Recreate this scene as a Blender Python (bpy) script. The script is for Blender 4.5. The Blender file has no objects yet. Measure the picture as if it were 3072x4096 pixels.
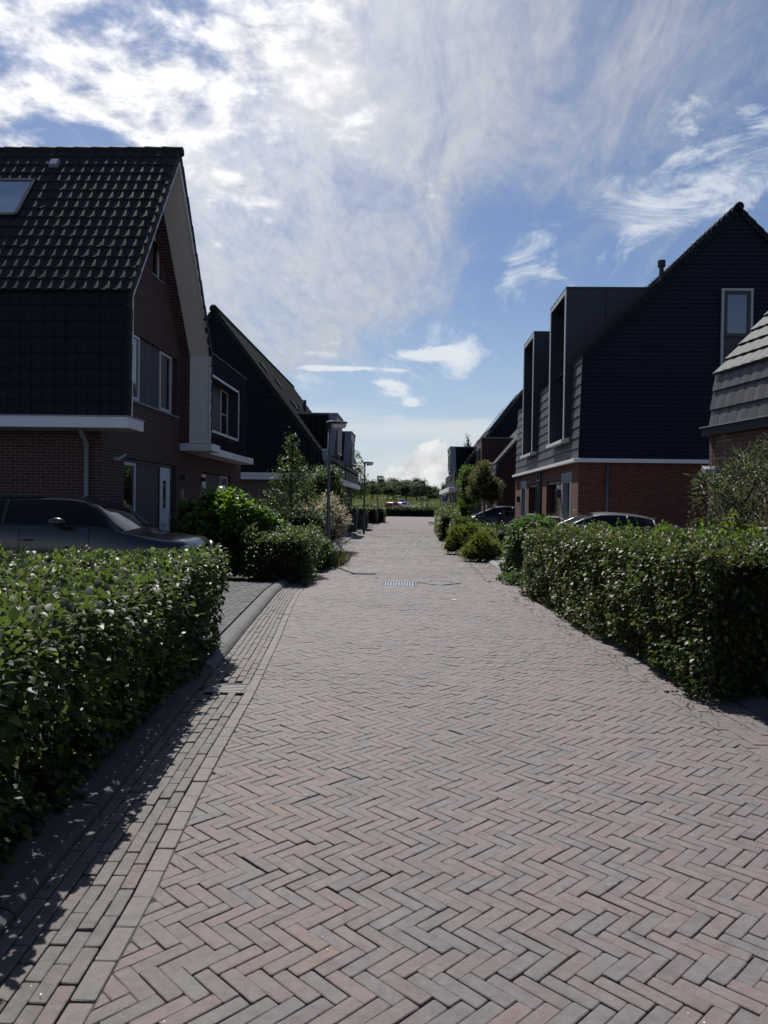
import bpy, bmesh, math, random
import numpy as np
from mathutils import Vector, Matrix

random.seed(11)
rng = np.random.default_rng(11)
SC = bpy.context.scene
COL = SC.collection
rad = math.radians

# ------------------------------------------------------------------ camera
# the world's +Y axis runs along the street; the camera looks almost straight down it
TH, ROLL, PITCH, CAMH = 0.0327, 0.0145, 34 / 3000, 1.6
cS, sS = math.cos(TH), math.sin(TH)
def S(X, Y):
    return (X * cS - Y * sS, X * sS + Y * cS)
fwd = Vector((-sS * math.cos(PITCH), cS * math.cos(PITCH), -math.sin(PITCH)))
r0 = Vector((cS, sS, 0))
u0 = r0.cross(fwd)
right = r0 * math.cos(ROLL) + u0 * math.sin(ROLL)
up = right.cross(fwd)
cam = bpy.data.cameras.new('camera')
camo = bpy.data.objects.new('camera', cam)
COL.objects.link(camo)
camo.matrix_world = Matrix(((right.x, up.x, -fwd.x, 0), (right.y, up.y, -fwd.y, 0), (right.z, up.z, -fwd.z, CAMH), (0, 0, 0, 1)))
cam.sensor_fit = 'HORIZONTAL'
cam.sensor_width = 36
cam.lens = 36 * 3000 / 3072
cam.clip_start = 0.05
cam.clip_end = 9000
SC.camera = camo

# ------------------------------------------------------------------ sun, sky, exposure
SUN_AZ, SUN_EL = rad(20), rad(54.5)          # azimuth to the left of +Y
sunv = Vector((-math.sin(SUN_AZ) * math.cos(SUN_EL), math.cos(SUN_AZ) * math.cos(SUN_EL), math.sin(SUN_EL)))
sl = bpy.data.lights.new('sun', 'SUN')
sl.energy = 5.0
sl.angle = rad(0.53)
sl.color = (1.0, 0.965, 0.92)
so = bpy.data.objects.new('sun', sl)
COL.objects.link(so)
so.rotation_euler = (-sunv).to_track_quat('-Z', 'Y').to_euler()
so.location = (0, 0, 50)
SC.view_settings.view_transform = 'Standard'
SC.view_settings.look = 'None'
SC.view_settings.exposure = 0.14
SC.view_settings.gamma = 1
try:
    SC.cycles.max_bounces = 6
    SC.cycles.transparent_max_bounces = 8
    SC.cycles.caustics_reflective = False
    SC.cycles.caustics_refractive = False
    SC.cycles.use_denoising = True
except Exception:
    pass

class G:
    """small helper around a node tree"""
    def __init__(self, nt):
        self.nt = nt
    def n(self, t, **kw):
        nd = self.nt.nodes.new(t)
        for k, v in kw.items():
            if k.startswith('i_'):
                nd.inputs[k[2:].replace('_', ' ')].default_value = v
            else:
                setattr(nd, k, v)
        return nd
    def l(self, a, b):
        self.nt.links.new(a, b)
    def _s(self, sock, v):
        if isinstance(v, (int, float)):
            sock.default_value = v
        elif isinstance(v, (tuple, list)):
            sock.default_value = v
        else:
            self.nt.links.new(v, sock)
    def m(self, op, a, b=0.0, c=0.0, clamp=False):
        nd = self.nt.nodes.new('ShaderNodeMath')
        nd.operation = op
        nd.use_clamp = clamp
        self._s(nd.inputs[0], a); self._s(nd.inputs[1], b); self._s(nd.inputs[2], c)
        return nd.outputs[0]
    def vm(self, op, a, b=(0, 0, 0)):
        nd = self.nt.nodes.new('ShaderNodeVectorMath')
        nd.operation = op
        self._s(nd.inputs[0], a); self._s(nd.inputs[1], b)
        return nd.outputs['Value'] if op in ('DOT_PRODUCT', 'LENGTH') else nd.outputs[0]
    def comb(self, x, y, z=0.0):
        nd = self.nt.nodes.new('ShaderNodeCombineXYZ')
        self._s(nd.inputs[0], x); self._s(nd.inputs[1], y); self._s(nd.inputs[2], z)
        return nd.outputs[0]
    def sep(self, v):
        nd = self.nt.nodes.new('ShaderNodeSeparateXYZ')
        self._s(nd.inputs[0], v)
        return nd.outputs
    def noise(self, vec, scale, detail=3.0, rough=0.55, dist=0.0, dim='3D'):
        nd = self.nt.nodes.new('ShaderNodeTexNoise')
        nd.noise_dimensions = dim
        if vec is not None:
            self.l(vec, nd.inputs['Vector'])
        nd.inputs['Scale'].default_value = scale
        nd.inputs['Detail'].default_value = detail
        nd.inputs['Roughness'].default_value = rough
        nd.inputs['Distortion'].default_value = dist
        return nd.outputs['Fac']
    def ramp(self, fac, stops, interp='LINEAR'):
        nd = self.nt.nodes.new('ShaderNodeValToRGB')
        cr = nd.color_ramp
        cr.interpolation = interp
        while len(cr.elements) > 1:
            cr.elements.remove(cr.elements[-1])
        for i, (p, c) in enumerate(stops):
            e = cr.elements[0] if i == 0 else cr.elements.new(p)
            e.position = p
            e.color = (c, c, c, 1) if isinstance(c, (int, float)) else (c[0], c[1], c[2], 1)
        self._s(nd.inputs[0], fac)
        return nd.outputs[0]
    def mix(self, fac, a, b, mode='MIX'):
        nd = self.nt.nodes.new('ShaderNodeMix')
        nd.data_type = 'RGBA'
        nd.blend_type = mode
        self._s(nd.inputs[0], fac)
        self._s(nd.inputs[6], a if not (isinstance(a, tuple) and len(a) == 3) else a + (1,))
        self._s(nd.inputs[7], b if not (isinstance(b, tuple) and len(b) == 3) else b + (1,))
        return nd.outputs[2]
    def smooth(self, x, a, b):
        nd = self.nt.nodes.new('ShaderNodeMapRange')
        nd.interpolation_type = 'SMOOTHSTEP'
        self._s(nd.inputs[0], x)
        nd.inputs[1].default_value = a; nd.inputs[2].default_value = b
        nd.inputs[3].default_value = 0; nd.inputs[4].default_value = 1
        return nd.outputs[0]

def look(px, py):
    """direction in the world towards a place in the sky"""
    d = fwd + right * ((px - 1536) / 3000) - up * ((py - 2048) / 3000)
    return tuple(d.normalized())

def build_world():
    w = bpy.data.worlds.new('World')
    SC.world = w
    w.use_nodes = True
    nt = w.node_tree
    nt.nodes.clear()
    g = G(nt)
    out = g.n('ShaderNodeOutputWorld')
    bg = g.n('ShaderNodeBackground')
    g.l(bg.outputs[0], out.inputs[0])
    sky = g.n('ShaderNodeTexSky', sky_type='NISHITA')
    sky.sun_disc = False
    sky.sun_elevation = SUN_EL
    sky.sun_rotation = -SUN_AZ
    sky.air_density = 1.0
    sky.dust_density = 0.6
    sky.ozone_density = 2.0
    base = g.mix(1.0, sky.outputs[0], (0.645, 0.68, 0.77), 'MULTIPLY')
    d = g.n('ShaderNodeTexCoord').outputs['Generated']
    x, y, z = g.sep(d)
    zc = g.m('MAXIMUM', z, 0.0)
    zz = g.m('ADD', zc, 0.16)
    p = g.comb(g.m('DIVIDE', x, zz), g.m('DIVIDE', y, zz))
    def lobes(lst):
        tot = None
        for px, py, r, wt in lst:
            dt = g.vm('DOT_PRODUCT', d, look(px, py))
            k = 1.0 / (r * r)
            e = g.m('MULTIPLY', g.m('EXPONENT', g.m('MULTIPLY', g.m('SUBTRACT', dt, 1.0), 2 * k)), wt)
            tot = e if tot is None else g.m('ADD', tot, e)
        return tot
    # lumpy bright cloud, high on the left
    def fbm(n, amp):
        return g.m('MULTIPLY', g.m('SUBTRACT', n, .5), amp)
    cum = lobes([(120, 40, .12, .95), (600, 130, .11, .80), (980, 200, .09, .75), (1280, 60, .10, .70), (40, 420, .06, .75), (420, -450, .22, 1.0),
                 (860, 560, .05, .55), (760, 440, .05, .40), (-500, 200, .25, .8), (700, 330, .06, .35),
                 (210, 380, .06, -.55), (470, 500, .07, -.5), (170, 620, .08, -.6), (150, 250, .035, -.35), (560, 380, .03, -.3)])
    nA = g.noise(p, 4.6, 10, .60, .35)
    nA2 = g.noise(p, 13.0, 8, .60, .2)
    dA = g.m('ADD', g.m('ADD', g.m('MINIMUM', cum, .78), -.52), g.m('ADD', fbm(nA, 2.6), fbm(nA2, 1.3)))
    a_cum = g.m('MULTIPLY', g.smooth(dA, -.12, .55), .95)
    # soft veil drifting from the top towards the middle
    veil = lobes([(1640, 160, .11, .55), (1480, 430, .11, .62), (1120, 720, .12, .66), (960, 960, .11, .66), (1180, 1120, .10, .70), (1420, 1000, .09, .52),
                  (2150, 60, .16, .27), (2700, 280, .10, .12), (1900, 330, .09, .26), (1300, 1310, .06, .40), (1050, 1300, .06, .6), (620, 700, .06, .25),
                  (1580, 760, .07, .36), (3000, -300, .2, .20), (1720, 1120, .06, .36), (1700, 800, .05, .2), (2450, 870, .09, .20), (2620, 120, .13, .16), (2300, 500, .09, .16)])
    rot = g.n('ShaderNodeMapping')
    rot.inputs['Rotation'].default_value = (0, 0, rad(-38))
    rot.inputs['Scale'].default_value = (2.3, 1.0, 1)
    g.l(p, rot.inputs['Vector'])
    nB = g.noise(rot.outputs[0], 2.4, 11, .66, .9)
    nB2 = g.noise(rot.outputs[0], 10.0, 8, .65, .7)
    dB = g.m('ADD', g.m('ADD', g.m('MINIMUM', veil, .80), -.36), g.m('ADD', fbm(nB, 1.5), fbm(nB2, .38)))
    a_veil = g.m('MULTIPLY', g.smooth(dB, -.30, .72), .86)
    # small torn wisps on the right and low in the middle
    wis = lobes([(2860, 545, .045, .66), (3010, 600, .05, .66), (2950, 720, .040, .5), (2800, 690, .03, .30), (2130, 1010, .045, .8), (2110, 1140, .03, .6),
                 (1770, 1400, .05, .85), (1640, 1390, .04, .36), (1230, 1472, .026, .85), (1310, 1476, .022, .8), (1390, 1480, .024, .6), (1610, 1590, .04, .85), (1540, 1540, .03, .65),
                 (2780, 420, .025, .42), (1630, 640, .016, .5), (2420, 930, .05, .40), (2600, 860, .05, .42), (2760, 800, .05, .4), (890, 800, .014, .5), (1100, 740, .02, .4), (1850, 1440, .03, .42), (1560, 1480, .02, .4)])
    q = g.comb(g.m('MULTIPLY', x, 1.0), g.m('MULTIPLY', z, 1.9), y)
    nC = g.noise(q, 8.0, 10, .66, 1.2)
    dC = g.m('ADD', g.m('ADD', g.m('MINIMUM', wis, .70), -.50), fbm(nC, 3.0))
    a_wis = g.m('MULTIPLY', g.smooth(dC, -.08, .62), .84)
    # thin low streaks, drawn out sideways
    ty = g.m('MAXIMUM', y, .05)
    ax, az_ = g.m('DIVIDE', x, ty), g.m('DIVIDE', z, ty)
    st = None
    for px, py, wx, wy, wt in [(1400, 1474, 150, 13, 1.0), (1240, 1470, 80, 14, .9), (1690, 1420, 130, 34, 1.0), (1820, 1415, 70, 50, 1.0), (1580, 1560, 70, 36, .9), (1650, 1610, 60, 26, .8), (1540, 1528, 60, 12, .8), (1250, 1410, 90, 12, .5), (1600, 1482, 60, 10, .6)]:
        dv = look(px, py)
        e = g.m('ADD', g.m('POWER', g.m('MULTIPLY', g.m('SUBTRACT', ax, dv[0] / dv[1]), 3000 / wx), 2), g.m('POWER', g.m('MULTIPLY', g.m('SUBTRACT', az_, dv[2] / dv[1]), 3000 / wy), 2))
        e = g.m('MULTIPLY', g.m('EXPONENT', g.m('MULTIPLY', e, -1)), wt)
        st = e if st is None else g.m('ADD', st, e)
    st = g.m('MULTIPLY', st, g.m('GREATER_THAN', y, .2))
    nS = g.noise(g.comb(ax, g.m('MULTIPLY', az_, 2.6), 0.0), 30.0, 8, .64, .8)
    a_st = g.m('MULTIPLY', g.smooth(g.m('ADD', g.m('SUBTRACT', st, .42), fbm(nS, 1.7)), -.10, .5), .85)
    # pale bands near the horizon and a heap of cumulus at the end of the street
    q2 = g.comb(g.m('MULTIPLY', x, 1.0), g.m('MULTIPLY', z, 9.0), g.m('MULTIPLY', y, 1.0))
    nD = g.noise(q2, 3.6, 9, .60, .5)
    band = g.m('MULTIPLY', g.smooth(z, -.02, .05), g.m('SUBTRACT', 1.0, g.smooth(z, .095, .165)))
    dD = g.m('ADD', g.m('ADD', g.m('MULTIPLY', band, .80), -.42), fbm(nD, 1.5))
    a_band = g.m('MULTIPLY', g.smooth(dD, -.12, .55), .80)
    heap = lobes([(1700, 1950, .040, .62), (1740, 1845, .026, .62), (1720, 1900, .03, .5), (1630, 1955, .030, .55), (1800, 1960, .04, .5), (1550, 1985, .028, .45), (1705, 1890, .018, .4), (1460, 1995, .03, .3)])
    nE = g.noise(g.comb(x, g.m('MULTIPLY', z, 1.1), y), 26.0, 9, .60, .35)
    dE = g.m('ADD', g.m('ADD', heap, -.40), fbm(nE, 1.5))
    a_heap = g.m('MULTIPLY', g.smooth(dE, -.03, .16), .82)
    # colours of the layers
    haze = g.m('SUBTRACT', 1.0, g.smooth(z, -.05, .30))
    K = 10.0                                # everything below is in sky units and scaled by the background strength
    c0 = g.mix(g.m('MULTIPLY', haze, .68), base, (.50 * K, .61 * K, .70 * K))
    lum = g.m('ADD', .55, g.m('ADD', fbm(nA2, 1.2), fbm(nA, .5)))
    glow = lobes([(300, -700, .40, .38), (620, 60, .22, .08)])
    lumg = g.m('MULTIPLY', g.m('ADD', lum, glow), K)
    ccol = g.mix(1.0, g.comb(lumg, lumg, lumg), (1.0, 1.0, 1.02), 'MULTIPLY')
    lum2 = g.m('MULTIPLY', g.m('ADD', g.m('ADD', .48, fbm(nB2, .22)), glow), K)
    vcol = g.mix(1.0, g.comb(lum2, lum2, lum2), (.96, .99, 1.05), 'MULTIPLY')
    c1 = g.mix(a_veil, c0, vcol)
    c2 = g.mix(a_cum, c1, ccol)
    c3 = g.mix(a_wis, c2, (.66 * K, .71 * K, .77 * K))
    c3 = g.mix(a_st, c3, (.72 * K, .76 * K, .80 * K))
    c4 = g.mix(a_band, c3, (.62 * K, .66 * K, .69 * K))
    hl = g.m('MULTIPLY', g.m('ADD', .68, fbm(nE, .9)), K)
    c5 = g.mix(a_heap, c4, g.comb(hl, hl, g.m('MULTIPLY', hl, 1.01)))
    g.l(c5, bg.inputs[0])
    bg.inputs[1].default_value = 0.1
build_world()

# ------------------------------------------------------------------ mesh helpers
ORG = [Vector((0, 0, 0))]                   # base of the thing being built: its parts keep local coordinates

def new_obj(name, me, parent=None):
    o = bpy.data.objects.new(name, me)
    COL.objects.link(o)
    if parent is not None:
        o.parent = parent
    return o

def thing(name, label, cat, loc=(0, 0, 0), rz=0.0, group=None):
    o = bpy.data.objects.new(name, None)
    COL.objects.link(o)
    o.location = loc
    o.rotation_euler = (0, 0, rz)
    o.empty_display_size = .2
    o['label'] = label
    o['category'] = cat
    if group:
        o['group'] = group
    ORG[0] = Vector(loc)
    return o

def tag(o, label=None, cat=None, group=None, kind=None):
    if label: o['label'] = label
    if cat: o['category'] = cat
    if group: o['group'] = group
    if kind: o['kind'] = kind
    return o

def copy_tree(o, parent=None):
    c = o.copy()
    COL.objects.link(c)
    if parent is not None:
        c.parent = parent
    for ch in list(o.children):
        copy_tree(ch, c)
    return c

class MB:
    def __init__(self):
        self.v, self.f, self.mi = [], [], []
        self.k = 0
    def add(self, vs, fs):
        b = len(self.v)
        self.v.extend([tuple(v) for v in vs])
        for f in fs:
            self.f.append([b + i for i in f])
            self.mi.append(self.k)
    def quad(self, a, b, c, d):
        self.add([a, b, c, d], [(0, 1, 2, 3)])
    def poly(self, pts):
        self.add(pts, [tuple(range(len(pts)))])
    def box(self, x0, x1, y0, y1, z0, z1):
        self.add([(x0, y0, z0), (x1, y0, z0), (x1, y1, z0), (x0, y1, z0), (x0, y0, z1), (x1, y0, z1), (x1, y1, z1), (x0, y1, z1)],
                 [(0, 3, 2, 1), (4, 5, 6, 7), (0, 1, 5, 4), (1, 2, 6, 5), (2, 3, 7, 6), (3, 0, 4, 7)])
    def extrude(self, pts, vec):
        """closed prism of a planar polygon (3-D points) along vec"""
        n = len(pts)
        v = Vector(vec)
        q = [tuple(Vector(p) + v) for p in pts]
        self.add(list(pts) + q, [tuple(range(n - 1, -1, -1)), tuple(range(n, 2 * n))] + [(i, (i + 1) % n, n + (i + 1) % n, n + i) for i in range(n)])
    def tube(self, pts, r, n=8, caps=True):
        pts = [Vector(p) for p in pts]
        rr = r if isinstance(r, (list, tuple)) else [r] * len(pts)
        rings = []
        prev = None
        for i, p in enumerate(pts):
            t = (pts[min(i + 1, len(pts) - 1)] - pts[max(i - 1, 0)])
            if t.length < 1e-9: t = Vector((0, 0, 1))
            t.normalize()
            a = prev if prev is not None else (Vector((1, 0, 0)) if abs(t.x) < .9 else Vector((0, 1, 0)))
            a = (a - t * a.dot(t))
            if a.length < 1e-6: a = t.orthogonal()
            a.normalize()
            prev = a
            b = t.cross(a)
            rings.append([p + (a * math.cos(2 * math.pi * k / n) + b * math.sin(2 * math.pi * k / n)) * rr[i] for k in range(n)])
        vs = [v for R in rings for v in R]
        fs = []
        for i in range(len(pts) - 1):
            for k in range(n):
                k2 = (k + 1) % n
                fs.append((i * n + k, i * n + k2, (i + 1) * n + k2, (i + 1) * n + k))
        if caps:
            fs.append(tuple(range(n - 1, -1, -1)))
            fs.append(tuple(range((len(pts) - 1) * n, len(pts) * n)))
        self.add(vs, fs)
    def lathe(self, prof, n=24, c=(0, 0, 0), axis='z'):
        vs, fs = [], []
        for r, h in prof:
            for k in range(n):
                a = 2 * math.pi * k / n
                if axis == 'z': vs.append((c[0] + r * math.cos(a), c[1] + r * math.sin(a), c[2] + h))
                else: vs.append((c[0] + r * math.cos(a), c[1] + h, c[2] + r * math.sin(a)))
        for i in range(len(prof) - 1):
            for k in range(n):
                k2 = (k + 1) % n
                fs.append((i * n + k, i * n + k2, (i + 1) * n + k2, (i + 1) * n + k))
        fs.append(tuple(range(n - 1, -1, -1)))
        fs.append(tuple(range((len(prof) - 1) * n, len(prof) * n)))
        self.add(vs, fs)
    def build(self, name, mat, parent=None, smooth=False, bevel=0.0):
        me = bpy.data.meshes.new(name)
        o = ORG[0] if parent is not None else Vector((0, 0, 0))
        me.from_pydata([(v[0] - o.x, v[1] - o.y, v[2] - o.z) for v in self.v], [], self.f)
        mats = mat if isinstance(mat, (list, tuple)) else [mat]
        for m in mats:
            me.materials.append(m)
        if len(mats) > 1:
            me.polygons.foreach_set('material_index', self.mi)
        if smooth:
            me.polygons.foreach_set('use_smooth', [True] * len(me.polygons))
        me.update()
        ob = new_obj(name, me, parent)
        if bevel > 0:
            b = ob.modifiers.new('bevel', 'BEVEL')
            b.width = bevel; b.segments = 1; b.limit_method = 'ANGLE'; b.angle_limit = rad(40)
        return ob

class Pl:
    """a plane: origin, u along it, v up it, n outwards"""
    def __init__(s, O, U, V, N=None):
        s.O, s.U, s.V = Vector(O), Vector(U).normalized(), Vector(V).normalized()
        s.N = Vector(N).normalized() if N is not None else s.U.cross(s.V).normalized()
    def p(s, u, v, n=0.0):
        return s.O + s.U * u + s.V * v + s.N * n
    def box(s, mb, u0, u1, v0, v1, n0, n1):
        c = [s.p(u, v, n) for n in (n0, n1) for (u, v) in ((u0, v0), (u1, v0), (u1, v1), (u0, v1))]
        mb.add(c, [(0, 3, 2, 1), (4, 5, 6, 7), (0, 1, 5, 4), (1, 2, 6, 5), (2, 3, 7, 6), (3, 0, 4, 7)])

def clip(poly, cl):
    """clip a list of points (u, v, ...) with a convex CCW polygon"""
    for i in range(len(cl)):
        if not poly: return poly
        ax, ay = cl[i]; bx, by = cl[(i + 1) % len(cl)]
        ex, ey = bx - ax, by - ay
        outp = []
        for j in range(len(poly)):
            P, Q = poly[j], poly[(j + 1) % len(poly)]
            dp = ex * (P[1] - ay) - ey * (P[0] - ax)
            dq = ex * (Q[1] - ay) - ey * (Q[0] - ax)
            if dp >= 0: outp.append(P)
            if (dp >= 0) != (dq >= 0):
                t = dp / (dp - dq)
                outp.append(tuple(a + (b - a) * t for a, b in zip(P, Q)))
        poly = outp
    return poly

def inside(u, v, cl):
    for i in range(len(cl)):
        ax, ay = cl[i]; bx, by = cl[(i + 1) % len(cl)]
        if (bx - ax) * (v - ay) - (by - ay) * (u - ax) < 0: return False
    return True

def tiles(mb, pl, poly, tw, tl, prof=None, lip=.025, gap=.004, stagger=0.0, jit=.0, holes=()):
    """overlapping tiles or boards on a plane, clipped by a convex polygon (u, v) CCW"""
    us = [p[0] for p in poly]; vs = [p[1] for p in poly]
    r0_, r1_ = int(math.floor(min(vs) / tl)), int(math.ceil(max(vs) / tl))
    for r in range(r0_, r1_):
        off = (stagger if stagger != 'rand' else random.random()) * tw * (1 if stagger == 'rand' else (r % 2))
        c0_, c1_ = int(math.floor((min(us) - off) / tw)), int(math.ceil((max(us) - off) / tw))
        for c in range(c0_, c1_):
            a, v0 = c * tw + off, r * tl
            if holes and any(h[0] < a + tw / 2 < h[2] and h[1] < v0 + tl / 2 < h[3] for h in holes): continue
            j = random.uniform(-jit, jit)
            if prof is None: st = [(gap, 0.0), (tw - gap, 0.0)]
            else: st = [(q * tw, h) for q, h in prof]
            for k in range(len(st) - 1):
                (q0, h0), (q1, h1) = st[k], st[k + 1]
                quad = [(a + q0, v0, h0 + lip + j), (a + q1, v0, h1 + lip + j), (a + q1, v0 + tl, h1 + j * .3), (a + q0, v0 + tl, h0 + j * .3)]
                full = all(inside(x[0], x[1], poly) for x in quad)
                if not full:
                    quad = clip(quad, poly)
                    if len(quad) < 3: continue
                mb.poly([pl.p(*x) for x in quad])
                if full or (inside(a + q0 + .001, v0 + .001, poly) and inside(a + q1 - .001, v0 + .001, poly)):
                    mb.quad(pl.p(a + q0, v0, h0 - .012), pl.p(a + q1, v0, h1 - .012), pl.p(a + q1, v0, h1 + lip + j), pl.p(a + q0, v0, h0 + lip + j))

ROMAN = [(0, .0), (.18, .004), (.42, .0), (.55, .016), (.68, .032), (.82, .032), (.93, .016), (1.0, .0)]
ROMAN_LO = [(0, 0), (.5, .0), (.72, .03), (1.0, .0)]

def wall(mb, pl, poly, holes=(), depth=.12):
    us = sorted({round(p[0], 4) for p in poly} | {h[0] for h in holes} | {h[2] for h in holes})
    vs = sorted({round(p[1], 4) for p in poly} | {h[1] for h in holes} | {h[3] for h in holes})
    for i in range(len(us) - 1):
        for j in range(len(vs) - 1):
            um, vm_ = (us[i] + us[i + 1]) / 2, (vs[j] + vs[j + 1]) / 2
            if any(h[0] < um < h[2] and h[1] < vm_ < h[3] for h in holes): continue
            q = clip([(us[i], vs[j]), (us[i + 1], vs[j]), (us[i + 1], vs[j + 1]), (us[i], vs[j + 1])], poly)
            if len(q) >= 3: mb.poly([pl.p(a[0], a[1]) for a in q])
    for u0_, v0, u1, v1 in holes:
        for a, b in (((u0_, v0), (u1, v0)), ((u1, v0), (u1, v1)), ((u1, v1), (u0_, v1)), ((u0_, v1), (u0_, v0))):
            mb.quad(pl.p(*a), pl.p(*b), pl.p(b[0], b[1], -depth), pl.p(a[0], a[1], -depth))
        mb.quad(pl.p(u0_, v0, -depth), pl.p(u1, v0, -depth), pl.p(u1, v1, -depth), pl.p(u0_, v1, -depth))

# ------------------------------------------------------------------ materials
M = {}
def mat(name):
    m = bpy.data.materials.new(name)
    m.use_nodes = True
    nt = m.node_tree
    nt.nodes.clear()
    g = G(nt)
    out = g.n('ShaderNodeOutputMaterial')
    b = g.n('ShaderNodeBsdfPrincipled')
    g.l(b.outputs[0], out.inputs[0])
    M[name] = m
    return g, b, out

def bump(g, b, h, dist=.004, strength=1.0):
    n = g.n('ShaderNodeBump')
    n.inputs['Distance'].default_value = dist
    n.inputs['Strength'].default_value = strength
    g.l(h, n.inputs['Height'])
    g.l(n.outputs[0], b.inputs['Normal'])
    return n

def plain(name, col, rough=.5, metal=0.0, spec=.5, var=.15, scale=6.0, bmp=0.0, ior=None, coat=0.0):
    g, b, out = mat(name)
    oc = g.n('ShaderNodeTexCoord').outputs['Object']
    n = g.noise(oc, scale, 5, .6)
    c = g.mix(n, tuple(x * (1 - var) for x in col), tuple(min(1, x * (1 + var)) for x in col))
    g.l(c, b.inputs['Base Color'])
    g.l(g.m('ADD', rough - .06, g.m('MULTIPLY', n, .12)), b.inputs['Roughness'])
    b.inputs['Metallic'].default_value = metal
    b.inputs['Specular IOR Level'].default_value = spec
    if ior: b.inputs['IOR'].default_value = ior
    if coat: b.inputs['Coat Weight'].default_value = coat; b.inputs['Coat Roughness'].default_value = .03
    if bmp: bump(g, b, g.noise(oc, scale * 12, 4, .6), bmp)
    return M[name]

def bricks(name, c1, c2, c3, mortar, bw=.21, bh=.0625, ms=.012, mortar_proud=False, contrast=1.0):
    """brickwork on any upright wall: u runs along the wall, v is height"""
    g, b, out = mat(name)
    oc = g.n('ShaderNodeTexCoord').outputs['Object']
    x, y, z = g.sep(oc)
    uv = g.comb(g.m('ADD', x, y), z)
    br = g.n('ShaderNodeTexBrick')
    br.offset = .5
    br.inputs['Color1'].default_value = (0, 0, 0, 1)
    br.inputs['Color2'].default_value = (1, 1, 1, 1)
    br.inputs['Mortar'].default_value = (0, 0, 0, 1)
    br.inputs['Scale'].default_value = 1
    br.inputs['Mortar Size'].default_value = ms * .5
    br.inputs['Mortar Smooth'].default_value = .12
    br.inputs['Bias'].default_value = 0
    br.inputs['Brick Width'].default_value = bw
    br.inputs['Row Height'].default_value = bh
    wob = g.noise(uv, 9.0, 2, .5)
    uv2 = g.vm('ADD', uv, g.comb(0.0, g.m('MULTIPLY', g.m('SUBTRACT', wob, .5), .008)))
    g.l(uv2, br.inputs['Vector'])
    fine = g.noise(uv, 70, 4, .65)
    big = g.noise(uv, 1.3, 4, .6)
    col = g.ramp(br.outputs['Color'], [(0, c1), (.45, c2), (.8, c2), (1, c3)])
    col = g.mix(g.m('MULTIPLY', fine, .55 * contrast), col, tuple(x * .45 for x in c2))
    col = g.mix(g.m('MULTIPLY', big, .45), col, tuple(x * .6 for x in c2))
    mcol = g.mix(fine, tuple(x * .7 for x in mortar), mortar)
    # the upright joints are thinner and fainter than the bed joints
    col = g.mix(br.outputs['Fac'], col, mcol)
    g.l(col, b.inputs['Base Color'])
    b.inputs['Roughness'].default_value = .85
    h = g.m('ADD', g.m('MULTIPLY', br.outputs['Fac'], .6 if mortar_proud else -1.0), g.m('MULTIPLY', fine, .25))
    bump(g, b, h, .008)
    return M[name]

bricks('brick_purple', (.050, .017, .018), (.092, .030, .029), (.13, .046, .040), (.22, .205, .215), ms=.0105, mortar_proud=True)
bricks('brick_orange', (.15, .042, .026), (.25, .075, .044), (.34, .12, .070), (.030, .025, .023), bh=.066, ms=.022)
bricks('brick_brown', (.13, .060, .042), (.22, .105, .075), (.36, .24, .18), (.07, .055, .05), bh=.068, ms=.014)
bricks('brick_mauve', (.12, .085, .078), (.17, .12, .105), (.22, .16, .14), (.30, .27, .25))
bricks('brick_dark', (.06, .026, .022), (.10, .044, .036), (.14, .06, .048), (.035, .028, .026), bh=.066, ms=.016)

def tilemat(name, c, rough=.42, spec=.5, var=.35, moss=0.0):
    g, b, out = mat(name)
    oc = g.n('ShaderNodeTexCoord').outputs['Object']
    n = g.noise(oc, 3.0, 6, .65)
    n2 = g.noise(oc, 55.0, 4, .6)
    isl = g.n('ShaderNodeNewGeometry').outputs['Random Per Island']
    f = g.m('ADD', g.m('MULTIPLY', n, .6), g.m('MULTIPLY', isl, .5))
    col = g.mix(f, tuple(x * (1 - var) for x in c), tuple(x * (1 + var) for x in c))
    if moss:
        col = g.mix(g.m('MULTIPLY', g.smooth(n, .55, .75), moss), col, (.06, .06, .035))
    g.l(col, b.inputs['Base Color'])
    g.l(g.m('ADD', rough - .08, g.m('MULTIPLY', n2, .22)), b.inputs['Roughness'])
    b.inputs['Specular IOR Level'].default_value = spec
    bump(g, b, n2, .0012)
    return M[name]
tilemat('tile_black', (.018, .0176, .018), .74, .24)
tilemat('tile_wall', (.0052, .0058, .0105), .55, .2)
tilemat('tile_grey', (.046, .047, .051), .64, .28)
tilemat('tile_slate', (.055, .055, .060), .50, .45)
tilemat('siding_navy', (.0105, .0145, .028), .65, .2, .22)
plain('panel_dark', (.017, .021, .032), .5, var=.12, scale=1.4)
plain('panel_red', (.085, .022, .020), .6, var=.2, scale=3)
plain('white_paint', (.72, .72, .73), .45, var=.04, scale=2.5)
plain('soffit_cream', (.74, .72, .69), .6, var=.05, scale=2)
plain('zinc', (.23, .26, .31), .5, metal=.2, var=.12, scale=3)
plain('zinc_light', (.36, .37, .39), .5, metal=.15, var=.1, scale=3)
plain('frame_grey', (.16, .17, .19), .45, var=.06)
plain('frame_pale', (.58, .59, .62), .45, var=.06)
plain('frame_dark', (.018, .019, .022), .4, var=.1)
plain('door_white', (.66, .69, .74), .4, var=.03)
plain('door_dark', (.020, .022, .026), .35, var=.1)
plain('metal_dark', (.03, .03, .033), .45, metal=.3)
plain('metal_bright', (.55, .56, .58), .3, metal=.9)
plain('pole_grey', (.115, .125, .145), .5, metal=.35, var=.12, scale=4)
plain('rubber', (.012, .012, .013), .75)
plain('concrete', (.12, .12, .12), .9, var=.25, scale=5, bmp=.002)
plain('concrete_pale', (.22, .22, .22), .9, var=.14, scale=4, bmp=.002)
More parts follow.
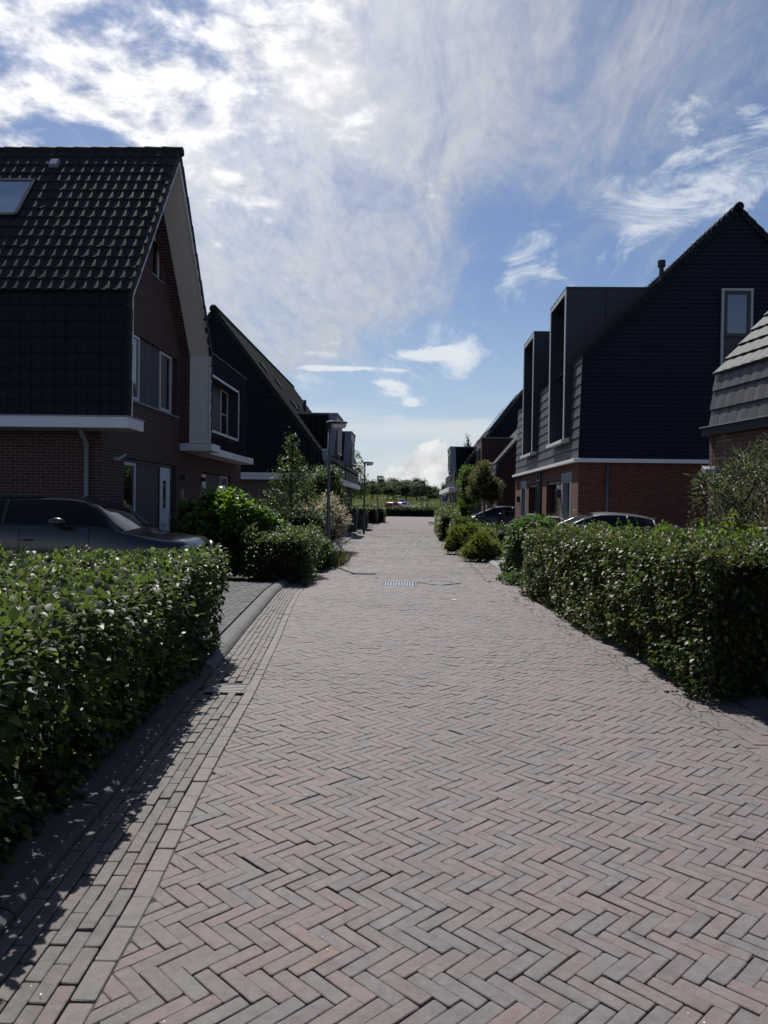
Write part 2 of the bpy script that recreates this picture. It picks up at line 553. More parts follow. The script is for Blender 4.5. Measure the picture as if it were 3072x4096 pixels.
plain('concrete_dark', (.07, .068, .067), .92, var=.35, scale=6, bmp=.003)
plain('planter_grey', (.075, .077, .085), .7, var=.15, bmp=.001)
plain('iron', (.085, .080, .076), .42, metal=.75, var=.3, scale=14, bmp=.001)
plain('iron_worn', (.26, .255, .25), .6, metal=.1, var=.2, scale=14, bmp=.001)
plain('black_hole', (.004, .004, .004), .9)
plain('lens_white', (.80, .78, .72), .25, var=.05)
plain('sign_blue', (.012, .075, .36), .4, var=.03)
plain('sign_white', (.82, .83, .85), .4, var=.03)
plain('cloth_dark', (.018, .020, .026), .85, var=.3)
plain('cloth_grey', (.12, .13, .16), .85, var=.2)
plain('skin', (.42, .25, .18), .6)
plain('hair', (.03, .02, .015), .6)
plain('bark', (.085, .065, .05), .9, var=.4, scale=9, bmp=.006)
plain('bark_dark', (.03, .024, .02), .9, var=.4, scale=12)
plain('solar', (.010, .014, .030), .12, var=.1, scale=2, coat=.8)
plain('litter_white', (.75, .75, .76), .7)

def glass(name, col, ior=1.9, rough=.02):
    g, b, out = mat(name)
    oc = g.n('ShaderNodeTexCoord').outputs['Object']
    n = g.noise(oc, 1.6, 3, .5)
    g.l(g.mix(n, tuple(x * .5 for x in col), col), b.inputs['Base Color'])
    b.inputs['Roughness'].default_value = rough
    b.inputs['IOR'].default_value = ior
    bump(g, b, g.noise(oc, .9, 1, .4), .006, .25)
glass('window_glass', (.012, .014, .017))
glass('window_curtain', (.16, .17, .18), 1.6)
glass('skylight_glass', (.03, .04, .06), 2.4)
glass('blind_glass', (.34, .40, .52), 1.9)
glass('car_glass', (.003, .0035, .004), 1.38, .01)
glass('windscreen_glass', (.012, .013, .015), 1.7, .03)

def wood(name, c, step=.12, axis='y'):
    g, b, out = mat(name)
    oc = g.n('ShaderNodeTexCoord').outputs['Object']
    x, y, z = g.sep(oc)
    s = {'x': x, 'y': y, 'z': z}[axis]
    q = g.comb(g.m('MULTIPLY', x, 14 if axis != 'z' else 2), g.m('MULTIPLY', y, 14 if axis != 'z' else 2), g.m('MULTIPLY', z, 1.2 if axis != 'z' else 16))
    n = g.noise(q, 1.5, 5, .6, .4)
    board = g.n('ShaderNodeTexWhiteNoise', noise_dimensions='1D')
    g.l(g.m('FLOOR', g.m('DIVIDE', s, step)), board.inputs['W'])
    f = g.m('ADD', g.m('MULTIPLY', n, .7), g.m('MULTIPLY', board.outputs['Value'], .35))
    g.l(g.mix(f, tuple(v * .55 for v in c), tuple(v * 1.35 for v in c)), b.inputs['Base Color'])
    b.inputs['Roughness'].default_value = .65
    fr = g.m('FRACT', g.m('DIVIDE', s, step))
    gr = g.m('MULTIPLY', g.m('LESS_THAN', fr, .09), -1.0)
    bump(g, b, g.m('ADD', gr, g.m('MULTIPLY', n, .12)), .012)
wood('wood_blue', (.060, .066, .080))
wood('wood_grey', (.075, .080, .090), .16, 'z')

def paint(name, col, rough=.22, metal=.4):
    g, b, out = mat(name)
    oc = g.n('ShaderNodeTexCoord').outputs['Object']
    n = g.noise(oc, 900, 2, .5)
    n2 = g.noise(oc, 3, 4, .6)
    g.l(g.mix(n, tuple(x * .85 for x in col), tuple(x * 1.2 for x in col)), b.inputs['Base Color'])
    b.inputs['Metallic'].default_value = metal
    g.l(g.m('ADD', rough, g.m('MULTIPLY', n2, .12)), b.inputs['Roughness'])
    b.inputs['Coat Weight'].default_value = .65
    b.inputs['Coat Roughness'].default_value = .04
    # dried rain spots
    vo = g.n('ShaderNodeTexVoronoi')
    vo.inputs['Scale'].default_value = 46
    g.l(oc, vo.inputs['Vector'])
    bump(g, b, g.m('SUBTRACT', 1.0, g.smooth(vo.outputs['Distance'], .1, .35)), .0012, .6)
paint('paint_graphite', (.013, .0137, .0165), .22, .2)
paint('paint_silver', (.22, .23, .25), .25, .6)
paint('paint_navy', (.010, .018, .045))
paint('paint_red', (.30, .020, .018), .3, .1)
paint('paint_white', (.65, .66, .68), .3, .0)

def paver(name, cols, joint=None, rough=.88, mott=.45, scale=30.0):
    """one colour per brick (each brick is its own island) with mottling and grit"""
    g, b, out = mat(name)
    oc = g.n('ShaderNodeTexCoord').outputs['Object']
    isl = g.n('ShaderNodeNewGeometry').outputs['Random Per Island']
    col = g.ramp(isl, cols, 'CONSTANT')
    n1 = g.noise(oc, scale, 5, .65)
    n2 = g.noise(oc, 260, 3, .6)
    n3 = g.noise(oc, .55, 5, .6)
    n4 = g.noise(oc, 5.5, 4, .6)
    n5 = g.noise(oc, 11.0, 6, .65, .6)
    col = g.mix(g.m('MULTIPLY', g.smooth(n5, .42, .66), mott), col, (.136, .120, .116))
    col = g.mix(g.m('MULTIPLY', g.smooth(n1, .40, .72), mott * .8), col, (.118, .104, .099))
    col = g.mix(g.m('MULTIPLY', g.smooth(n4, .45, .75), .24), col, (.172, .156, .148))
    col = g.mix(g.m('MULTIPLY', g.smooth(n2, .56, .74), .5), col, (.050, .044, .041))
    col = g.mix(g.m('MULTIPLY', g.smooth(n2, .44, .30), .22), col, (.26, .24, .225))
    col = g.mix(g.m('MULTIPLY', g.smooth(n3, .40, .72), .40), col, (.105, .094, .090))
    lm = g.m('MULTIPLY', g.m('ADD', .45, g.m('MULTIPLY', n5, 1.1)), g.m('ADD', .55, g.m('MULTIPLY', n1, .9)))
    col = g.mix(1.0, col, g.comb(lm, lm, lm), 'MULTIPLY')
    g.l(col, b.inputs['Base Color'])
    b.inputs['Roughness'].default_value = rough
    b.inputs['Specular IOR Level'].default_value = .5
    h = g.m('ADD', g.m('MULTIPLY', n1, 1.0), g.m('MULTIPLY', n2, .7))
    bump(g, b, h, .005)
paver('brick_road', [(0, (0.169, 0.130, 0.124)), (.14, (0.182, 0.137, 0.128)), (.30, (0.157, 0.130, 0.125)), (.44, (0.189, 0.135, 0.126)), (.56, (0.157, 0.135, 0.131)),
                     (.73, (0.141, 0.130, 0.127)), (.80, (0.174, 0.132, 0.124)), (.88, (0.148, 0.123, 0.118)), (.965, (0.196, 0.135, 0.122)), (.995, (0.205, 0.141, 0.116))], rough=.68)
paver('brick_gutter', [(0, (0.144, 0.125, 0.116)), (.3, (0.132, 0.119, 0.112)), (.55, (0.153, 0.125, 0.114)), (.75, (0.123, 0.114, 0.108)), (.9, (0.166, 0.125, 0.112))], rough=.74)
paver('brick_border', [(0, (.195, .168, .156)), (.4, (.180, .160, .150)), (.8, (.202, .164, .150))], rough=.74)
paver('paver_grey', [(0, (.078, .080, .084)), (.35, (.090, .091, .094)), (.7, (.070, .072, .076)), (.9, (.098, .099, .101))], mott=.2)
paver('paver_pale', [(0, (.34, .345, .35)), (.4, (.38, .38, .385)), (.75, (.31, .315, .32))], mott=.12)

def soil(name, c1, c2, scale=7):
    g, b, out = mat(name)
    oc = g.n('ShaderNodeTexCoord').outputs['Object']
    n = g.noise(oc, scale, 8, .7)
    n2 = g.noise(oc, .35, 4, .6)
    g.l(g.mix(g.m('MULTIPLY', g.m('ADD', n, n2), .55), c1, c2), b.inputs['Base Color'])
    b.inputs['Roughness'].default_value = .95
    bump(g, b, n, .02)
soil('soil', (.022, .017, .013), (.065, .052, .040))
soil('joint', (.030, .028, .024), (.130, .118, .104), 90)
soil('meadow', (.055, .072, .026), (.120, .125, .055), 2.2)
soil('street_far', (.15, .13, .125), (.19, .165, .158), 3.0)

def leaf(name, cols, trans=(.16, .26, .03), tw=.34, rough=.34, spec=.5, sun=None):
    spec = min(spec, .34)
    rough = rough + .04
    g, b, out = mat(name)
    isl = g.n('ShaderNodeNewGeometry').outputs['Random Per Island']
    oc = g.n('ShaderNodeTexCoord').outputs['Object']
    col = g.ramp(isl, cols)
    n = g.noise(oc, 2.2, 3, .5)
    col = g.mix(g.m('MULTIPLY', n, .5), col, tuple(x * .55 for x in cols[len(cols) // 2][1]))
    g.l(col, b.inputs['Base Color'])
    b.inputs['Roughness'].default_value = rough
    b.inputs['Specular IOR Level'].default_value = spec
    t = g.n('ShaderNodeBsdfTranslucent')
    g.l(g.mix(.45, g.mix(1.0, col, (2.2, 2.4, 1.25), 'MULTIPLY'), trans), t.inputs[0])
    mx = g.n('ShaderNodeMixShader')
    mx.inputs[0].default_value = tw
    g.l(b.outputs[0], mx.inputs[1]); g.l(t.outputs[0], mx.inputs[2])
    g.l(mx.outputs[0], out.inputs[0])
GREEN = [(0, (.012, .026, .012)), (.42, (.023, .044, .016)), (.70, (.044, .072, .020)), (.88, (.090, .125, .028)), (1, (.16, .195, .046))]
leaf('leaf_beech', GREEN, (.20, .27, .06), .33, .42, .42)
leaf('leaf_beech_rust', [(0, (.014, .030, .011)), (.45, (.028, .052, .015)), (.82, (.065, .092, .024)), (.93, (.17, .10, .045)), (1, (.24, .15, .07))], (.18, .23, .055), .31, .42, .42)
leaf('leaf_lime', [(0, (0.039, 0.091, 0.013)), (.5, (0.065, 0.137, 0.018)), (1, (0.111, 0.195, 0.029))], (.22, .34, .03), .4, .36)
leaf('leaf_ivy', [(0, (0.021, 0.048, 0.014)), (.6, (0.034, 0.076, 0.018)), (1, (0.063, 0.115, 0.029))], (.16, .30, .03), .34, .5, .35)
leaf('leaf_dark', [(0, (0.015, 0.030, 0.014)), (.6, (0.025, 0.048, 0.019)), (1, (0.045, 0.075, 0.027))], (.10, .17, .03), .28, .42, .45)
leaf('leaf_olive', [(0, (.050, .066, .040)), (.6, (.075, .092, .058)), (1, (.120, .140, .095))], (.14, .18, .07), .3, .4)
leaf('leaf_tree', [(0, (0.032, 0.061, 0.020)), (.6, (0.049, 0.090, 0.026)), (1, (0.080, 0.128, 0.038))], (.13, .22, .04), .32, .4)
leaf('leaf_pink', [(0, (.07, .11, .05)), (.35, (.15, .18, .10)), (.6, (.46, .36, .33)), (1, (.66, .55, .52))], (.52, .44, .40), .32, .5)
leaf('leaf_rust', [(0, (.034, .056, .020)), (.5, (.058, .078, .028)), (.8, (.090, .078, .036)), (1, (.15, .092, .05))], (.20, .20, .06), .34, .5)
leaf('leaf_gold', [(0, (0.068, 0.095, 0.016)), (.6, (0.101, 0.135, 0.022)), (1, (0.162, 0.189, 0.034))], (.26, .28, .03), .36, .42)
leaf('leaf_far', [(0, (0.030, 0.048, 0.023)), (.5, (0.046, 0.069, 0.030)), (1, (0.071, 0.094, 0.039))], (.12, .17, .05), .3, .6, .3)
leaf('leaf_far_pale', [(0, (.045, .065, .028)), (.5, (.065, .085, .036)), (1, (.095, .110, .050))], (.16, .20, .06), .3, .6, .3)
leaf('grass_dry', [(0, (.085, .10, .04)), (.5, (.15, .155, .07)), (1, (.26, .24, .13))], (.22, .24, .09), .3, .6, .3)
leaf('grass_green', [(0, (.050, .075, .020)), (.5, (.090, .110, .030)), (1, (.16, .17, .06))], (.2, .24, .06), .35, .55, .3)

g, b, out = mat('lens_cover')
b.inputs['Base Color'].default_value = (.78, .77, .73, 1)
b.inputs['Roughness'].default_value = .25
t_ = g.n('ShaderNodeBsdfTranslucent')
t_.inputs[0].default_value = (.82, .81, .77, 1)
mx_ = g.n('ShaderNodeMixShader')
mx_.inputs[0].default_value = .55
g.l(b.outputs[0], mx_.inputs[1]); g.l(t_.outputs[0], mx_.inputs[2]); g.l(mx_.outputs[0], out.inputs[0])

# ------------------------------------------------------------------ ground, road, kerbs
def arr(lst):
    q = sorted([S(*p) for p in lst], key=lambda t: t[1])
    return np.array([a[0] for a in q]), np.array([a[1] for a in q])
LX, LY = arr([(-.86, .8), (-.89, 2), (-.909, 3), (-.972, 3.95), (-1.007, 4.72), (-1.056, 6.24), (-1.21, 9.0), (-1.38, 11.5), (-1.47, 13.3), (-1.44, 14.8), (-1.312, 16.9), (-1.10, 25), (-.84, 37.5), (-.42, 53), (.08, 70.6)])
RX, RY = arr([(2.62, 1.5), (2.53, 3.3), (2.464, 4.75), (2.394, 6.23), (2.356, 8.35), (2.282, 10.1), (2.17, 13.2), (2.16, 16), (2.28, 20), (2.41, 23.3), (2.66, 33), (3.0, 43.6), (3.3, 55), (3.75, 68)])
KLX, KLY = arr([(-1.36, .8), (-1.36, 2), (-1.39, 2.97), (-1.586, 7.1), (-1.72, 10), (-1.857, 13.05), (-1.85, 15), (-1.80, 19), (-1.62, 25), (-1.33, 37.5), (-.9, 53), (-.4, 68)])
KRX, KRY = arr([(3.15, 1.5), (3.0, 4.75), (2.86, 7), (2.78, 10), (2.743, 13.9), (2.868, 18.9), (2.972, 25), (3.2, 33), (3.55, 43), (3.9, 55), (4.3, 68)])
fL = lambda y: float(np.interp(y, LY, LX))
fR = lambda y: float(np.interp(y, RY, RX))
fKL = lambda y: float(np.interp(y, KLY, KLX))
fKR = lambda y: float(np.interp(y, KRY, KRX))

def sheet(name, pts, z, m, kind='structure'):
    mb = MB(); mb.poly([(x, y, z) for x, y in pts])
    o = mb.build(name, m); o['kind'] = kind
    return o
# soil under everything, out to the horizon
mb = MB()
mb.poly([(-4000, -60, -.06), (4000, -60, -.06), (4000, 100, -.06), (-4000, 100, -.06)])
tag(mb.build('ground', M['soil']), kind='structure')
# sand bed that shows in the joints
mb = MB()
ys = np.arange(.4, 66, .5)
for a, b in zip(ys[:-1], ys[1:]):
    q = [(fKL, -.02, -.024), (fL, -.11, -.022), (fL, -.03, -.0085), (fR, .03, -.0085), (fR, .06, -.022), (fKR, .02, -.024)]
    for (f0, d0, z0), (f1, d1, z1) in zip(q[:-1], q[1:]):
        mb.quad((f0(a) + d0, a, z0), (f1(a) + d1, a, z1), (f1(b) + d1, b, z1), (f0(b) + d0, b, z0))
tag(mb.build('road_bed', M['joint']), kind='structure')

def blocked(x, y, pad=0.0):
    for gx, gy, w, d in HOLES:
        if abs(x - gx) < w / 2 + pad and abs(y - gy) < d / 2 + pad: return True
    return False
LIDA = S(0.32, 14.95); LIDB = S(1.13, 15.25); DRN = S(-1.33, 6.42)
HOLES = [(LIDA[0], LIDA[1], .64, .60)]

def brick(mb, poly, zt, far=False, ch=.0025, ins=.0018):
    """one paving brick: rounded-off top edge, sides into the joint"""
    if not far:
        q = []
        for i in range(len(poly)):
            p0, p1, p2 = poly[i - 1], poly[i], poly[(i + 1) % len(poly)]
            l1 = math.hypot(p1[0] - p0[0], p1[1] - p0[1]) or 1; l2 = math.hypot(p2[0] - p1[0], p2[1] - p1[1]) or 1
            c1, c2 = min(.3, random.uniform(.003, .009) / l1), min(.3, random.uniform(.003, .009) / l2)
            q.append((p1[0] + (p0[0] - p1[0]) * c1, p1[1] + (p0[1] - p1[1]) * c1)); q.append((p1[0] + (p2[0] - p1[0]) * c2, p1[1] + (p2[1] - p1[1]) * c2))
        poly = q
    n = len(poly)
    cx = sum(p[0] for p in poly) / n; cy = sum(p[1] for p in poly) / n
    tx = random.gauss(0, .010) + .010 * math.cos(1.9 * cx + .6 * cy) + .006 * math.cos(4.1 * cx - 2.2 * cy)
    ty = random.gauss(0, .010) + .008 * math.cos(1.3 * cy - .9 * cx) + .006 * math.sin(3.7 * cy + 1.9 * cx)
    zt += .002 * math.sin(1.9 * cx + .6 * cy) + .002 * math.sin(1.3 * cy - .9 * cx)
    def z(x, y): return zt + (x - cx) * tx + (y - cy) * ty
    inner = []
    for i in range(n):
        p0, p1, p2 = poly[i - 1], poly[i], poly[(i + 1) % n]
        e1 = (p1[0] - p0[0], p1[1] - p0[1]); e2 = (p2[0] - p1[0], p2[1] - p1[1])
        l1 = math.hypot(*e1) or 1e-6; l2 = math.hypot(*e2) or 1e-6
        nx = -e1[1] / l1 - e2[1] / l2; ny = e1[0] / l1 + e2[0] / l2
        q = ins * random.uniform(.8, 1.5)
        inner.append((p1[0] + nx * q, p1[1] + ny * q))
    b = len(mb.v)
    vs = [(x, y, z(x, y)) for x, y in inner] + [(x, y, z(x, y) - ch) for x, y in poly]
    fs = [tuple(range(n))] + [(i, n + i, n + (i + 1) % n, (i + 1) % n) for i in range(n)]
    if not far:
        vs += [(x, y, -.03) for x, y in poly]
        fs += [(n + i, 2 * n + i, 2 * n + (i + 1) % n, n + (i + 1) % n) for i in range(n)]
    mb.add(vs, fs)

def area(p):
    return abs(sum(p[i][0] * p[(i + 1) % len(p)][1] - p[(i + 1) % len(p)][0] * p[i][1] for i in range(len(p)))) / 2

# herringbone carriageway, brick by brick
mb = MB()
L_, W_ = .198, .0635
r2 = math.sqrt(.5)
Y1 = 47.0
def toXY(a, b): return ((a + b) * r2, (b - a) * r2)
rot0 = rad(1.2)
ni = int(14 / W_); nj = int(Y1 / (L_ * 2 * r2)) + 3
for j in range(-1, nj):
    for i in range(-ni // 3, ni // 3):
        for kind in (0, 1):
            oa, ob_ = i * W_ - j * L_, i * W_ + j * L_
            if kind == 0: x0, x1, y0, y1 = oa, oa + L_, ob_, ob_ + W_
            else: x0, x1, y0, y1 = oa + L_, oa + L_ + W_, ob_ + W_ - L_, ob_ + W_
            cx, cy = toXY((x0 + x1) / 2, (y0 + y1) / 2)
            cx, cy = cx * math.cos(rot0) - cy * math.sin(rot0) + .6, cx * math.sin(rot0) + cy * math.cos(rot0)
            if cy < .75 or cy > Y1: continue
            l, r = fL(cy), fR(cy)
            if cx < l - .13 or cx > r + .13: continue
            g_ = random.uniform(.0008, .0021)
            da, db = random.gauss(0, .0013), random.gauss(0, .0013)
            pts = []
            for a, b in ((x0 + g_ + da, y0 + g_ + db), (x1 - g_ + da, y0 + g_ + db), (x1 - g_ + da, y1 - g_ + db), (x0 + g_ + da, y1 - g_ + db)):
                X, Y = toXY(a, b)
                X, Y = X * math.cos(rot0) - Y * math.sin(rot0) + .6, X * math.sin(rot0) + Y * math.cos(rot0)
                pts.append((X + random.gauss(0, .0009), Y + random.gauss(0, .0009)))
            if cx < l + .13 or cx > r - .13:
                ya, yb = cy - .2, cy + .2
                pts = clip(pts, [(fL(ya) + .003, ya), (fR(ya) - .003, ya), (fR(yb) - .003, yb), (fL(yb) + .003, yb)])
                if len(pts) < 3 or area(pts) < .0009: continue
            if blocked(cx, cy): continue
            if abs(cx - LIDB[0]) + abs(cy - LIDB[1]) < .50: continue
            if cy < 7: pts = pts
            brick(mb, pts, random.gauss(0, .0014), far=cy > 16)
tag(mb.build('road', M['brick_road']), kind='structure')

def course(mb, fa, fb, y0, y1, rows, length=.205, far_y=16, dz=0.0, skip=None, amp=.0028):
    for r in range(rows):
        y = y0 + random.random() * length
        yy = y0
        while yy < y1:
            ln = length * random.uniform(.96, 1.04)
            ye = min(yy + ln if yy > y0 else y0 + (length if r % 2 else length * .5), y1)
            t0, t1 = r / rows, (r + 1) / rows
            q = []
            for yv, t in ((yy + .003, t0), (yy + .003, t1), (ye - .003, t1), (ye - .003, t0)):
                a, b = fa(yv), fb(yv)
                q.append((a + (b - a) * t + (.003 if t == t0 else -.003), yv))
            cx, cy = sum(p[0] for p in q) / 4, sum(p[1] for p in q) / 4
            if not (skip and skip(cx, cy)):
                brick(mb, q, dz + random.gauss(0, amp) * .8 - .004 * math.sin(math.pi * (r + .5) / rows), far=cy > far_y)
            yy = ye
gs = lambda x, y: abs(x - DRN[0]) < .20 and abs(y - DRN[1]) < .17
mb = MB()
course(mb, fKL, lambda y: fL(y) - .090, .8, 56, 6, skip=gs)
tag(mb.build('gutter', M['brick_gutter']), kind='structure')
mb = MB()
course(mb, lambda y: fL(y) - .088, lambda y: fL(y) - .001, .8, 56, 1, dz=.004, amp=.002)
tag(mb.build('road_border', M['brick_border']), kind='structure')
mb = MB()
course(mb, fR, fKR, 2.5, 56, 6)
tag(mb.build('gutter', M['brick_road']), kind='structure')
# beyond the bricks that can still be told apart
sheet('road', [(fL(Y1), Y1), (fR(Y1), Y1), (fR(56), 56), (fR(68) + .3, 68), (70, 70), (70, 93.5), (-70, 93.5), (-70, 70), (fL(70), 70), (fL(56), 56)], -.006, M['street_far'])

# kerbs: profile swept along the edge, one stone per metre
def kerb(name, f, y0, y1, prof, side, m, step=1.0):
    mb = MB()
    y = y0
    while y < y1:
        ye = min(y + step, y1)
        rings = []
        for yy in (y + .006, ye - .006):
            rings.append([(f(yy) + side * d, yy, z) for d, z in prof])
        n = len(prof)
        mb.add(rings[0] + rings[1], [(i, i + 1, n + i + 1, n + i) for i in range(n - 1)] + [tuple(range(n)), tuple(range(2 * n - 1, n - 1, -1))])
        y = ye
    o = mb.build(name, m, smooth=False)
    o['kind'] = 'structure'
    return o
SLOPE = [(0, -.02), (.004, .012), (.03, .030), (.20, .060), (.23, .058), (.23, -.02)]
ROUND = [(0, -.02), (.002, .012), (.02, .040), (.05, .062), (.09, .073), (.14, .076), (.18, .074), (.19, .066), (.19, -.02)]
kerb('kerb', fKL, .8, 7.0, SLOPE, -1, M['concrete_dark'])
kerb('kerb', fKL, 7.0, 14.2, ROUND, -1, M['concrete'])
kerb('kerb', fKL, 14.2, 56, ROUND, -1, M['concrete'])
kerb('kerb', fKR, 4.4, 13.5, SLOPE, 1, M['concrete_dark'])
kerb('kerb', fKR, 13.5, 26, ROUND, 1, M['concrete_pale'])
kerb('kerb', fKR, 26, 56, SLOPE, 1, M['concrete'])

# driveways and the pavement, slab by slab
def slabs(name, x0, x1, y0, y1, w, d, z, m, edge=None, stagger=True, jit=.002, herring=False):
    mb = MB()
    r = 0
    y = y0
    while y < y1:
        x = x0 - (w / 2 if (r % 2 and stagger) else 0)
        while x < x1:
            q = [(x + .003, y + .003), (x + w - .003, y + .003), (x + w - .003, y + d - .003), (x + .003, y + d - .003)]
            if edge:
                lo, hi = edge
                e0, e1 = y - .01, y + d + .01
                if lo: q = clip(q, [(lo(e0), e0), (x1 + 9, e0), (x1 + 9, e1), (lo(e1), e1)])
                if hi and len(q) > 2: q = clip(q, [(x0 - 9, e0), (hi(e0), e0), (hi(e1), e1), (x0 - 9, e1)])
            if len(q) > 2 and area(q) > .001:
                n = len(q)
                b = z + random.gauss(0, jit)
                mb.add([(a, c, b) for a, c in q] + [(a, c, -.03) for a, c in q], [tuple(range(n))] + [(i, n + i, n + (i + 1) % n, (i + 1) % n) for i in range(n)])
            x += w
        y += d; r += 1
    tag(mb.build(name, m), kind='structure')
kl = lambda y: fKL(y) - .215
kr = lambda y: fKR(y) + .215
def herring_area(name, x0, x1, y0, y1, L, W, z, m, ang, edge):
    mb = MB()
    ca, sa = math.cos(ang), math.sin(ang)
    cx0, cy0 = (x0 + x1) / 2, (y0 + y1) / 2
    R = int(max(x1 - x0, y1 - y0) / W) + 6
    R2 = int(max(x1 - x0, y1 - y0) / L) + 6
    for j in range(-R2, R2):
        for i in range(-R, R):
            for k in (0, 1):
                oa, ob_ = i * W + j * L, i * W - j * L
                if k == 0: a0, a1, b0, b1 = oa, oa + L, ob_, ob_ + W
                else: a0, a1, b0, b1 = oa + L, oa + L + W, ob_ + W - L, ob_ + W
                ma, mb_ = (a0 + a1) / 2, (b0 + b1) / 2
                X, Y = cx0 + ma * ca - mb_ * sa, cy0 + ma * sa + mb_ * ca
                if X < x0 or X > x1 or Y < y0 or Y > y1: continue
                q = [(cx0 + a * ca - b * sa, cy0 + a * sa + b * ca) for a, b in ((a0 + .003, b0 + .003), (a1 - .003, b0 + .003), (a1 - .003, b1 - .003), (a0 + .003, b1 - .003))]
                if edge and X > edge(Y) - .25:
                    q = clip(q, [(x0 - 2, Y - .4), (edge(Y - .4), Y - .4), (edge(Y + .4), Y + .4), (x0 - 2, Y + .4)])
                if len(q) > 2 and area(q) > .001:
                    n = len(q); b = z + random.gauss(0, .0015)
                    mb.add([(a, c, b) for a, c in q] + [(a, c, -.03) for a, c in q], [tuple(range(n))] + [(t, n + t, n + (t + 1) % n, (t + 1) % n) for t in range(n)])
    tag(mb.build(name, m), kind='structure')
herring_area('driveway', -5.4, -1.9, 8.9, 14.3, .21, .105, .070, M['paver_grey'], rad(0), lambda y: kl(y) - .0)
slabs('driveway', -5.4, -1.6, 7.2, 8.9, .30, .30, .072, M['paver_grey'], (None, kl), stagger=True)
sheet('driveway', [(-14, 8.2), (-5.4, 8.2), (-5.4, 14.9), (-14, 14.9)], .066, M['concrete'])
slabs('driveway', 2.2, 9.5, 18.3, 25.0, .30, .60, .075, M['paver_pale'], (kr, None), stagger=False)
slabs('driveway', 2.1, 4.6, 12.9, 15.2, .30, .40, .074, M['paver_pale'], (kr, None), stagger=False)
slabs('driveway', 2.1, 9.5, 37.8, 41.6, .30, .30, .07, M['paver_grey'], (kr, None))
slabs('pavement', -4.2, -1.0, 20.5, 56, .30, .30, .074, M['paver_grey'], (None, kl))

# lids and the gutter drain
g1 = thing('manhole_cover', 'square iron drain grate with upright bars, flush in the middle of the brick road', 'manhole cover', (LIDA[0], LIDA[1], 0))
mb = MB()
x, y = LIDA
for a, b, c, d in ((-.36, .36, -.33, -.29), (-.36, .36, .29, .33), (-.36, -.30, -.29, .29), (.30, .36, -.29, .29)):
    mb.box(x + a, x + b, y + c, y + d, -.015, .004)
mb.build('frame', M['iron'], g1, bevel=.003)
mb = MB()
for k in range(11):
    xx = x - .27 + k * .054
    mb.box(xx - .017, xx + .017, y - .28, y + .28, -.014, .003)
mb.box(x - .08, x + .08, y - .025, y + .025, -.012, .0045)
mb.build('bars', M['zinc'], g1, bevel=.002)
mb = MB(); mb.box(x - .30, x + .30, y - .29, y + .29, -.0082, -.0075); mb.build('pit', M['black_hole'], g1)
g1 = thing('manhole_cover', 'iron cover with fine ribs turned diamond-wise in the brick road', 'manhole cover', (LIDB[0], LIDB[1], 0), 0)
x, y = LIDB
mb = MB()
R_ = .52
def rb(mb, u0, u1, v0, v1, z0, z1):
    P_ = Pl((x, y, 0), (1, -1, 0), (1, 1, 0), (0, 0, 1)); q = .84; P_.box(mb, u0 * q, u1 * q, v0 * q, v1 * q, z0, z1)
for a in ((-.37, .37, -.37, -.33), (-.37, .37, .33, .37), (-.37, -.33, -.33, .33), (.33, .37, -.33, .33)): rb(mb, *a, -.015, .004)
mb.build('frame', M['iron'], g1, bevel=.003)
mb = MB(); rb(mb, -.325, .325, -.325, .325, -.015, -.004)
for k in range(16):
    u = -.30 + k * .04
    rb(mb, u - .011, u + .011, -.31, .31, -.003, .002)
mb.build('lid', M['iron_worn'], g1)
x, y = DRN
g1 = thing('gutter_drain', 'cast iron slotted drain sunk among the gutter bricks beside the left hedge', 'drain', (x, y, 0))
mb = MB()
for a, b, c, d in ((-.19, -.155, -.16, .16), (.155, .19, -.16, .16), (-.155, .155, -.16, -.135), (-.155, .155, .135, .16)): mb.box(x + a, x + b, y + c, y + d, -.015, -.002)
mb.build('frame', M['iron'], g1, bevel=.003)
mb = MB()
for k in range(5):
    yy = y - .105 + k * .0525
    mb.box(x - .155, x + .155, yy - .014, yy + .014, -.015, -.003)
mb.build('bars', M['iron_worn'], g1, bevel=.003)
mb = MB(); mb.box(x - .155, x + .155, y - .135, y + .135, -.0082, -.0075); mb.build('pit', M['black_hole'], g1)
# litter
for k, (a, b, s, lab) in enumerate([(S(1.2, 12.6)[0], S(1.2, 12.6)[1], .055, 'flattened white scrap of paper lying on the road before the iron covers'), (S(-.41, 4.07)[0], S(-.41, 4.07)[1], .024, 'small pale grey pebble-like blot lying on a brick near the left gutter')]):
    mb = MB()
    n = 9
    mb.add([(a + s * math.cos(2 * math.pi * i / n) * random.uniform(.7, 1.1), b + s * .7 * math.sin(2 * math.pi * i / n) * random.uniform(.6, 1.1), .004 + random.uniform(0, .003)) for i in range(n)] + [(a, b, .009)], [(i, (i + 1) % n, n) for i in range(n)])
    tag(mb.build('paper_scrap' if k == 0 else 'chewing_gum', M['litter_white'] if k == 0 else M['concrete_pale']), lab, 'litter')
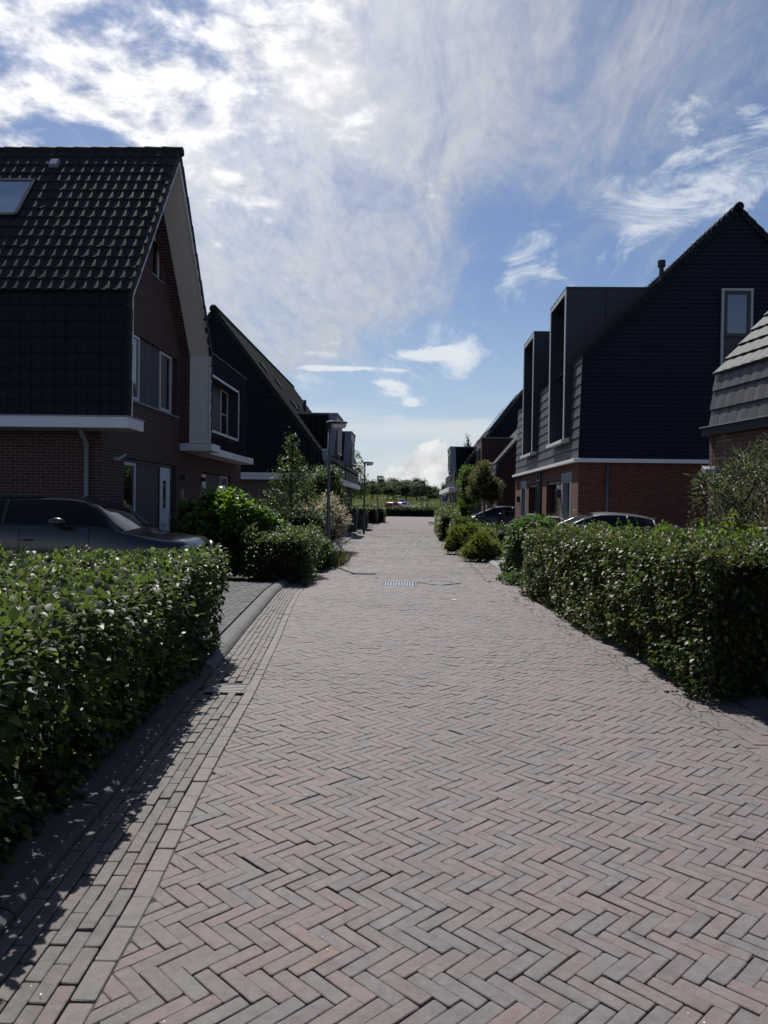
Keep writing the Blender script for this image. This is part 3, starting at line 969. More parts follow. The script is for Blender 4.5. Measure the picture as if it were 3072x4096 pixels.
# meadow rising to a low bank beyond the cross street
mb = MB()
xs = list(np.linspace(-260, 300, 71))
yv = [93.5, 100, 108, 118, 130, 145, 160, 180, 240, 400, 900, 4000]
def bank(y, x): return 0.0 + 2.5 * (lambda t: t * t * (3 - 2 * t))(max(0, min(1, (y - 112) / 55.0))) * (1.10 - .02 * max(-12, min(14, x)))
def mz(x, y): return bank(y, x) + (.10 * math.sin(x * .31 + y * .17) + .08 * math.sin(x * .9 - y * .4) if 100 < y < 300 else 0)
for i in range(len(xs) - 1):
    for j in range(len(yv) - 1):
        mb.quad(*[(xs[a], yv[b], mz(xs[a], yv[b])) for a, b in ((i, j), (i + 1, j), (i + 1, j + 1), (i, j + 1))])
tag(mb.build('meadow', M['meadow'], smooth=True), kind='structure')

# ------------------------------------------------------------------ houses
def window(pl, rect, parent, fm, gm='window_glass', d=.09, fw=.06, split_u=(), split_v=(), name='window', sill=None, fd=.05):
    """a framed window set back in its opening"""
    u0_, v0, u1, v1 = rect
    mb = MB()
    for r in ((u0_, v0, u1, v0 + fw), (u0_, v1 - fw, u1, v1), (u0_, v0 + fw, u0_ + fw, v1 - fw), (u1 - fw, v0 + fw, u1, v1 - fw)):
        pl.box(mb, r[0], r[2], r[1], r[3], -d, -d + fd)
    for s in split_u: pl.box(mb, s - fw * .45, s + fw * .45, v0 + fw, v1 - fw, -d, -d + fd - .006)
    for s in split_v: pl.box(mb, u0_ + fw, u1 - fw, s - fw * .4, s + fw * .4, -d, -d + fd - .009)
    w = mb.build(name, M[fm], parent, bevel=.004)
    mb = MB(); pl.box(mb, u0_ + fw * .9, u1 - fw * .9, v0 + fw * .9, v1 - fw * .9, -d + .004, -d + .02)
    mb.build('pane', M[gm], w)
    if sill:
        mb = MB(); pl.box(mb, u0_ - .04, u1 + .04, v0 - .05, v0 - .004, -d, .05)
        mb.build('sill', M[sill], w, bevel=.004)
    return w

def gutter_pipe(parent, pts, r=.04, m='pole_grey'):
    mb = MB(); mb.tube(pts, r, 10)
    for p in pts[1:-1]: mb.tube([(p[0], p[1], p[2] - .03), (p[0], p[1], p[2] + .03)], r * 1.2, 10)
    return mb.build('downpipe', M[m], parent, smooth=True)

def text(parent, body, size, loc, rotm, m, name='house_number', depth=.012):
    cu = bpy.data.curves.new(name, 'FONT')
    cu.body = body; cu.size = size; cu.extrude = depth; cu.offset = .004
    cu.align_x = 'CENTER'
    t = bpy.data.objects.new(name, cu)
    me = bpy.data.meshes.new_from_object(t)
    bpy.data.objects.remove(t)
    me.transform(Matrix.Translation(Vector(loc) - ORG[0]) @ rotm.to_4x4())
    me.materials.clear(); me.materials.append(M[m])
    return new_obj(name, me, parent)
FACE_E = Matrix(((0, 0, 1), (1, 0, 0), (0, 1, 0)))       # reads from +x: u=+y, v=z, n=+x
FACE_W = Matrix(((0, 0, -1), (-1, 0, 0), (0, 1, 0)))
FACE_S = Matrix(((1, 0, 0), (0, 0, -1), (0, 1, 0)))      # reads from -y

def ridge_caps(parent, a, b, r, m, step=.4):
    a, b = Vector(a), Vector(b)
    n = max(1, int((b - a).length / step))
    mb = MB()
    for k in range(n):
        p, q = a.lerp(b, k / n), a.lerp(b, (k + 1.12) / n)
        mb.tube([p, q], [r * 1.08, r * .9], 10)
    return mb.build('ridge_caps', M[m], parent, smooth=True)

def soften(o, ang=35):
    bm = bmesh.new(); bm.from_mesh(o.data); bmesh.ops.remove_doubles(bm, verts=bm.verts, dist=.0005); bm.to_mesh(o.data); bm.free()
    o.data.polygons.foreach_set('use_smooth', [True] * len(o.data.polygons))
    o.data.set_sharp_from_angle(angle=rad(ang))

# ---- left, nearest: dark roof, brick gable with a deep white verge, house number 19
XG, XV = -6.22, -5.40
h = thing('house', 'dark tiled brick house with deep white verge and number 19, nearest on the left', 'house', (XG, 17.5, 0))
PE = Pl((XG, 0, 0), (0, 1, 0), (0, 0, 1))                # gable wall, u = y, v = z
mb = MB()
H_UP = (16.38, 3.84, 19.94, 5.37)
H_AT = (17.86, 7.03, 18.56, 8.05)
H_G1 = (16.2, .35, 19.85, 2.52)
H_G2 = (22.35, .02, 25.95, 2.48)
poly = [(14.95, 0), (27.55, 0), (27.55, 3.02), (21.3, 3.02), (21.32, 5.82), (18.1, 10.2), (17.0, 9.42), (14.5, 5.6), (14.5, 3.02), (14.95, 3.02)]
wall(mb, PE, [(14.95, 0), (27.55, 0), (27.55, 3.02), (14.95, 3.02)], [H_G1, H_G2], .14)
wall(mb, PE, [(14.45, 3.02), (20.3, 3.02), (20.3, 5.5), (17.2, 9.5), (14.45, 5.55)], [H_UP, H_AT], .14)
wall(mb, Pl((-16, 14.95, 0), (1, 0, 0), (0, 0, 1)), [(0, 0), (16 + XG, 0), (16 + XG, 3.02), (0, 3.02)])
wall(mb, Pl((XG, 27.55, 0), (-1, 0, 0), (0, 0, 1)), [(0, 0), (9, 0), (9, 3.02), (0, 3.02)])
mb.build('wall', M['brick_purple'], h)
# roof shell in section (y, z): outside and inside line
OUT = [(14.27, 3.16), (14.27, 5.60), (17.2, 9.62), (20.16, 5.56), (20.2, 3.16)]
mb = MB()
def shell(sec, x0, x1):
    mb.extrude([(x0, y, z) for y, z in sec], (x1 - x0, 0, 0))
# backing so that no light leaks in (stops at the gable wall)
mb.extrude([(-16, 14.36, 3.04), (-16, 20.0, 3.04), (-16, 20.0, 5.5), (-16, 17.2, 9.5), (-16, 14.36, 5.55)], (16 + XG - .16, 0, 0))
mb.build('roof_deck', M['frame_dark'], h)
mb = MB()
# front leaf: vertical and sloping part, with its inner face on the gable side
a_, b_ = XG - .02, XV - .04
mb.extrude([(a_, 14.27, 3.16), (a_, 14.42, 3.16), (a_, 14.42, 5.55), (a_, 17.2, 9.36), (a_, 17.2, 9.60), (a_, 14.27, 5.60)], (b_ - a_, 0, 0))
# rear leaf
REAR = [(20.16, 3.16), (20.16, 5.50), (17.2, 9.36), (17.2, 9.60), (20.34, 5.60), (20.34, 3.16)]
XN = -5.97
mb.extrude([(XN, y, z) for y, z in REAR], (b_ - XN, 0, 0))
mb.build('verge_board', M['soffit_cream'], h)
# brick nib between the soffit and the gable wall
mb = MB()
mb.extrude([(XG - .05, y - (.004 if k in (0, 1, 2) else 0), z) for k, (y, z) in enumerate(REAR)], (XN - XG + .05 - .001, 0, 0))
mb.build('wall_nib', M['brick_purple'], h)
# thin pale strip that lines the verge
mb = MB()
for (y0, z0, y1, z1, dn) in ((14.40, 3.17, 14.40, 5.545, .02), (14.405, 5.55, 17.2, 9.39, .02), (17.2, 9.39, 20.17, 5.50, .02), (20.16, 5.50, 20.16, 3.17, .02)):
    mb.tube([(XV - .012, y0, z0), (XV - .012, y1, z1)], .036, 6)
mb.build('verge_strip', M['white_paint'], h)
# tiles: steep lower face, slope, verge tiles
mb = MB()
LW = 10.6
tiles(mb, Pl((XV, 14.265, 3.20), (-1, 0, 0), (0, 0, 1), (0, -1, 0)), [(0.02, 0), (LW, 0), (LW, 2.42), (0.02, 2.42)], .222, .305, ROMAN_LO, .028, jit=.005)
mb.build('wall_tiles', M['tile_wall'], h)
mb = MB()
sl_len = math.hypot(17.2 - 14.25, 9.66 - 5.60)
sv = Vector((0, 17.2 - 14.25, 9.66 - 5.60)).normalized()
PS = Pl((XV - .02, 14.22, 5.60), (-1, 0, 0), sv, (0, -sv.z, sv.y))
SKY_R = (2.88, 2.35, 4.1, 3.72)
tiles(mb, PS, [(0, -.02), (LW, -.02), (LW, sl_len), (0, sl_len)], .224, .335, ROMAN, .023, jit=.004, holes=[SKY_R])
sv2 = Vector((0, 17.2 - 20.38, 9.66 - 5.62)); l2_ = sv2.length; sv2.normalize()
PS2 = Pl((XV - .02, 20.38, 5.62), (-1, 0, 0), sv2, (0, sv2.z, -sv2.y))
tiles(mb, PS2, [(0, -.02), (LW, -.02), (LW, l2_), (0, l2_)], .224, .335, None, .032)
roof = mb.build('roof', M['tile_black'], h)
soften(roof)
mb = MB()
def verge_run(mb, x, p, q, step, w=.055, hgt=.17, out=.05):
    """overlapping verge tiles along the roof edge, in the (y, z) plane"""
    p, q = Vector(p), Vector(q)
    d = (q - p); n = max(1, int(d.length / step)); d.normalize()
    nn = Vector((d.y, -d.x)) if False else Vector((-d.y, d.x))
    for k in range(n):
        a = p + (q - p) * (k / n); b = p + (q - p) * ((k + 1.05) / n)
        o0, o1 = out + .018, out - .006
        sec = [a + nn * o0, b + nn * o1, b + nn * (o1 - hgt), a + nn * (o0 - hgt)]
        mb.extrude([(x - w / 2 + (.006 if k % 2 else 0), s.x, s.y) for s in sec], (w, 0, 0))
verge_run(mb, XV, (14.26, 3.2), (14.26, 5.60), .305, out=.02, hgt=.10)
verge_run(mb, XV, (14.26, 5.60), (17.2, 9.64), .335, hgt=.15)
verge_run(mb, XV, (17.2, 9.64), (20.2, 5.58), .335)
verge_run(mb, XV, (20.2, 5.58), (20.22, 3.2), .305, out=.03, hgt=.10)
mb.build('verge_tiles', M['tile_black'], h)
ridge_caps(h, (-16, 17.2, 9.63), (XV + .04, 17.2, 9.63), .115, 'tile_black')
# roof window and vent tile
mb = MB()
for r in ((SKY_R[0], SKY_R[1], SKY_R[2], SKY_R[1] + .09), (SKY_R[0], SKY_R[3] - .09, SKY_R[2], SKY_R[3]), (SKY_R[0], SKY_R[1], SKY_R[0] + .09, SKY_R[3]), (SKY_R[2] - .09, SKY_R[1], SKY_R[2], SKY_R[3])):
    PS.box(mb, r[0], r[2], r[1], r[3], -.03, .085)
sw = mb.build('roof_window', M['panel_dark'], h, bevel=.01)
mb = MB(); PS.box(mb, SKY_R[0] + .08, SKY_R[2] - .08, SKY_R[1] + .08, SKY_R[3] - .08, .0, .06); mb.build('pane', M['blind_glass'], sw)
mb = MB()
p0, p1 = PS.p(2.62, 4.30, .03), PS.p(2.62, 4.42, .05)
mb.extrude([PS.p(2.55, 4.22, .03), PS.p(2.78, 4.22, .03), PS.p(2.76, 4.25, .11), PS.p(2.58, 4.25, .11)], PS.V * .22)
mb.build('roof_vent', M['zinc'], h, bevel=.01)
# white fascia box and its stub at the back
mb = MB()
mb.box(-16, XV + .03, 14.15, 15.0, 2.97, 3.185)
mb.build('fascia', M['white_paint'], h, bevel=.006)
mb = MB(); mb.box(-16, XV + .045, 14.13, 15.015, 3.186, 3.205); mb.build('fascia_cap', M['zinc'], h)
mb = MB()
mb.extrude([(XV + .06, 20.14, 2.955), (XV + .06, 21.05, 2.955), (XG, 21.05, 2.955), (XG, 20.14, 2.955)], (0, 0, .195))
mb.build('fascia', M['white_paint'], h, bevel=.006)
# lower volume at the back of the same house: tiled face with a box window
mb = MB()
FX = -5.87
BW = (21.45, 3.62, 24.85, 5.24)
PF = Pl((FX, 0, 0), (0, 1, 0), (0, 0, 1))
tiles(mb, PF, [(20.36, 3.12), (26.75, 3.12), (26.72, 5.93), (20.36, 5.93)], .222, .295, ROMAN_LO, .022, holes=[BW])
mb.build('wall_tiles', M['tile_wall'], h)
mb = MB(); mb.box(-12, FX - .012, 20.36, 21.45, 3.05, 5.93); mb.box(-12, FX - .012, 24.85, 26.74, 3.05, 5.93); mb.box(-12, FX - .012, 21.45, 24.85, 5.24, 5.93); mb.box(-12, FX - .012, 21.45, 24.85, 3.05, 3.62); mb.box(-12, FX - .5, 21.45, 24.85, 3.62, 5.24)
mb.build('upper_storey', M['frame_dark'], h)
mb = MB()
for k in range(22):
    mb.box(FX - .18, FX + .045 , 20.5 + k * .28, 20.5 + k * .28 + .262, 5.925, 5.975)
mb.build('parapet_tiles', M['tile_grey'], h, bevel=.008)
mb = MB(); mb.box(-10, FX - .185, 20.36, 26.74, 5.93, 5.95); mb.build('flat_roof', M['panel_dark'], h)
mb = MB(); mb.box(XG - .1, -5.62, 21.0, 26.9, 2.93, 3.13); mb.build('fascia', M['white_paint'], h, bevel=.006)
PBW = Pl((FX, 0, 0), (0, 1, 0), (0, 0, 1))
mb = MB()
for r in ((21.3, 3.60, 24.88, 3.655), (21.3, 5.20, 24.88, 5.25), (24.83, 3.6, 24.88, 5.25)):
    PBW.box(mb, r[0], r[2], r[1], r[3], -.30, .15)
bw_ = mb.build('box_window', M['panel_dark'], h)
mb = MB()
for r in ((21.3, 3.59, 24.89, 3.665), (21.3, 5.19, 24.89, 5.26), (24.82, 3.59, 24.89, 5.26)):
    PBW.box(mb, r[0], r[2], r[1], r[3], .151, .172)
mb.build('box_edge', M['frame_pale'], bw_, bevel=.003)
mb = MB(); PBW.box(mb, 21.4, 23.88, 3.655, 5.2, -.30, -.22); mb.build('cladding', M['wood_grey'], bw_)
w_ = window(Pl((FX - .19, 0, 0), (0, 1, 0), (0, 0, 1)), (23.88, 3.66, 24.82, 5.19), h, 'frame_pale', fw=.045, split_v=(4.42,), d=.04)
# windows, cladding and doors in the gable
window(PE, (16.40, 3.87, 17.18, 5.345), h, 'frame_pale', 'window_curtain', d=.09, fw=.07)
window(PE, (18.60, 3.87, 19.50, 5.345), h, 'frame_pale', 'skylight_glass', d=.09, fw=.07)
mb = MB(); PE.box(mb, 17.19, 18.59, 3.86, 5.35, -.135, -.07); mb.build('cladding_panel', M['wood_blue'], h)
mb = MB(); PE.box(mb, 16.3, 19.97, 3.80, 3.845, -.13, .035); mb.build('sill', M['zinc'], h)
window(PE, (17.88, 7.06, 18.54, 8.02), h, 'frame_pale', d=.12, fw=.07)
mb = MB(); PE.box(mb, 17.82, 18.6, 6.99, 7.028, -.1, .03); mb.build('sill', M['zinc'], h)
window(PE, (16.22, 1.22, 17.03, 2.44), h, 'frame_pale', d=.10, fw=.07, sill='zinc')
mb = MB(); PE.box(mb, 16.22, 17.06, .36, 1.16, -.135, -.08); mb.build('cladding_panel', M['frame_dark'], h)
mb = MB(); PE.box(mb, 17.07, 18.68, .36, 2.5, -.135, -.07); mb.build('cladding_panel', M['wood_blue'], h)
mb = MB(); PE.box(mb, 16.21, 18.68, 2.45, 2.51, -.13, -.045); PE.box(mb, 18.66, 18.71, .36, 2.51, -.13, -.05); PE.box(mb, 19.56, 19.84, .36, 2.51, -.13, -.06); PE.box(mb, 18.71, 19.56, 2.44, 2.51, -.13, -.05)
mb.build('door_frame', M['frame_dark'], h)
mb = MB(); PE.box(mb, 18.72, 19.55, .30, 2.435, -.12, -.065)
dr = mb.build('door', M['door_white'], h, bevel=.005)
mb = MB()
for r in ((18.87, 1.33, 19.24, 1.39), (18.87, 2.10, 19.24, 2.16), (18.87, 1.39, 18.93, 2.10), (19.18, 1.39, 19.24, 2.10)): PE.box(mb, r[0], r[2], r[1], r[3], -.068, -.045)
mb.build('light_frame', M['door_white'], dr)
mb = MB(); PE.box(mb, 18.93, 19.18, 1.39, 2.10, -.066, -.058); mb.build('pane', M['window_glass'], dr)
mb = MB(); mb.tube([PE.p(19.47, 1.17, -.07), PE.p(19.47, 1.17, -.005), PE.p(19.38, 1.17, -.002)], .011, 8); PE.box(mb, 19.45, 19.49, .98, 1.28, -.066, -.055); mb.build('door_handle', M['metal_bright'], dr)
mb = MB(); PE.box(mb, 18.9, 19.24, .93, 1.0, -.066, -.05); mb.build('letter_slot', M['metal_bright'], dr)
# second front door 19A
mb = MB(); PE.box(mb, 22.5, 23.06, .02, 2.42, -.12, -.065)
dr = mb.build('door', M['door_white'], h, bevel=.005)
mb = MB(); PE.box(mb, 22.6, 22.86, .9, 2.05, -.066, -.056); mb.build('pane', M['window_glass'], dr)
mb = MB(); PE.box(mb, 23.14, 24.76, .02, 2.44, -.135, -.07); mb.build('cladding_panel', M['wood_blue'], h)
mb = MB(); PE.box(mb, 23.06, 23.14, .02, 2.46, -.13, -.05); PE.box(mb, 22.37, 22.5, .02, 2.46, -.13, -.06); mb.build('door_frame', M['frame_dark'], h)
window(PE, (24.80, .7, 25.78, 2.44), h, 'frame_pale', d=.10, fw=.045, split_v=(1.87,))
text(h, '19', .36, (XG + .006, 20.34, 1.66), FACE_E, 'metal_bright')
text(h, '19A', .20, (XG + .006, 22.2, 1.66), FACE_E, 'metal_bright')
for yy, zz in ((20.25, 2.18), (22.2, 2.18)):
    mb = MB(); PE.box(mb, yy, yy + .16, zz, zz + .12, 0, .14); mb.build('wall_lamp', M['frame_dark'], h, bevel=.006)
mb = MB(); PE.box(mb, 15.58, 15.66, 2.42, 2.5, 0, .12); mb.tube([PE.p(15.62, 2.46, .10), PE.p(15.86, 2.56, .16)], .028, 8); mb.build('camera_bracket', M['zinc_light'], h, smooth=False)
gutter_pipe(h, [(-6.48, 14.55, 2.99), (-6.48, 14.70, 2.85), (-6.48, 14.86, 2.7), (-6.48, 14.87, 1.5), (-6.48, 14.87, .02)], .047, 'zinc')
# back faces keep the house closed
mb = MB(); mb.box(-15.9, XG - .3, 15.2, 27.4, 0, .02); mb.build('floor', M['frame_dark'], h)

# ---- left, behind: black hung-tile gable, long roof with dormers
h = thing('house', 'long house with black hung-tile gable, white fascia and two dormers on the left', 'house', (-9, 34, 0))
PG = Pl((0, 34.0, 0), (1, 0, 0), (0, 0, 1))
mb = MB()
tiles(mb, PG, [(-14.15, 2.93), (-3.88, 2.93), (-3.88, 3.66), (-8.98, 10.28), (-14.15, 3.66)], .215, .235, [(.07, 0), (.5, .012), (.93, 0)], .045, jit=.004)
mb.build('wall_tiles', M['tile_wall'], h)
YE = 57.0
mb = MB()
mb.extrude([(-14.2, 34.02, 2.6), (-3.9, 34.02, 2.6), (-3.9, 34.02, 3.64), (-8.98, 34.02, 10.3), (-14.2, 34.02, 3.64)], (0, YE - 34.1, 0))
mb.build('roof_deck', M['frame_dark'], h)
mb = MB()
rs = Vector((-8.98 + 3.84, 0, 10.34 - 3.62)); rl = rs.length
PR = Pl((-3.80, 33.95, 3.60), (0, 1, 0), rs, (-rs.normalized().z * -1, 0, -rs.normalized().x))
DORM = [(37.3, 40.5), (46.7, 49.9)]
tiles(mb, PR, [(0, 0), (YE - 33.9, 0), (YE - 33.9, rl), (0, rl)], .30, .34, ROMAN_LO, .03)
mb.build('roof', M['tile_black'], h)
mb = MB()
rs2 = Vector((-8.98 + 14.2, 0, 10.34 - 3.62))
tiles(mb, Pl((-14.2, YE, 3.6), (0, -1, 0), rs2, (-rs2.normalized().z, 0, rs2.normalized().x)), [(0, 0), (YE - 33.9, 0), (YE - 33.9, rl), (0, rl)], 1.2, .34, None, .03)
mb.build('roof', M['tile_black'], h)
mb = MB()
def verge_x(mb, y, p, q, step, w=.06, hgt=.2, out=.06):
    p, q = Vector(p), Vector(q); d = q - p; n = max(1, int(d.length / step)); d.normalize()
    nn = Vector((-d.y, d.x))
    if nn.y < 0: nn = -nn
    for k in range(n):
        a = p + (q - p) * (k / n); b = p + (q - p) * ((k + 1.05) / n)
        o0, o1 = out + .02, out - .006
        sec = [a + nn * o0, b + nn * o1, b + nn * (o1 - hgt), a + nn * (o0 - hgt)]
        mb.extrude([(s.x, y, s.y) for s in sec], (0, w, 0))
verge_x(mb, 33.9, (-3.80, 3.60), (-8.98, 10.32), .34)
verge_x(mb, 33.9, (-14.2, 3.60), (-8.98, 10.32), .34)
mb.build('verge_tiles', M['tile_black'], h)
ridge_caps(h, (-8.98, 33.8, 10.33), (-8.98, YE, 10.33), .17, 'tile_black')
# street side: tiled band, fascia, ground floor
PW = Pl((-3.87, 0, 0), (0, 1, 0), (0, 0, 1))
mb = MB(); tiles(mb, PW, [(34.0, 2.96), (YE, 2.96), (YE, 3.98), (34.0, 3.98)], .9, .26, None, .025, .002); mb.build('wall_tiles', M['tile_wall'], h)
mb = MB(); mb.box(-3.86, -3.80, 45.3, 45.42, 2.95, 4.0); mb.build('joint_strip', M['panel_dark'], h)
mb = MB(); mb.extrude([(-3.90, 33.84, 3.50), (-3.78, 33.84, 3.50), (-3.68, 33.84, 3.70), (-3.68, 33.84, 4.02), (-3.95, 33.84, 4.02)], (0, .14, 0)); mb.build('gutter_box', M['zinc'], h, bevel=.006)
mb = MB()
mb.box(-14.3, -3.72, 33.82, 34.0, 2.61, 2.80); mb.box(-14.3, -3.705, 33.805, 34.0, 2.803, 2.925)
mb.box(-4.3, -3.72, 34.0, YE + .2, 2.61, 2.80); mb.box(-4.3, -3.705, 34.0, YE + .2, 2.803, 2.925)
mb.build('fascia', M['white_paint'], h, bevel=.006)
PWs = Pl((-4.30, 0, 0), (0, 1, 0), (0, 0, 1))
HW = [(40.2, .9, 43.2, 2.5), (44.2, .02, 45.3, 2.45), (46.6, .95, 50.6, 2.5), (51.6, .02, 52.7, 2.45), (54.0, .95, 56.3, 2.5), (36.0, .9, 38.8, 2.5)]
mb = MB()
wall(mb, PWs, [(34.12, 0), (YE - .1, 0), (YE - .1, 2.62), (34.12, 2.62)], HW, .2)
wall(mb, Pl((-14.2, 34.12, 0), (1, 0, 0), (0, 0, 1)), [(0, 0), (9.9, 0), (9.9, 2.62), (0, 2.62)])
wall(mb, Pl((-4.3, YE - .1, 0), (-1, 0, 0), (0, 0, 1)), [(0, 0), (9.9, 0), (9.9, 2.62), (0, 2.62)])
mb.build('wall', M['brick_mauve'], h)
for r in HW:
    if r[1] < .5:
        mb = MB(); PWs.box(mb, *[r[0] + .08, r[2] - .08, r[1], r[3] - .08], -.18, -.12); d_ = mb.build('door', M['door_dark'], h)
        mb = MB(); PWs.box(mb, r[0], r[0] + .08, r[1], r[3], -.18, -.04); PWs.box(mb, r[2] - .08, r[2], r[1], r[3], -.18, -.04); mb.build('door_frame', M['white_paint'], h)
    else:
        window(PWs, r, h, 'white_paint', d=.14, fw=.08, split_u=((r[0] + r[2]) / 2,), sill='white_paint')
for yy in (39.6, 45.9, 53.3):
    gutter_pipe(h, [(-4.22, yy, 2.6), (-4.22, yy, .02)], .04, 'metal_dark')
for yy in (43.7, 51.15):
    mb = MB(); PWs.box(mb, yy, yy + .15, 1.95, 2.2, 0, .16); mb.build('wall_lamp', M['frame_dark'], h)
# dormers
def dormer(h, y0, y1, xf, z0, z1, sgn, slope_x, cheek='tile_wall', trim='zinc'):
    """flat-topped dormer; sgn=-1 when the street lies towards +x"""
    d = mb = MB()
    xb = slope_x(z1) + sgn * .25
    mb.extrude([(xf + sgn * .10, y0, z0), (xf, y0, z1), (xb, y0, z1), (slope_x(z0) + sgn * .25, y0, z0)], (0, y1 - y0, 0))
    d = mb.build('dormer', M['frame_dark'], h)
    mb = MB()
    Pc = Pl((0, y0 - .01, 0), (1, 0, 0), (0, 0, 1))
    xs_ = sorted([xf + sgn * .42, xb])
    lo = slope_x(z0 + .1)
    if sgn < 0: pg = [(lo, z0 + .1), (xf - .42, z0), (xf - .36, z1 - .06), (xb, z1 - .06)]
    else: pg = [(xf + .42, z0), (lo, z0 + .1), (xb, z1 - .06), (xf + .36, z1 - .06)]
    tiles(mb, Pc, pg, .30, .27, ROMAN_LO, .03)
    mb.build('dormer_tiles', M[cheek], d)
    mb = MB()
    mb.extrude([(xf - sgn * .05, y0 - .05, z1 + .02), (xf + sgn * .36, y0 - .05, z1 + .02), (xf + sgn * .46, y0 - .05, z0 + .05), (xf + sgn * .10, y0 - .05, z0 - .08)], (0, .07, 0))
    mb.build('dormer_trim', M[trim], d); mb = MB()
    mb.extrude([(xf - sgn * .05, y1 - .05, z1 + .02), (xf + sgn * .3, y1 - .05, z1 + .02), (xf + sgn * .4, y1 - .05, z0 + .05), (xf + sgn * .08, y1 - .05, z0 - .08)], (0, .07, 0))
    mb.build('dormer_trim', M[trim], d)
    mb = MB(); a, b = sorted([xf - sgn * .08, xb]); mb.box(a, b, y0 - .08, y1 + .05, z1 + .02, z1 + .07); mb.build('dormer_cap', M['zinc_light'], d)
    Pd = Pl((xf + sgn * .05, 0, 0), (0, -sgn, 0), (0, 0, 1)) if sgn < 0 else Pl((xf + sgn * .05, 0, 0), (0, -1, 0), (0, 0, 1))
    U = (lambda y: y) if sgn < 0 else (lambda y: -y)
    mb = MB()
    a, b = sorted([U(y0 + .02), U(y1 - .05)])
    tiles(mb, Pd, [(a, z0), (b, z0), (b, z1), (a, z1)], .30, .27, None, .02)
    mb.build('dormer_front', M[cheek], d)
    a, b = sorted([U(y0 + (y1 - y0) * .3), U(y0 + (y1 - y0) * .86)])
    window(Pd, (a, z0 + .1, b, z1 - .42), d, 'white_paint', d=-.03, fw=.08, split_u=((a + b) / 2,), fd=.06)
    return d
sx = lambda z: -3.84 - (z - 3.62) * (5.14 / 6.72)
for y0, y1 in DORM: dormer(h, y0, y1, -3.66, 4.0, 6.0, -1, sx)
# small roof windows, vents and flues on the long slope
for u, v in ((2.2, 5.45), (4.6, 4.9), (4.6, 3.55), (9.0, 4.0), (10.6, 3.5), (6.2, 3.35)):
    mb = MB(); PR.box(mb, u, u + .55, v, v + .5, .02, .14); mb.build('roof_vent', M['panel_dark'], h, bevel=.01)
mb = MB(); mb.tube([PR.p(11.5, 4.3, 0), PR.p(11.5, 4.3, 0) + Vector((0, 0, .8))], .11, 10); mb.build('flue', M['metal_dark'], h, smooth=True)

# ---- right, near corner: grey tiled roof over brown brick, number 16 (turned a little)
ox, oy = S(5.40, 12.5)
h = thing('house', 'grey roofed brown brick house with number 16, cut off by the right edge', 'house', (0, 0, 0))
h.location = (ox, oy, 0); h.rotation_euler = (0, 0, .150)
Pq = Pl((0, 0, 0), (0, -1, 0), (0, 0, 1))
mb = MB()
wall(mb, Pq, [(0, 0), (9, 0), (9, 2.83), (0, 2.83)])
wall(mb, Pl((0, 0, 0), (-1, 0, 0), (0, 0, 1)), [(-9, 0), (0, 0), (0, 2.83), (-9, 2.83)])
mb.build('wall', M['brick_brown'], h)
mb = MB(); mb.box(.02, 9, -9, -.004, 0, 2.8); mb.build('inner_wall', M['frame_dark'], h)
mb = MB(); mb.extrude([(-.11, .06, 2.93), (-.11, .06, 2.79), (.02, .06, 2.79), (.02, .06, 2.93)], (0, -9.1, 0)); mb.build('gutter', M['metal_dark'], h, bevel=.01)
mb = MB(); mb.box(-.135, -.10, -9.06, .09, 2.93, 2.945); mb.build('gutter_edge', M['zinc_light'], h)
mb = MB()
tiles(mb, Pl((.02, .03, 2.92), (0, -1, 0), (.09, 0, .94), (-1, 0, .09)), [(0, 0), (9, 0), (9, .96), (0, .96)], .26, .315, [(.012, 0), (.5, .007), (.985, .0)], .034, stagger=.5)
mb.build('wall_tiles', M['tile_slate'], h)
mb = MB()
tiles(mb, Pl((.07, .03, 3.82), (0, -1, 0), (.66, 0, .75), (-.75, 0, .66)), [(0, 0), (9, 0), (9, 5.6), (0, 5.6)], .26, .335, [(.012, 0), (.5, .007), (.985, .0)], .036, stagger=.5)
mb.build('roof', M['tile_grey'], h)
mb = MB(); mb.extrude([(.04, .02, 2.8), (.12, .02, 3.8), (3.75, .02, 7.93), (7.4, .02, 3.8), (9, .02, 2.8)], (0, -9, 0)); mb.build('roof_deck', M['frame_dark'], h)
text(h, '16', .16, (-.006, -.16, 1.62), FACE_W, 'metal_bright')
mb = MB(); Pq.box(mb, .14, .26, 2.06, 2.28, 0, .05); mb.extrude([Pq.p(.0, 2.24, .03), Pq.p(.16, 2.12, .03), Pq.p(.16, 2.24, .03), Pq.p(.06, 2.3, .03)], Pq.N * .12); mb.build('wall_lamp', M['zinc_light'], h, bevel=.006)
mb = MB(); mb.tube([(-.012, -.14, 2.8), (-.012, -.14, 0)], .006, 6); mb.build('cable', M['frame_dark'], h)

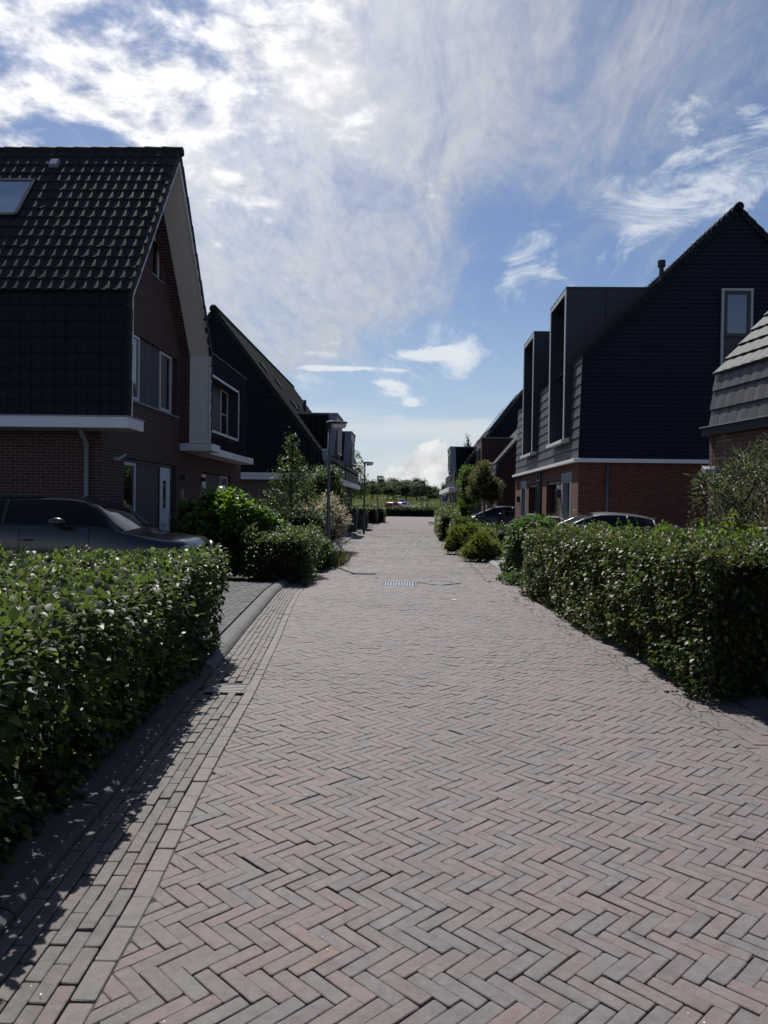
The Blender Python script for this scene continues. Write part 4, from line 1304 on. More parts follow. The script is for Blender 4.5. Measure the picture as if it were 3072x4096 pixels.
# ---- right, middle: navy clad gable above orange brick, two tall dormer boxes
GY = 23.5
h = thing('house', 'navy clad gable house over orange brick with two tall dark dormer boxes', 'house', (10, GY, 0))
PGs = Pl((0, GY, 0), (1, 0, 0), (0, 0, 1))
WIN = (9.56, 5.2, 10.41, 8.28)
mb = MB()
GP = [(5.27, 3.10), (14.72, 3.10), (14.64, 6.26), (9.99, 10.82), (5.36, 6.26)]
tiles(mb, PGs, GP, 1.35, .134, None, .03, .003, 'rand', .003, holes=())
mb.build('wall_cladding', M['siding_navy'], h)
YB = 37.4
mb = MB()
mb.extrude([(5.62, GY + .015, 3.0), (14.7, GY + .015, 3.0), (14.6, GY + .015, 6.26), (9.99, GY + .015, 10.8), (5.64, GY + .015, 6.50)], (0, YB - GY - .02, 0))
mb.extrude([(5.3, GY + .015, 3.0), (5.62, GY + .015, 3.0), (5.64, GY + .015, 6.5), (5.38, GY + .015, 6.26)], (0, .3, 0))
mb.box(5.31, 5.62, GY + .315, YB - .03, 3.0, 3.8)
mb.build('roof_deck', M['frame_dark'], h)
# street face of black slates
mb = MB()
PX = Pl((5.29, GY, 3.10), (0, -1, 0), (.09, 0, 3.16), (-3.16, 0, .09))
tiles(mb, PX, [(-(YB - GY), 0), (.02, 0), (.02, 3.17), (-(YB - GY), 3.17)], .245, .335, [(.014, 0), (.5, .006), (.98, 0)], .034, stagger=0.5, holes=[(GY - 27.85 + .12, .74, GY - 25.07 - .12, 3.4), (GY - 34.2 + .12, .74, GY - 31.45 - .12, 3.4)])
mb.build('wall_tiles', M['tile_slate'], h)
mb = MB()
rs = Vector((9.99 - 5.33, 0, 10.84 - 6.24)); rl = rs.length; rn = rs.normalized()
PR1 = Pl((5.33, GY, 6.24), (0, -1, 0), rs, (-rn.z, 0, rn.x))
tiles(mb, PR1, [(-(YB - GY), 0), (.03, 0), (.03, rl), (-(YB - GY), rl)], .245, .335, None, .034, stagger=0.5)
rs2 = Vector((9.99 - 14.67, 0, 10.84 - 6.24)); rn2 = rs2.normalized()
tiles(mb, Pl((14.67, GY, 6.24), (0, 1, 0), rs2, (rn2.z, 0, -rn2.x)), [(-.03, 0), (YB - GY, 0), (YB - GY, rl), (-.03, rl)], .5, .335, None, .034)
mb.build('roof', M['tile_slate'], h)
mb = MB()
verge_x(mb, GY - .07, (5.33, 6.24), (9.99, 10.84), .335, .08, .19, .045)
verge_x(mb, GY - .07, (14.67, 6.24), (9.99, 10.84), .335, .08, .19, .045)
mb.extrude([(5.24, GY - .03, 3.1), (5.31, GY - .03, 3.1), (5.40, GY - .03, 6.26), (5.31, GY - .03, 6.26)], (0, .05, 0))
mb.build('verge_tiles', M['tile_wall'], h)
ridge_caps(h, (9.99, GY - .1, 10.86), (9.99, YB, 10.86), .13, 'tile_wall')
# solar panels a hand above the slope
for k, (u0_, v0) in enumerate([(-2.6, 4.55), (-4.3, 4.55), (-6.0, 4.55), (-3.4, 2.8), (-6.0, 2.8)]):
    mb = MB(); PR1.box(mb, u0_ , u0_ + 1.65, v0, v0 + 1.05, .12, .155); mb.build('solar_panel', M['solar'], h)
mb = MB(); mb.tube([(8.1, 24.75, 8.9), (8.1, 24.75, 9.50)], .075, 12); mb.tube([(8.1, 24.75, 9.42), (8.1, 24.75, 9.62)], .125, 12); mb.build('flue', M['metal_dark'], h)
# gutter and ground floor
mb = MB(); mb.box(5.12, 5.30, GY - .09, YB + .1, 2.985, 3.095); mb.box(5.12, 14.8, GY - .10, GY + .02, 2.97, 3.092); mb.build('fascia', M['white_paint'], h, bevel=.008)
PGr = Pl((5.28, 0, 0), (0, -1, 0), (0, 0, 1))
D1, W1, W2, D2 = (-35.55, .02, -33.95, 2.72), (-33.25, 1.25, -31.0, 2.50), (-29.0, 1.22, -26.45, 2.50), (-26.15, .02, -24.55, 2.72)
mb = MB()
wall(mb, PGr, [(-YB, 0), (-GY - .1, 0), (-GY - .1, 3.0), (-YB, 3.0)], [D1, W1, W2, D2], .26)
wall(mb, Pl((0, GY + .1, 0), (1, 0, 0), (0, 0, 1)), [(5.28, 0), (14.7, 0), (14.7, 3.0), (5.28, 3.0)])
wall(mb, Pl((0, YB, 0), (-1, 0, 0), (0, 0, 1)), [(-14.7, 0), (-5.28, 0), (-5.28, 3.0), (-14.7, 3.0)])
mb.build('wall', M['brick_orange'], h)
for r in (W1, W2):
    window(PGr, r, h, 'frame_dark', d=.2, fw=.09, split_u=((r[0] * .62 + r[2] * .38),), sill='zinc_light')
    mb = MB(); PGr.box(mb, r[0] + .02, r[2] - .02, r[3] - .10, r[3] - .01, -.18, -.06); mb.build('blind_box', M['zinc'], h)
for r in (D1, D2):
    mb = MB()
    for q in ((r[0] - .02, r[1], r[0] + .24, r[3]), (r[2] - .24, r[1], r[2] + .02, r[3]), (r[0] + .24, r[3] - .34, r[2] - .24, r[3])): PGr.box(mb, q[0], q[2], q[1], q[3], -.24, .012)
    mb.build('door_surround', M['zinc'], h, bevel=.006)
    mb = MB(); PGr.box(mb, r[0] + .24, r[2] - .24, .02, r[3] - .34, -.24, -.17); d_ = mb.build('door', M['door_dark'], h)
    mb = MB(); PGr.box(mb, r[0] + .42, r[2] - .62, .9, 2.1, -.172, -.165); mb.build('pane', M['window_glass'], d_)
    mb = MB(); mb.tube([PGr.p(r[2] - .34, 1.05, -.17), PGr.p(r[2] - .34, 1.05, -.11), PGr.p(r[2] - .46, 1.05, -.11)], .011, 8); mb.build('door_handle', M['metal_bright'], d_)
for yy, zz in ((35.95, 1.75), (26.42, 1.9)):
    mb = MB(); PGr.box(mb, -yy, -yy + .18, zz, zz + .28, 0, .16); mb.build('wall_lamp', M['frame_dark'], h, bevel=.006)
gutter_pipe(h, [(5.20, 30.75, 2.98), (5.22, 30.75, 2.8), (5.23, 30.6, 2.6), (5.23, 30.6, .02)], .05, 'pole_grey')
gutter_pipe(h, [(5.20, 30.1, 2.98), (5.22, 30.1, 2.85), (5.23, 30.15, 2.6), (5.23, 30.15, .02)], .05, 'pole_grey')
gutter_pipe(h, [(6.16, GY + .04, 2.97), (6.16, GY + .04, 1.5), (6.16, GY + .04, .02)], .045, 'pole_grey')
# tall window in the gable with a panel below it
Pn = Pl((0, GY - .035, 0), (1, 0, 0), (0, 0, 1))
mb = MB()
for q in ((WIN[0] - .05, WIN[1], WIN[0] + .02, WIN[3]), (WIN[2] - .02, WIN[1], WIN[2] + .05, WIN[3]), (WIN[0] - .06, WIN[3], WIN[2] + .06, WIN[3] + .07)): Pn.box(mb, q[0], q[2], q[1], q[3], 0, .07)
mb.build('window_surround', M['zinc_light'], h)
mb = MB(); Pn.box(mb, WIN[0] + .02, WIN[2] - .02, WIN[1], 6.86, 0, .02); mb.build('panel', M['panel_dark'], h)
window(Pl((0, GY - .055, 0), (1, 0, 0), (0, 0, 1)), (WIN[0] + .02, 6.87, WIN[2] - .02, WIN[3] - .0), h, 'frame_dark', 'skylight_glass', d=.0, fw=.11, fd=.045)
# dormer boxes
def box_dormer(y0, y1):
    zb, zt, xf = 3.82, 8.80, 5.12
    mb = MB(); th = .16
    back = lambda z: 5.33 + (z - 6.24) * (4.66 / 4.6) + .2
    for ya, yb in ((y0, y0 + th), (y1 - th, y1)):
        mb.extrude([(xf, ya, zb), (xf, ya, zt), (back(zt), ya, zt), (5.6, ya, 6.3), (5.55, ya, zb)], (0, yb - ya, 0))
    d = mb.build('dormer', M['panel_dark'], h)
    mb = MB(); mb.box(xf + .0, back(zt), y0 + .005, y1 - .005, zt - .15, zt - .002); mb.box(xf + .45, back(zt) - .3, y0 + th, y1 - th, 6.5, zt - .16); mb.build('dormer_top', M['panel_dark'], d)
    mb = MB(); mb.box(xf - .02, back(zt) + .05, y0 - .02, y1 + .02, zt, zt + .055); mb.build('dormer_cap', M['metal_dark'], d)
    mb = MB()
    for ya, yb in ((y0 - .004, y0 + th + .006), (y1 - th - .006, y1 + .004)): mb.box(xf - .022, xf - .001, ya, yb, zb, zt - .001)
    mb.box(xf - .02, xf - .001, y0 + th + .006, y1 - th - .006, zt - .16, zt - .002)
    mb.build('dormer_trim', M['zinc_light'], d)
    mb = MB(); mb.extrude([(xf - .10, y0 - .01, zb - .12), (xf - .10, y0 - .01, zb - .01), (xf + .32, y0 - .01, zb + .12), (xf + .32, y0 - .01, zb - .06)], (0, y1 - y0 + .02, 0)); mb.build('dormer_sill', M['frame_pale'], d, bevel=.006)
    mb = MB(); mb.box(xf + .0, xf + .4, y0 + .02, y0 + .03, 6.24, 6.255); mb.build('dormer_joint', M['frame_dark'], d)
    # joints between the cladding sheets on the cheek
    mb = MB()
    mb.box(xf, xf + .42, y0 - .002, y0 + .004, 6.235, 6.25); mb.box(xf + 1.28, xf + 1.295, y0 - .002, y0 + .004, 7.2, zt - .01)
    mb.build('cladding_joint', M['black_hole'], d)
    Pw = Pl((xf + .36, 0, 0), (0, -1, 0), (0, 0, 1))
    window(Pw, (-y1 + th, zb + .06, -y0 - th, zt - .16), d, 'frame_dark', d=.0, fw=.10, split_v=(6.1,), split_u=(-(y0 + y1) / 2,), fd=.06)
    return d
box_dormer(25.07, 27.85)
box_dormer(31.45, 34.2)

# ---- right, behind: low brick gable with grey roof and a red dormer
h = thing('house', 'dark brick gable house with light grey roof and red boarded dormer, behind the navy one', 'house', (7, 42, 0))
mb = MB()
wall(mb, Pl((0, 42, 0), (1, 0, 0), (0, 0, 1)), [(4.93, 0), (12.9, 0), (12.9, 3.9), (8.9, 8.55), (4.93, 3.97)])
wall(mb, Pl((4.93, 0, 0), (0, -1, 0), (0, 0, 1)), [(-51, 0), (-42, 0), (-42, 2.9), (-51, 2.9)])
mb.build('wall', M['brick_dark'], h)
mb = MB(); mb.extrude([(4.95, 42.02, 2.6), (12.9, 42.02, 2.6), (12.9, 42.02, 3.8), (8.9, 42.02, 8.5), (4.97, 42.02, 3.9)], (0, 8.9, 0)); mb.build('roof_deck', M['frame_dark'], h)
mb = MB()
rs = Vector((8.9 - 4.86, 0, 8.62 - 3.97)); rl = rs.length; rn = rs.normalized()
tiles(mb, Pl((4.84, 41.9, 3.97), (0, -1, 0), rs, (-rn.z, 0, rn.x)), [(-9.1, 0), (0, 0), (0, rl), (-9.1, rl)], .26, .335, [(.012, 0), (.5, .007), (.985, .0)], .036, stagger=.5)
tiles(mb, Pl((4.78, 41.9, 2.92), (0, -1, 0), (.08, 0, 1.05), (-1.05, 0, .08)), [(-9.1, 0), (0, 0), (0, 1.06), (-9.1, 1.06)], .26, .335, [(.012, 0), (.5, .007), (.985, .0)], .036, stagger=.5)
rs2 = Vector((8.9 - 12.95, 0, 8.62 - 3.97)); rn2 = rs2.normalized()
tiles(mb, Pl((12.95, 41.9, 3.97), (0, 1, 0), rs2, (rn2.z, 0, -rn2.x)), [(0, 0), (9.1, 0), (9.1, rl), (0, rl)], .5, .335, None, .036)
mb.build('roof', M['tile_grey'], h)
mb = MB(); verge_x(mb, 41.86, (4.86, 3.97), (8.9, 8.62), .335, .06, .17, .03); mb.extrude([(4.78, 41.86, 2.92), (4.92, 41.86, 2.92), (4.99, 41.86, 3.97), (4.85, 41.86, 3.99)], (0, .06, 0)); mb.build('verge_tiles', M['tile_slate'], h)
mb = MB(); mb.box(4.72, 4.92, 41.95, 51, 2.80, 2.92); mb.build('gutter', M['metal_dark'], h)
mb = MB(); mb.box(4.35, 7.6, 45.5, 48.6, 3.6, 5.62); d_ = mb.build('dormer', M['panel_red'], h)
mb = MB()
for k in range(22): mb.box(4.36 + k * .145, 4.375 + k * .145, 45.488, 45.502, 3.6, 5.6)
mb.build('board_joints', M['black_hole'], d_)
mb = MB(); mb.box(4.30, 7.7, 45.44, 48.66, 5.62, 5.69); mb.build('dormer_cap', M['zinc'], d_)
window(Pl((4.35, 0, 0), (0, -1, 0), (0, 0, 1)), (-48.0, 3.95, -46.2, 5.1), d_, 'frame_dark', d=-.03, fw=.09, split_u=(-47.1,), fd=.06)

# ---- right, far: dark gable with solar panels and a tiled dormer
h = thing('house', 'farthest house on the right, dark hung-tile gable with tiled dormer and porch roof', 'house', (8, 56.5, 0))
FY, FE = 56.5, 71.0
mb = MB()
tiles(mb, Pl((0, FY, 0), (1, 0, 0), (0, 0, 1)), [(3.5, 2.9), (14.0, 2.9), (14.0, 3.72), (8.72, 10.55), (3.5, 3.72)], .24, .25, None, .02, .008)
mb.build('wall_tiles', M['tile_wall'], h)
mb = MB(); mb.extrude([(3.52, FY + .02, 2.6), (14, FY + .02, 2.6), (14, FY + .02, 3.7), (8.72, FY + .02, 10.5), (3.52, FY + .02, 3.7)], (0, FE - FY - .1, 0)); mb.build('roof_deck', M['frame_dark'], h)
mb = MB()
rs = Vector((8.72 - 3.42, 0, 10.6 - 3.66)); rl = rs.length; rn = rs.normalized()
PR3 = Pl((3.42, FY - .1, 3.66), (0, -1, 0), rs, (-rn.z, 0, rn.x))
tiles(mb, PR3, [(-(FE - FY), 0), (0, 0), (0, rl), (-(FE - FY), rl)], .3, .34, ROMAN_LO, .035)
rs2 = Vector((8.72 - 14.05, 0, 10.6 - 3.66)); rn2 = rs2.normalized()
tiles(mb, Pl((14.05, FY - .1, 3.66), (0, 1, 0), rs2, (rn2.z, 0, -rn2.x)), [(0, 0), (FE - FY, 0), (FE - FY, rl), (0, rl)], .6, .34, None, .035)
mb.build('roof', M['tile_black'], h)
mb = MB(); verge_x(mb, FY - .14, (3.42, 3.66), (8.72, 10.6), .34, .07, .2, .06); mb.build('verge_tiles', M['tile_grey'], h)
for u, v in ((-1.3, 4.6), (-1.3, 6.2), (-3.0, 4.6), (-3.0, 6.2), (-4.7, 4.6), (-4.7, 6.2)):
    mb = MB(); PR3.box(mb, u - .55, u + 1.05, v, v + 1.5, .14, .19); mb.build('solar_panel', M['solar'], h)
mb = MB(); tiles(mb, Pl((3.46, 0, 0), (0, -1, 0), (0, 0, 1)), [(-FE, 2.9), (-FY, 2.9), (-FY, 4.1), (-FE, 4.1)], .9, .26, None, .025); mb.build('wall_tiles', M['tile_wall'], h)
mb = MB(); mb.box(3.0, 3.5, FY - .1, FE + 3, 2.56, 2.90); mb.box(3.0, 14, FY - .12, FY + .05, 2.56, 2.89); mb.build('fascia', M['white_paint'], h, bevel=.01)
HW = [(-60.5, .8, -58.2, 2.4), (-63.2, .02, -62.0, 2.4), (-68, .8, -65, 2.4)]
PWr = Pl((3.75, 0, 0), (0, -1, 0), (0, 0, 1))
mb = MB(); wall(mb, PWr, [(-FE, 0), (-FY - .1, 0), (-FY - .1, 2.6), (-FE, 2.6)], HW, .2); wall(mb, Pl((0, FY + .1, 0), (1, 0, 0), (0, 0, 1)), [(3.75, 0), (14, 0), (14, 2.6), (3.75, 2.6)]); mb.build('wall', M['brick_mauve'], h)
for r in HW: window(PWr, r, h, 'white_paint', d=.14, fw=.09, split_u=((r[0] + r[2]) / 2,)) if r[1] > .5 else window(PWr, r, h, 'frame_dark', 'window_glass', d=.14, fw=.12, name='door')
sx3 = lambda z: 3.42 + (z - 3.66) * (5.3 / 6.94)
dormer(h, 58.6, 62.6, 3.22, 4.1, 6.05, 1, sx3)
mb = MB(); mb.tube([(3.40, FY - .05, 2.95), (3.40, FY - .05, 4.2)], .06, 8); mb.build('downpipe', M['zinc_light'], h)
ORG[0] = Vector((0, 0, 0))

# ------------------------------------------------------------------ foliage
LEAF_V = np.array([(0, 0, 0), (-.30, .25, .05), (-.34, .58, .07), (0, 1, -.12), (.34, .58, .07), (.30, .25, .05), (0, .45, 0)], float)
LEAF_Q = [(0, 5, 4, 6), (0, 6, 2, 1)]
LEAF_T = [(6, 4, 3), (6, 3, 2)]
LO_V = np.array([(0, 0, 0), (-.36, .5, .07), (0, 1, -.05), (.36, .5, .07)], float)
LO_T = [(0, 3, 2), (0, 2, 1)]

def np_mesh(name, V, quads, tris, m, parent=None, smooth=False):
    me = bpy.data.meshes.new(name)
    nq, nt_ = len(quads), len(tris)
    me.vertices.add(len(V)); me.vertices.foreach_set('co', np.ascontiguousarray(V, np.float32).ravel())
    loops = np.concatenate([np.asarray(quads, np.int32).reshape(-1), np.asarray(tris, np.int32).reshape(-1)])
    me.loops.add(len(loops)); me.loops.foreach_set('vertex_index', loops.astype(np.int32))
    tot = np.concatenate([np.full(nq, 4, np.int32), np.full(nt_, 3, np.int32)])
    st = np.concatenate([[0], np.cumsum(tot)[:-1]]).astype(np.int32)
    me.polygons.add(nq + nt_)
    me.polygons.foreach_set('loop_start', st)
    try: me.polygons.foreach_set('loop_total', tot)
    except Exception: pass
    if smooth: me.polygons.foreach_set('use_smooth', np.ones(nq + nt_, bool))
    me.materials.append(m)
    me.update(calc_edges=True); me.validate()
    return new_obj(name, me, parent)

def unit(v): return v / np.maximum(np.linalg.norm(v, axis=-1, keepdims=True), 1e-9)

def leaves(name, P, A, Nn, size, width, m, parent=None, lo=False, curl=1.0):
    """P positions, A leaf axes, Nn rough leaf normals"""
    A = unit(A)
    Nn = unit(Nn - A * (Nn * A).sum(-1, keepdims=True))
    Sd = np.cross(A, Nn)
    T = (LO_V if lo else LEAF_V).copy()
    T[:, 0] *= width; T[:, 2] *= curl
    s = size[:, None, None]
    cz = rng.uniform(.3, 1.9, (len(P), 1, 1))
    V = P[:, None, :] + s * (T[None, :, 0:1] * Sd[:, None, :] + T[None, :, 1:2] * A[:, None, :] + cz * T[None, :, 2:3] * Nn[:, None, :])
    k = len(T)
    base = (np.arange(len(P)) * k)[:, None, None]
    if lo:
        q = np.zeros((0, 4), int); t = (base + np.array(LO_T)[None]).reshape(-1, 3)
    else:
        q = (base + np.array(LEAF_Q)[None]).reshape(-1, 4); t = (base + np.array(LEAF_T)[None]).reshape(-1, 3)
    return np_mesh(name, V.reshape(-1, 3), q, t, m, parent)

def wob(P, f, seed=0.0):
    x, y, z = P[:, 0] * f, P[:, 1] * f, P[:, 2] * f
    return (np.sin(x * 1.7 + y * 1.1 + seed) * np.sin(y * 1.9 - z * 1.3 + seed * 2) + np.sin(z * 2.3 + x * .9 + seed * 3) * np.sin(x * 2.9 - y * .7 + seed)) * .5

def rounded(P, hx, hy, z0, z1, r):
    """push points of a box surface onto a box with rounded edges; returns points and outward normals"""
    c = np.array([0, 0, (z0 + z1) / 2]); h = np.array([hx, hy, (z1 - z0) / 2])
    q = P - c
    inn = np.clip(q, -(h - r), h - r)
    d = q - inn
    n = unit(d)
    return c + inn + n * r, n

def hedge(label, loc, hx, hy, hz, rz=0.0, n=8000, size=.06, mat_='leaf_beech', group=None, r=.14, depth=.16, lump=.05, ztop=None, lo=False, faces='+x-x+y-y+z', width=1.0, core=True, name='hedge', cat='hedge', shoots=0, sd=1.0, kids='foliage', bulge=0.0):
    """a clipped hedge: leaves through the outer hand's breadth, dark twigs inside"""
    t = thing(name, label, cat, (loc[0], loc[1], 0), rz, group)
    ar_ = {'+x': 2 * hy * hz, '-x': 2 * hy * hz, '+y': 2 * hx * hz, '-y': 2 * hx * hz, '+z': 4 * hx * hy * 1.15}
    fl = [f for f in ar_ if f in faces]
    w = np.array([ar_[f] for f in fl]); cnt = (n * w / w.sum()).astype(int)
    Ps = []
    for f, k in zip(fl, cnt):
        u = rng.uniform(-1, 1, k); v = rng.uniform(0, 1, k)
        if f[1] == 'x': Ps.append(np.stack([np.full(k, hx if f[0] == '+' else -hx), u * hy, v * hz], 1))
        elif f[1] == 'y': Ps.append(np.stack([u * hx, np.full(k, hy if f[0] == '+' else -hy), v * hz], 1))
        else: Ps.append(np.stack([u * hx, (v * 2 - 1) * hy, np.full(k, hz)], 1))
    P = np.concatenate(Ps)
    P, N = rounded(P, hx, hy, 0, hz, r)
    N[P[:, 2] < r] *= np.array([1, 1, .2]); N = unit(N)
    dd = np.abs(rng.normal(0, depth * .5, len(P)))
    if bulge:
        tq = np.clip((P[:, 2] / hz - .3) / .5, 0, 1)
        P[:, 0] += bulge * np.clip(P[:, 0] / hx, 0, 1) ** 2 * tq * tq * (3 - 2 * tq) * (.6 - .45 * P[:, 1] / hy)
    P = P - N * dd[:, None] + N * (lump * wob(P, 2.3, sd) + lump * .7 * wob(P, 6.1, sd + 2))[:, None]
    if ztop is not None: P[:, 2] *= 1 + ztop[0] * P[:, 1] / hy + ztop[1] * P[:, 0] / hx
    P[:, 2] = np.maximum(P[:, 2], .03)
    R = unit(rng.normal(0, 1, P.shape))
    side = 1 - np.clip(N[:, 2:3], 0, 1)
    A = N * .75 + R * .75 + np.array([0, 0, -.42]) * side
    Nn = N * (.25 + .35 * (1 - side)) + np.array([0, 0, .9]) + R * .55
    s = size * rng.uniform(.55, 1.25, len(P))
    leaves(kids, P, A, Nn, s, width, M[mat_], t, lo)
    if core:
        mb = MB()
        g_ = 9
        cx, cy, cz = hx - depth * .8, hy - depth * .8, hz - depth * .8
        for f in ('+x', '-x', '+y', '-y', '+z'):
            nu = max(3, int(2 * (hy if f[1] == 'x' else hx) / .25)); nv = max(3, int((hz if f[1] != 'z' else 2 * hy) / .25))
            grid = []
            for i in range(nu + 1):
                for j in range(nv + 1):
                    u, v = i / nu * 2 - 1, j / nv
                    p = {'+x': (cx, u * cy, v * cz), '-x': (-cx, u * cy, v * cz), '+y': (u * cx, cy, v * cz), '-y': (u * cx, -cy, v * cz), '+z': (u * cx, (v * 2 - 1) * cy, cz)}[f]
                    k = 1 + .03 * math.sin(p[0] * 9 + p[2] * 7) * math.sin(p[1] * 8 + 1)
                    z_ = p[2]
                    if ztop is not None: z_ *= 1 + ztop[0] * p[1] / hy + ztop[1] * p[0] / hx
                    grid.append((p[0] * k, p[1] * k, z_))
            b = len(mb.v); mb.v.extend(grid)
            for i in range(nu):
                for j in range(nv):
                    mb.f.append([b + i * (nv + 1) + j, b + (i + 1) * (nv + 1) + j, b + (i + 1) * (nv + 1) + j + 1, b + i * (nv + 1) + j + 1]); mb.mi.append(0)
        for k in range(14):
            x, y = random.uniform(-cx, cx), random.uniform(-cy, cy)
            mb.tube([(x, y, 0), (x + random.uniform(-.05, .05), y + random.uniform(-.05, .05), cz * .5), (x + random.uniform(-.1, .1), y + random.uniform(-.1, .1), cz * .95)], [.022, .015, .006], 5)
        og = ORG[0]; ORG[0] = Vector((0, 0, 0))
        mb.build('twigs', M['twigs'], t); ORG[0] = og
    return t

def blob_points(blobs, n, shell=.35, seed=1.0, gap=.0, lump=.12):
    B = np.array(blobs, float)
    w = (B[:, 3] * B[:, 4] + B[:, 3] * B[:, 5] + B[:, 4] * B[:, 5]); w /= w.sum()
    idx = rng.choice(len(B), int(n * 1.9), p=w)
    D = unit(rng.normal(0, 1, (len(idx), 3)))
    rr = 1 - np.abs(rng.normal(0, shell, len(idx)))
    rr = np.clip(rr, .15, 1.08) + lump * wob(D * 2 + idx[:, None], 1.6, seed)
    P = B[idx, :3] + D * B[idx, 3:6] * rr[:, None]
    N = unit(D / B[idx, 3:6])
    ok = P[:, 2] > .03
    for b in B:
        q = np.linalg.norm((P - b[:3]) / b[3:6], axis=1)
        ok &= q > .60 if shell < .3 else q > .2
    if gap > 0:
        f = 2.2 / max(.2, B[:, 3:6].mean())
        ok &= wob(P, f, seed + 5) > -(1 - gap)
        ok &= (wob(P, f * 2.3, seed + 9) > -.55) | (rng.random(len(P)) < .3)
    P, N = P[ok], N[ok]
    return P[:n], N[:n]

def shrub_mesh(t, blobs, n, size, m, width=1.0, shell=.2, lo=False, droop=.3, up=.8, core=.72, seed=1.0, gap=0.0, name='foliage', corename='twigs', outward=.7, lump=.12):
    P, N = blob_points(blobs, n, shell, seed, gap, lump)
    R = unit(rng.normal(0, 1, P.shape))
    A = N * outward + R * .8 + np.array([0, 0, -droop])
    Nn = N * .45 + np.array([0, 0, up]) + R * .6
    s = size * rng.uniform(.55, 1.25, len(P))
    leaves(name, P, A, Nn, s, width, M[m], t, lo)
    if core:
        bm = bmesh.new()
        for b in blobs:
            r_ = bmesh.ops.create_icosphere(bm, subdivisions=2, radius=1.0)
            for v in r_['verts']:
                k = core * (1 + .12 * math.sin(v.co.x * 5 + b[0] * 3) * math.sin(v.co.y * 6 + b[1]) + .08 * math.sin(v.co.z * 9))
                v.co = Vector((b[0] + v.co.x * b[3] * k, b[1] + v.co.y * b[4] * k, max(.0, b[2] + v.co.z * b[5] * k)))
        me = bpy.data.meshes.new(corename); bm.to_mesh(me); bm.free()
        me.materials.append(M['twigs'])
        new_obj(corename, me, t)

def stems(t, base, tips, r0=.018, r1=.004, m='bark', name='stem', n=6, sag=.0, forks=0):
    mb = MB()
    for tp in tips:
        b = Vector(base) + Vector((random.uniform(-.05, .05), random.uniform(-.05, .05), 0))
        e = Vector(tp)
        mid = b.lerp(e, .5) + Vector((random.uniform(-.1, .1), random.uniform(-.1, .1), random.uniform(-.02, .08))) * (e - b).length * .35
        mb.tube([b, b.lerp(mid, .5) + Vector((0, 0, .02)), mid, e], [r0, r0 * .8, (r0 + r1) / 2, r1], n)
    return mb.build(name, M[m], t, smooth=True)

def shrub(name, label, cat, loc, blobs, n, size, m, group=None, stem_m='bark_dark', nstem=7, **kw):
    t = thing(name, label, cat, (loc[0], loc[1], 0), 0, group)
    shrub_mesh(t, blobs, n, size, m, **kw)
    og = ORG[0]; ORG[0] = Vector((0, 0, 0))
    tips = [(b[0] + random.uniform(-.6, .6) * b[3], b[1] + random.uniform(-.6, .6) * b[4], b[2] + random.uniform(-.2, .5) * b[5]) for b in blobs for _ in range(max(1, nstem // len(blobs)))]
    stems(t, (0, 0, 0), tips, .02, .005, stem_m)
    ORG[0] = og
    return t

def tree(name, label, cat, loc, H, blobs, n, size, m, tr=.07, trunk_h=None, group=None, gap=.35, lo=False, width=1.0, shell=.45, core=0, bark='bark', droop=.3, seed=1.0, outward=.6, lump=.15, bend=.05):
    """tapered trunk with limbs reaching into each clump of a loose crown"""
    t = thing(name, label, cat, (loc[0], loc[1], 0), 0, group)
    shrub_mesh(t, blobs, n, size, m, width, shell, lo, droop, .6, core, seed, gap, name='crown', outward=outward, lump=lump)
    og = ORG[0]; ORG[0] = Vector((0, 0, 0))
    th = trunk_h or H * .8
    mb = MB()
    pts = [(bend * math.sin(k * 1.3) * th * .3 * (k / 6), bend * math.cos(k * 1.7) * th * .3 * (k / 6), th * k / 6) for k in range(7)]
    mb.tube([(0, 0, -.05)] + pts, [tr * 1.5] + [tr * (1.15 - .85 * k / 6) for k in range(7)], 9)
    for b in blobs:
        z = max(H * .15, min(th * .95, b[2] - b[5] * .5 - .2 * math.hypot(b[0], b[1])))
        k = min(5.99, z / th * 6); i = int(k)
        p = Vector(pts[i]).lerp(Vector(pts[i + 1]), k - i)
        e = Vector(b[:3]) + Vector((0, 0, b[5] * .3))
        mb.tube([p, p.lerp(e, .5) + Vector((0, 0, .06 * (e - p).length)), e], [tr * .5, tr * .3, tr * .08], 6)
        for _ in range(3):
            q = p.lerp(e, random.uniform(.4, .9)); d = unit(rng.normal(0, 1, 3))
            mb.tube([q, q + Vector((d[0] * b[3] * .7, d[1] * b[4] * .7, abs(d[2]) * b[5] * .7))], [tr * .2, tr * .05], 5)
    mb.build('trunk', M[bark], t, smooth=True)
    ORG[0] = og
    return t

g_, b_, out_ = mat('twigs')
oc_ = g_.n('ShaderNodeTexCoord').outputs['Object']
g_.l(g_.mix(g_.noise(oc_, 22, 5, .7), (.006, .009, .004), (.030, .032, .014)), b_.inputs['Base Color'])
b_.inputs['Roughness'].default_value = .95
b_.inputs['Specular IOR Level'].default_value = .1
bump(g_, b_, g_.noise(oc_, 30, 4, .7), .05)

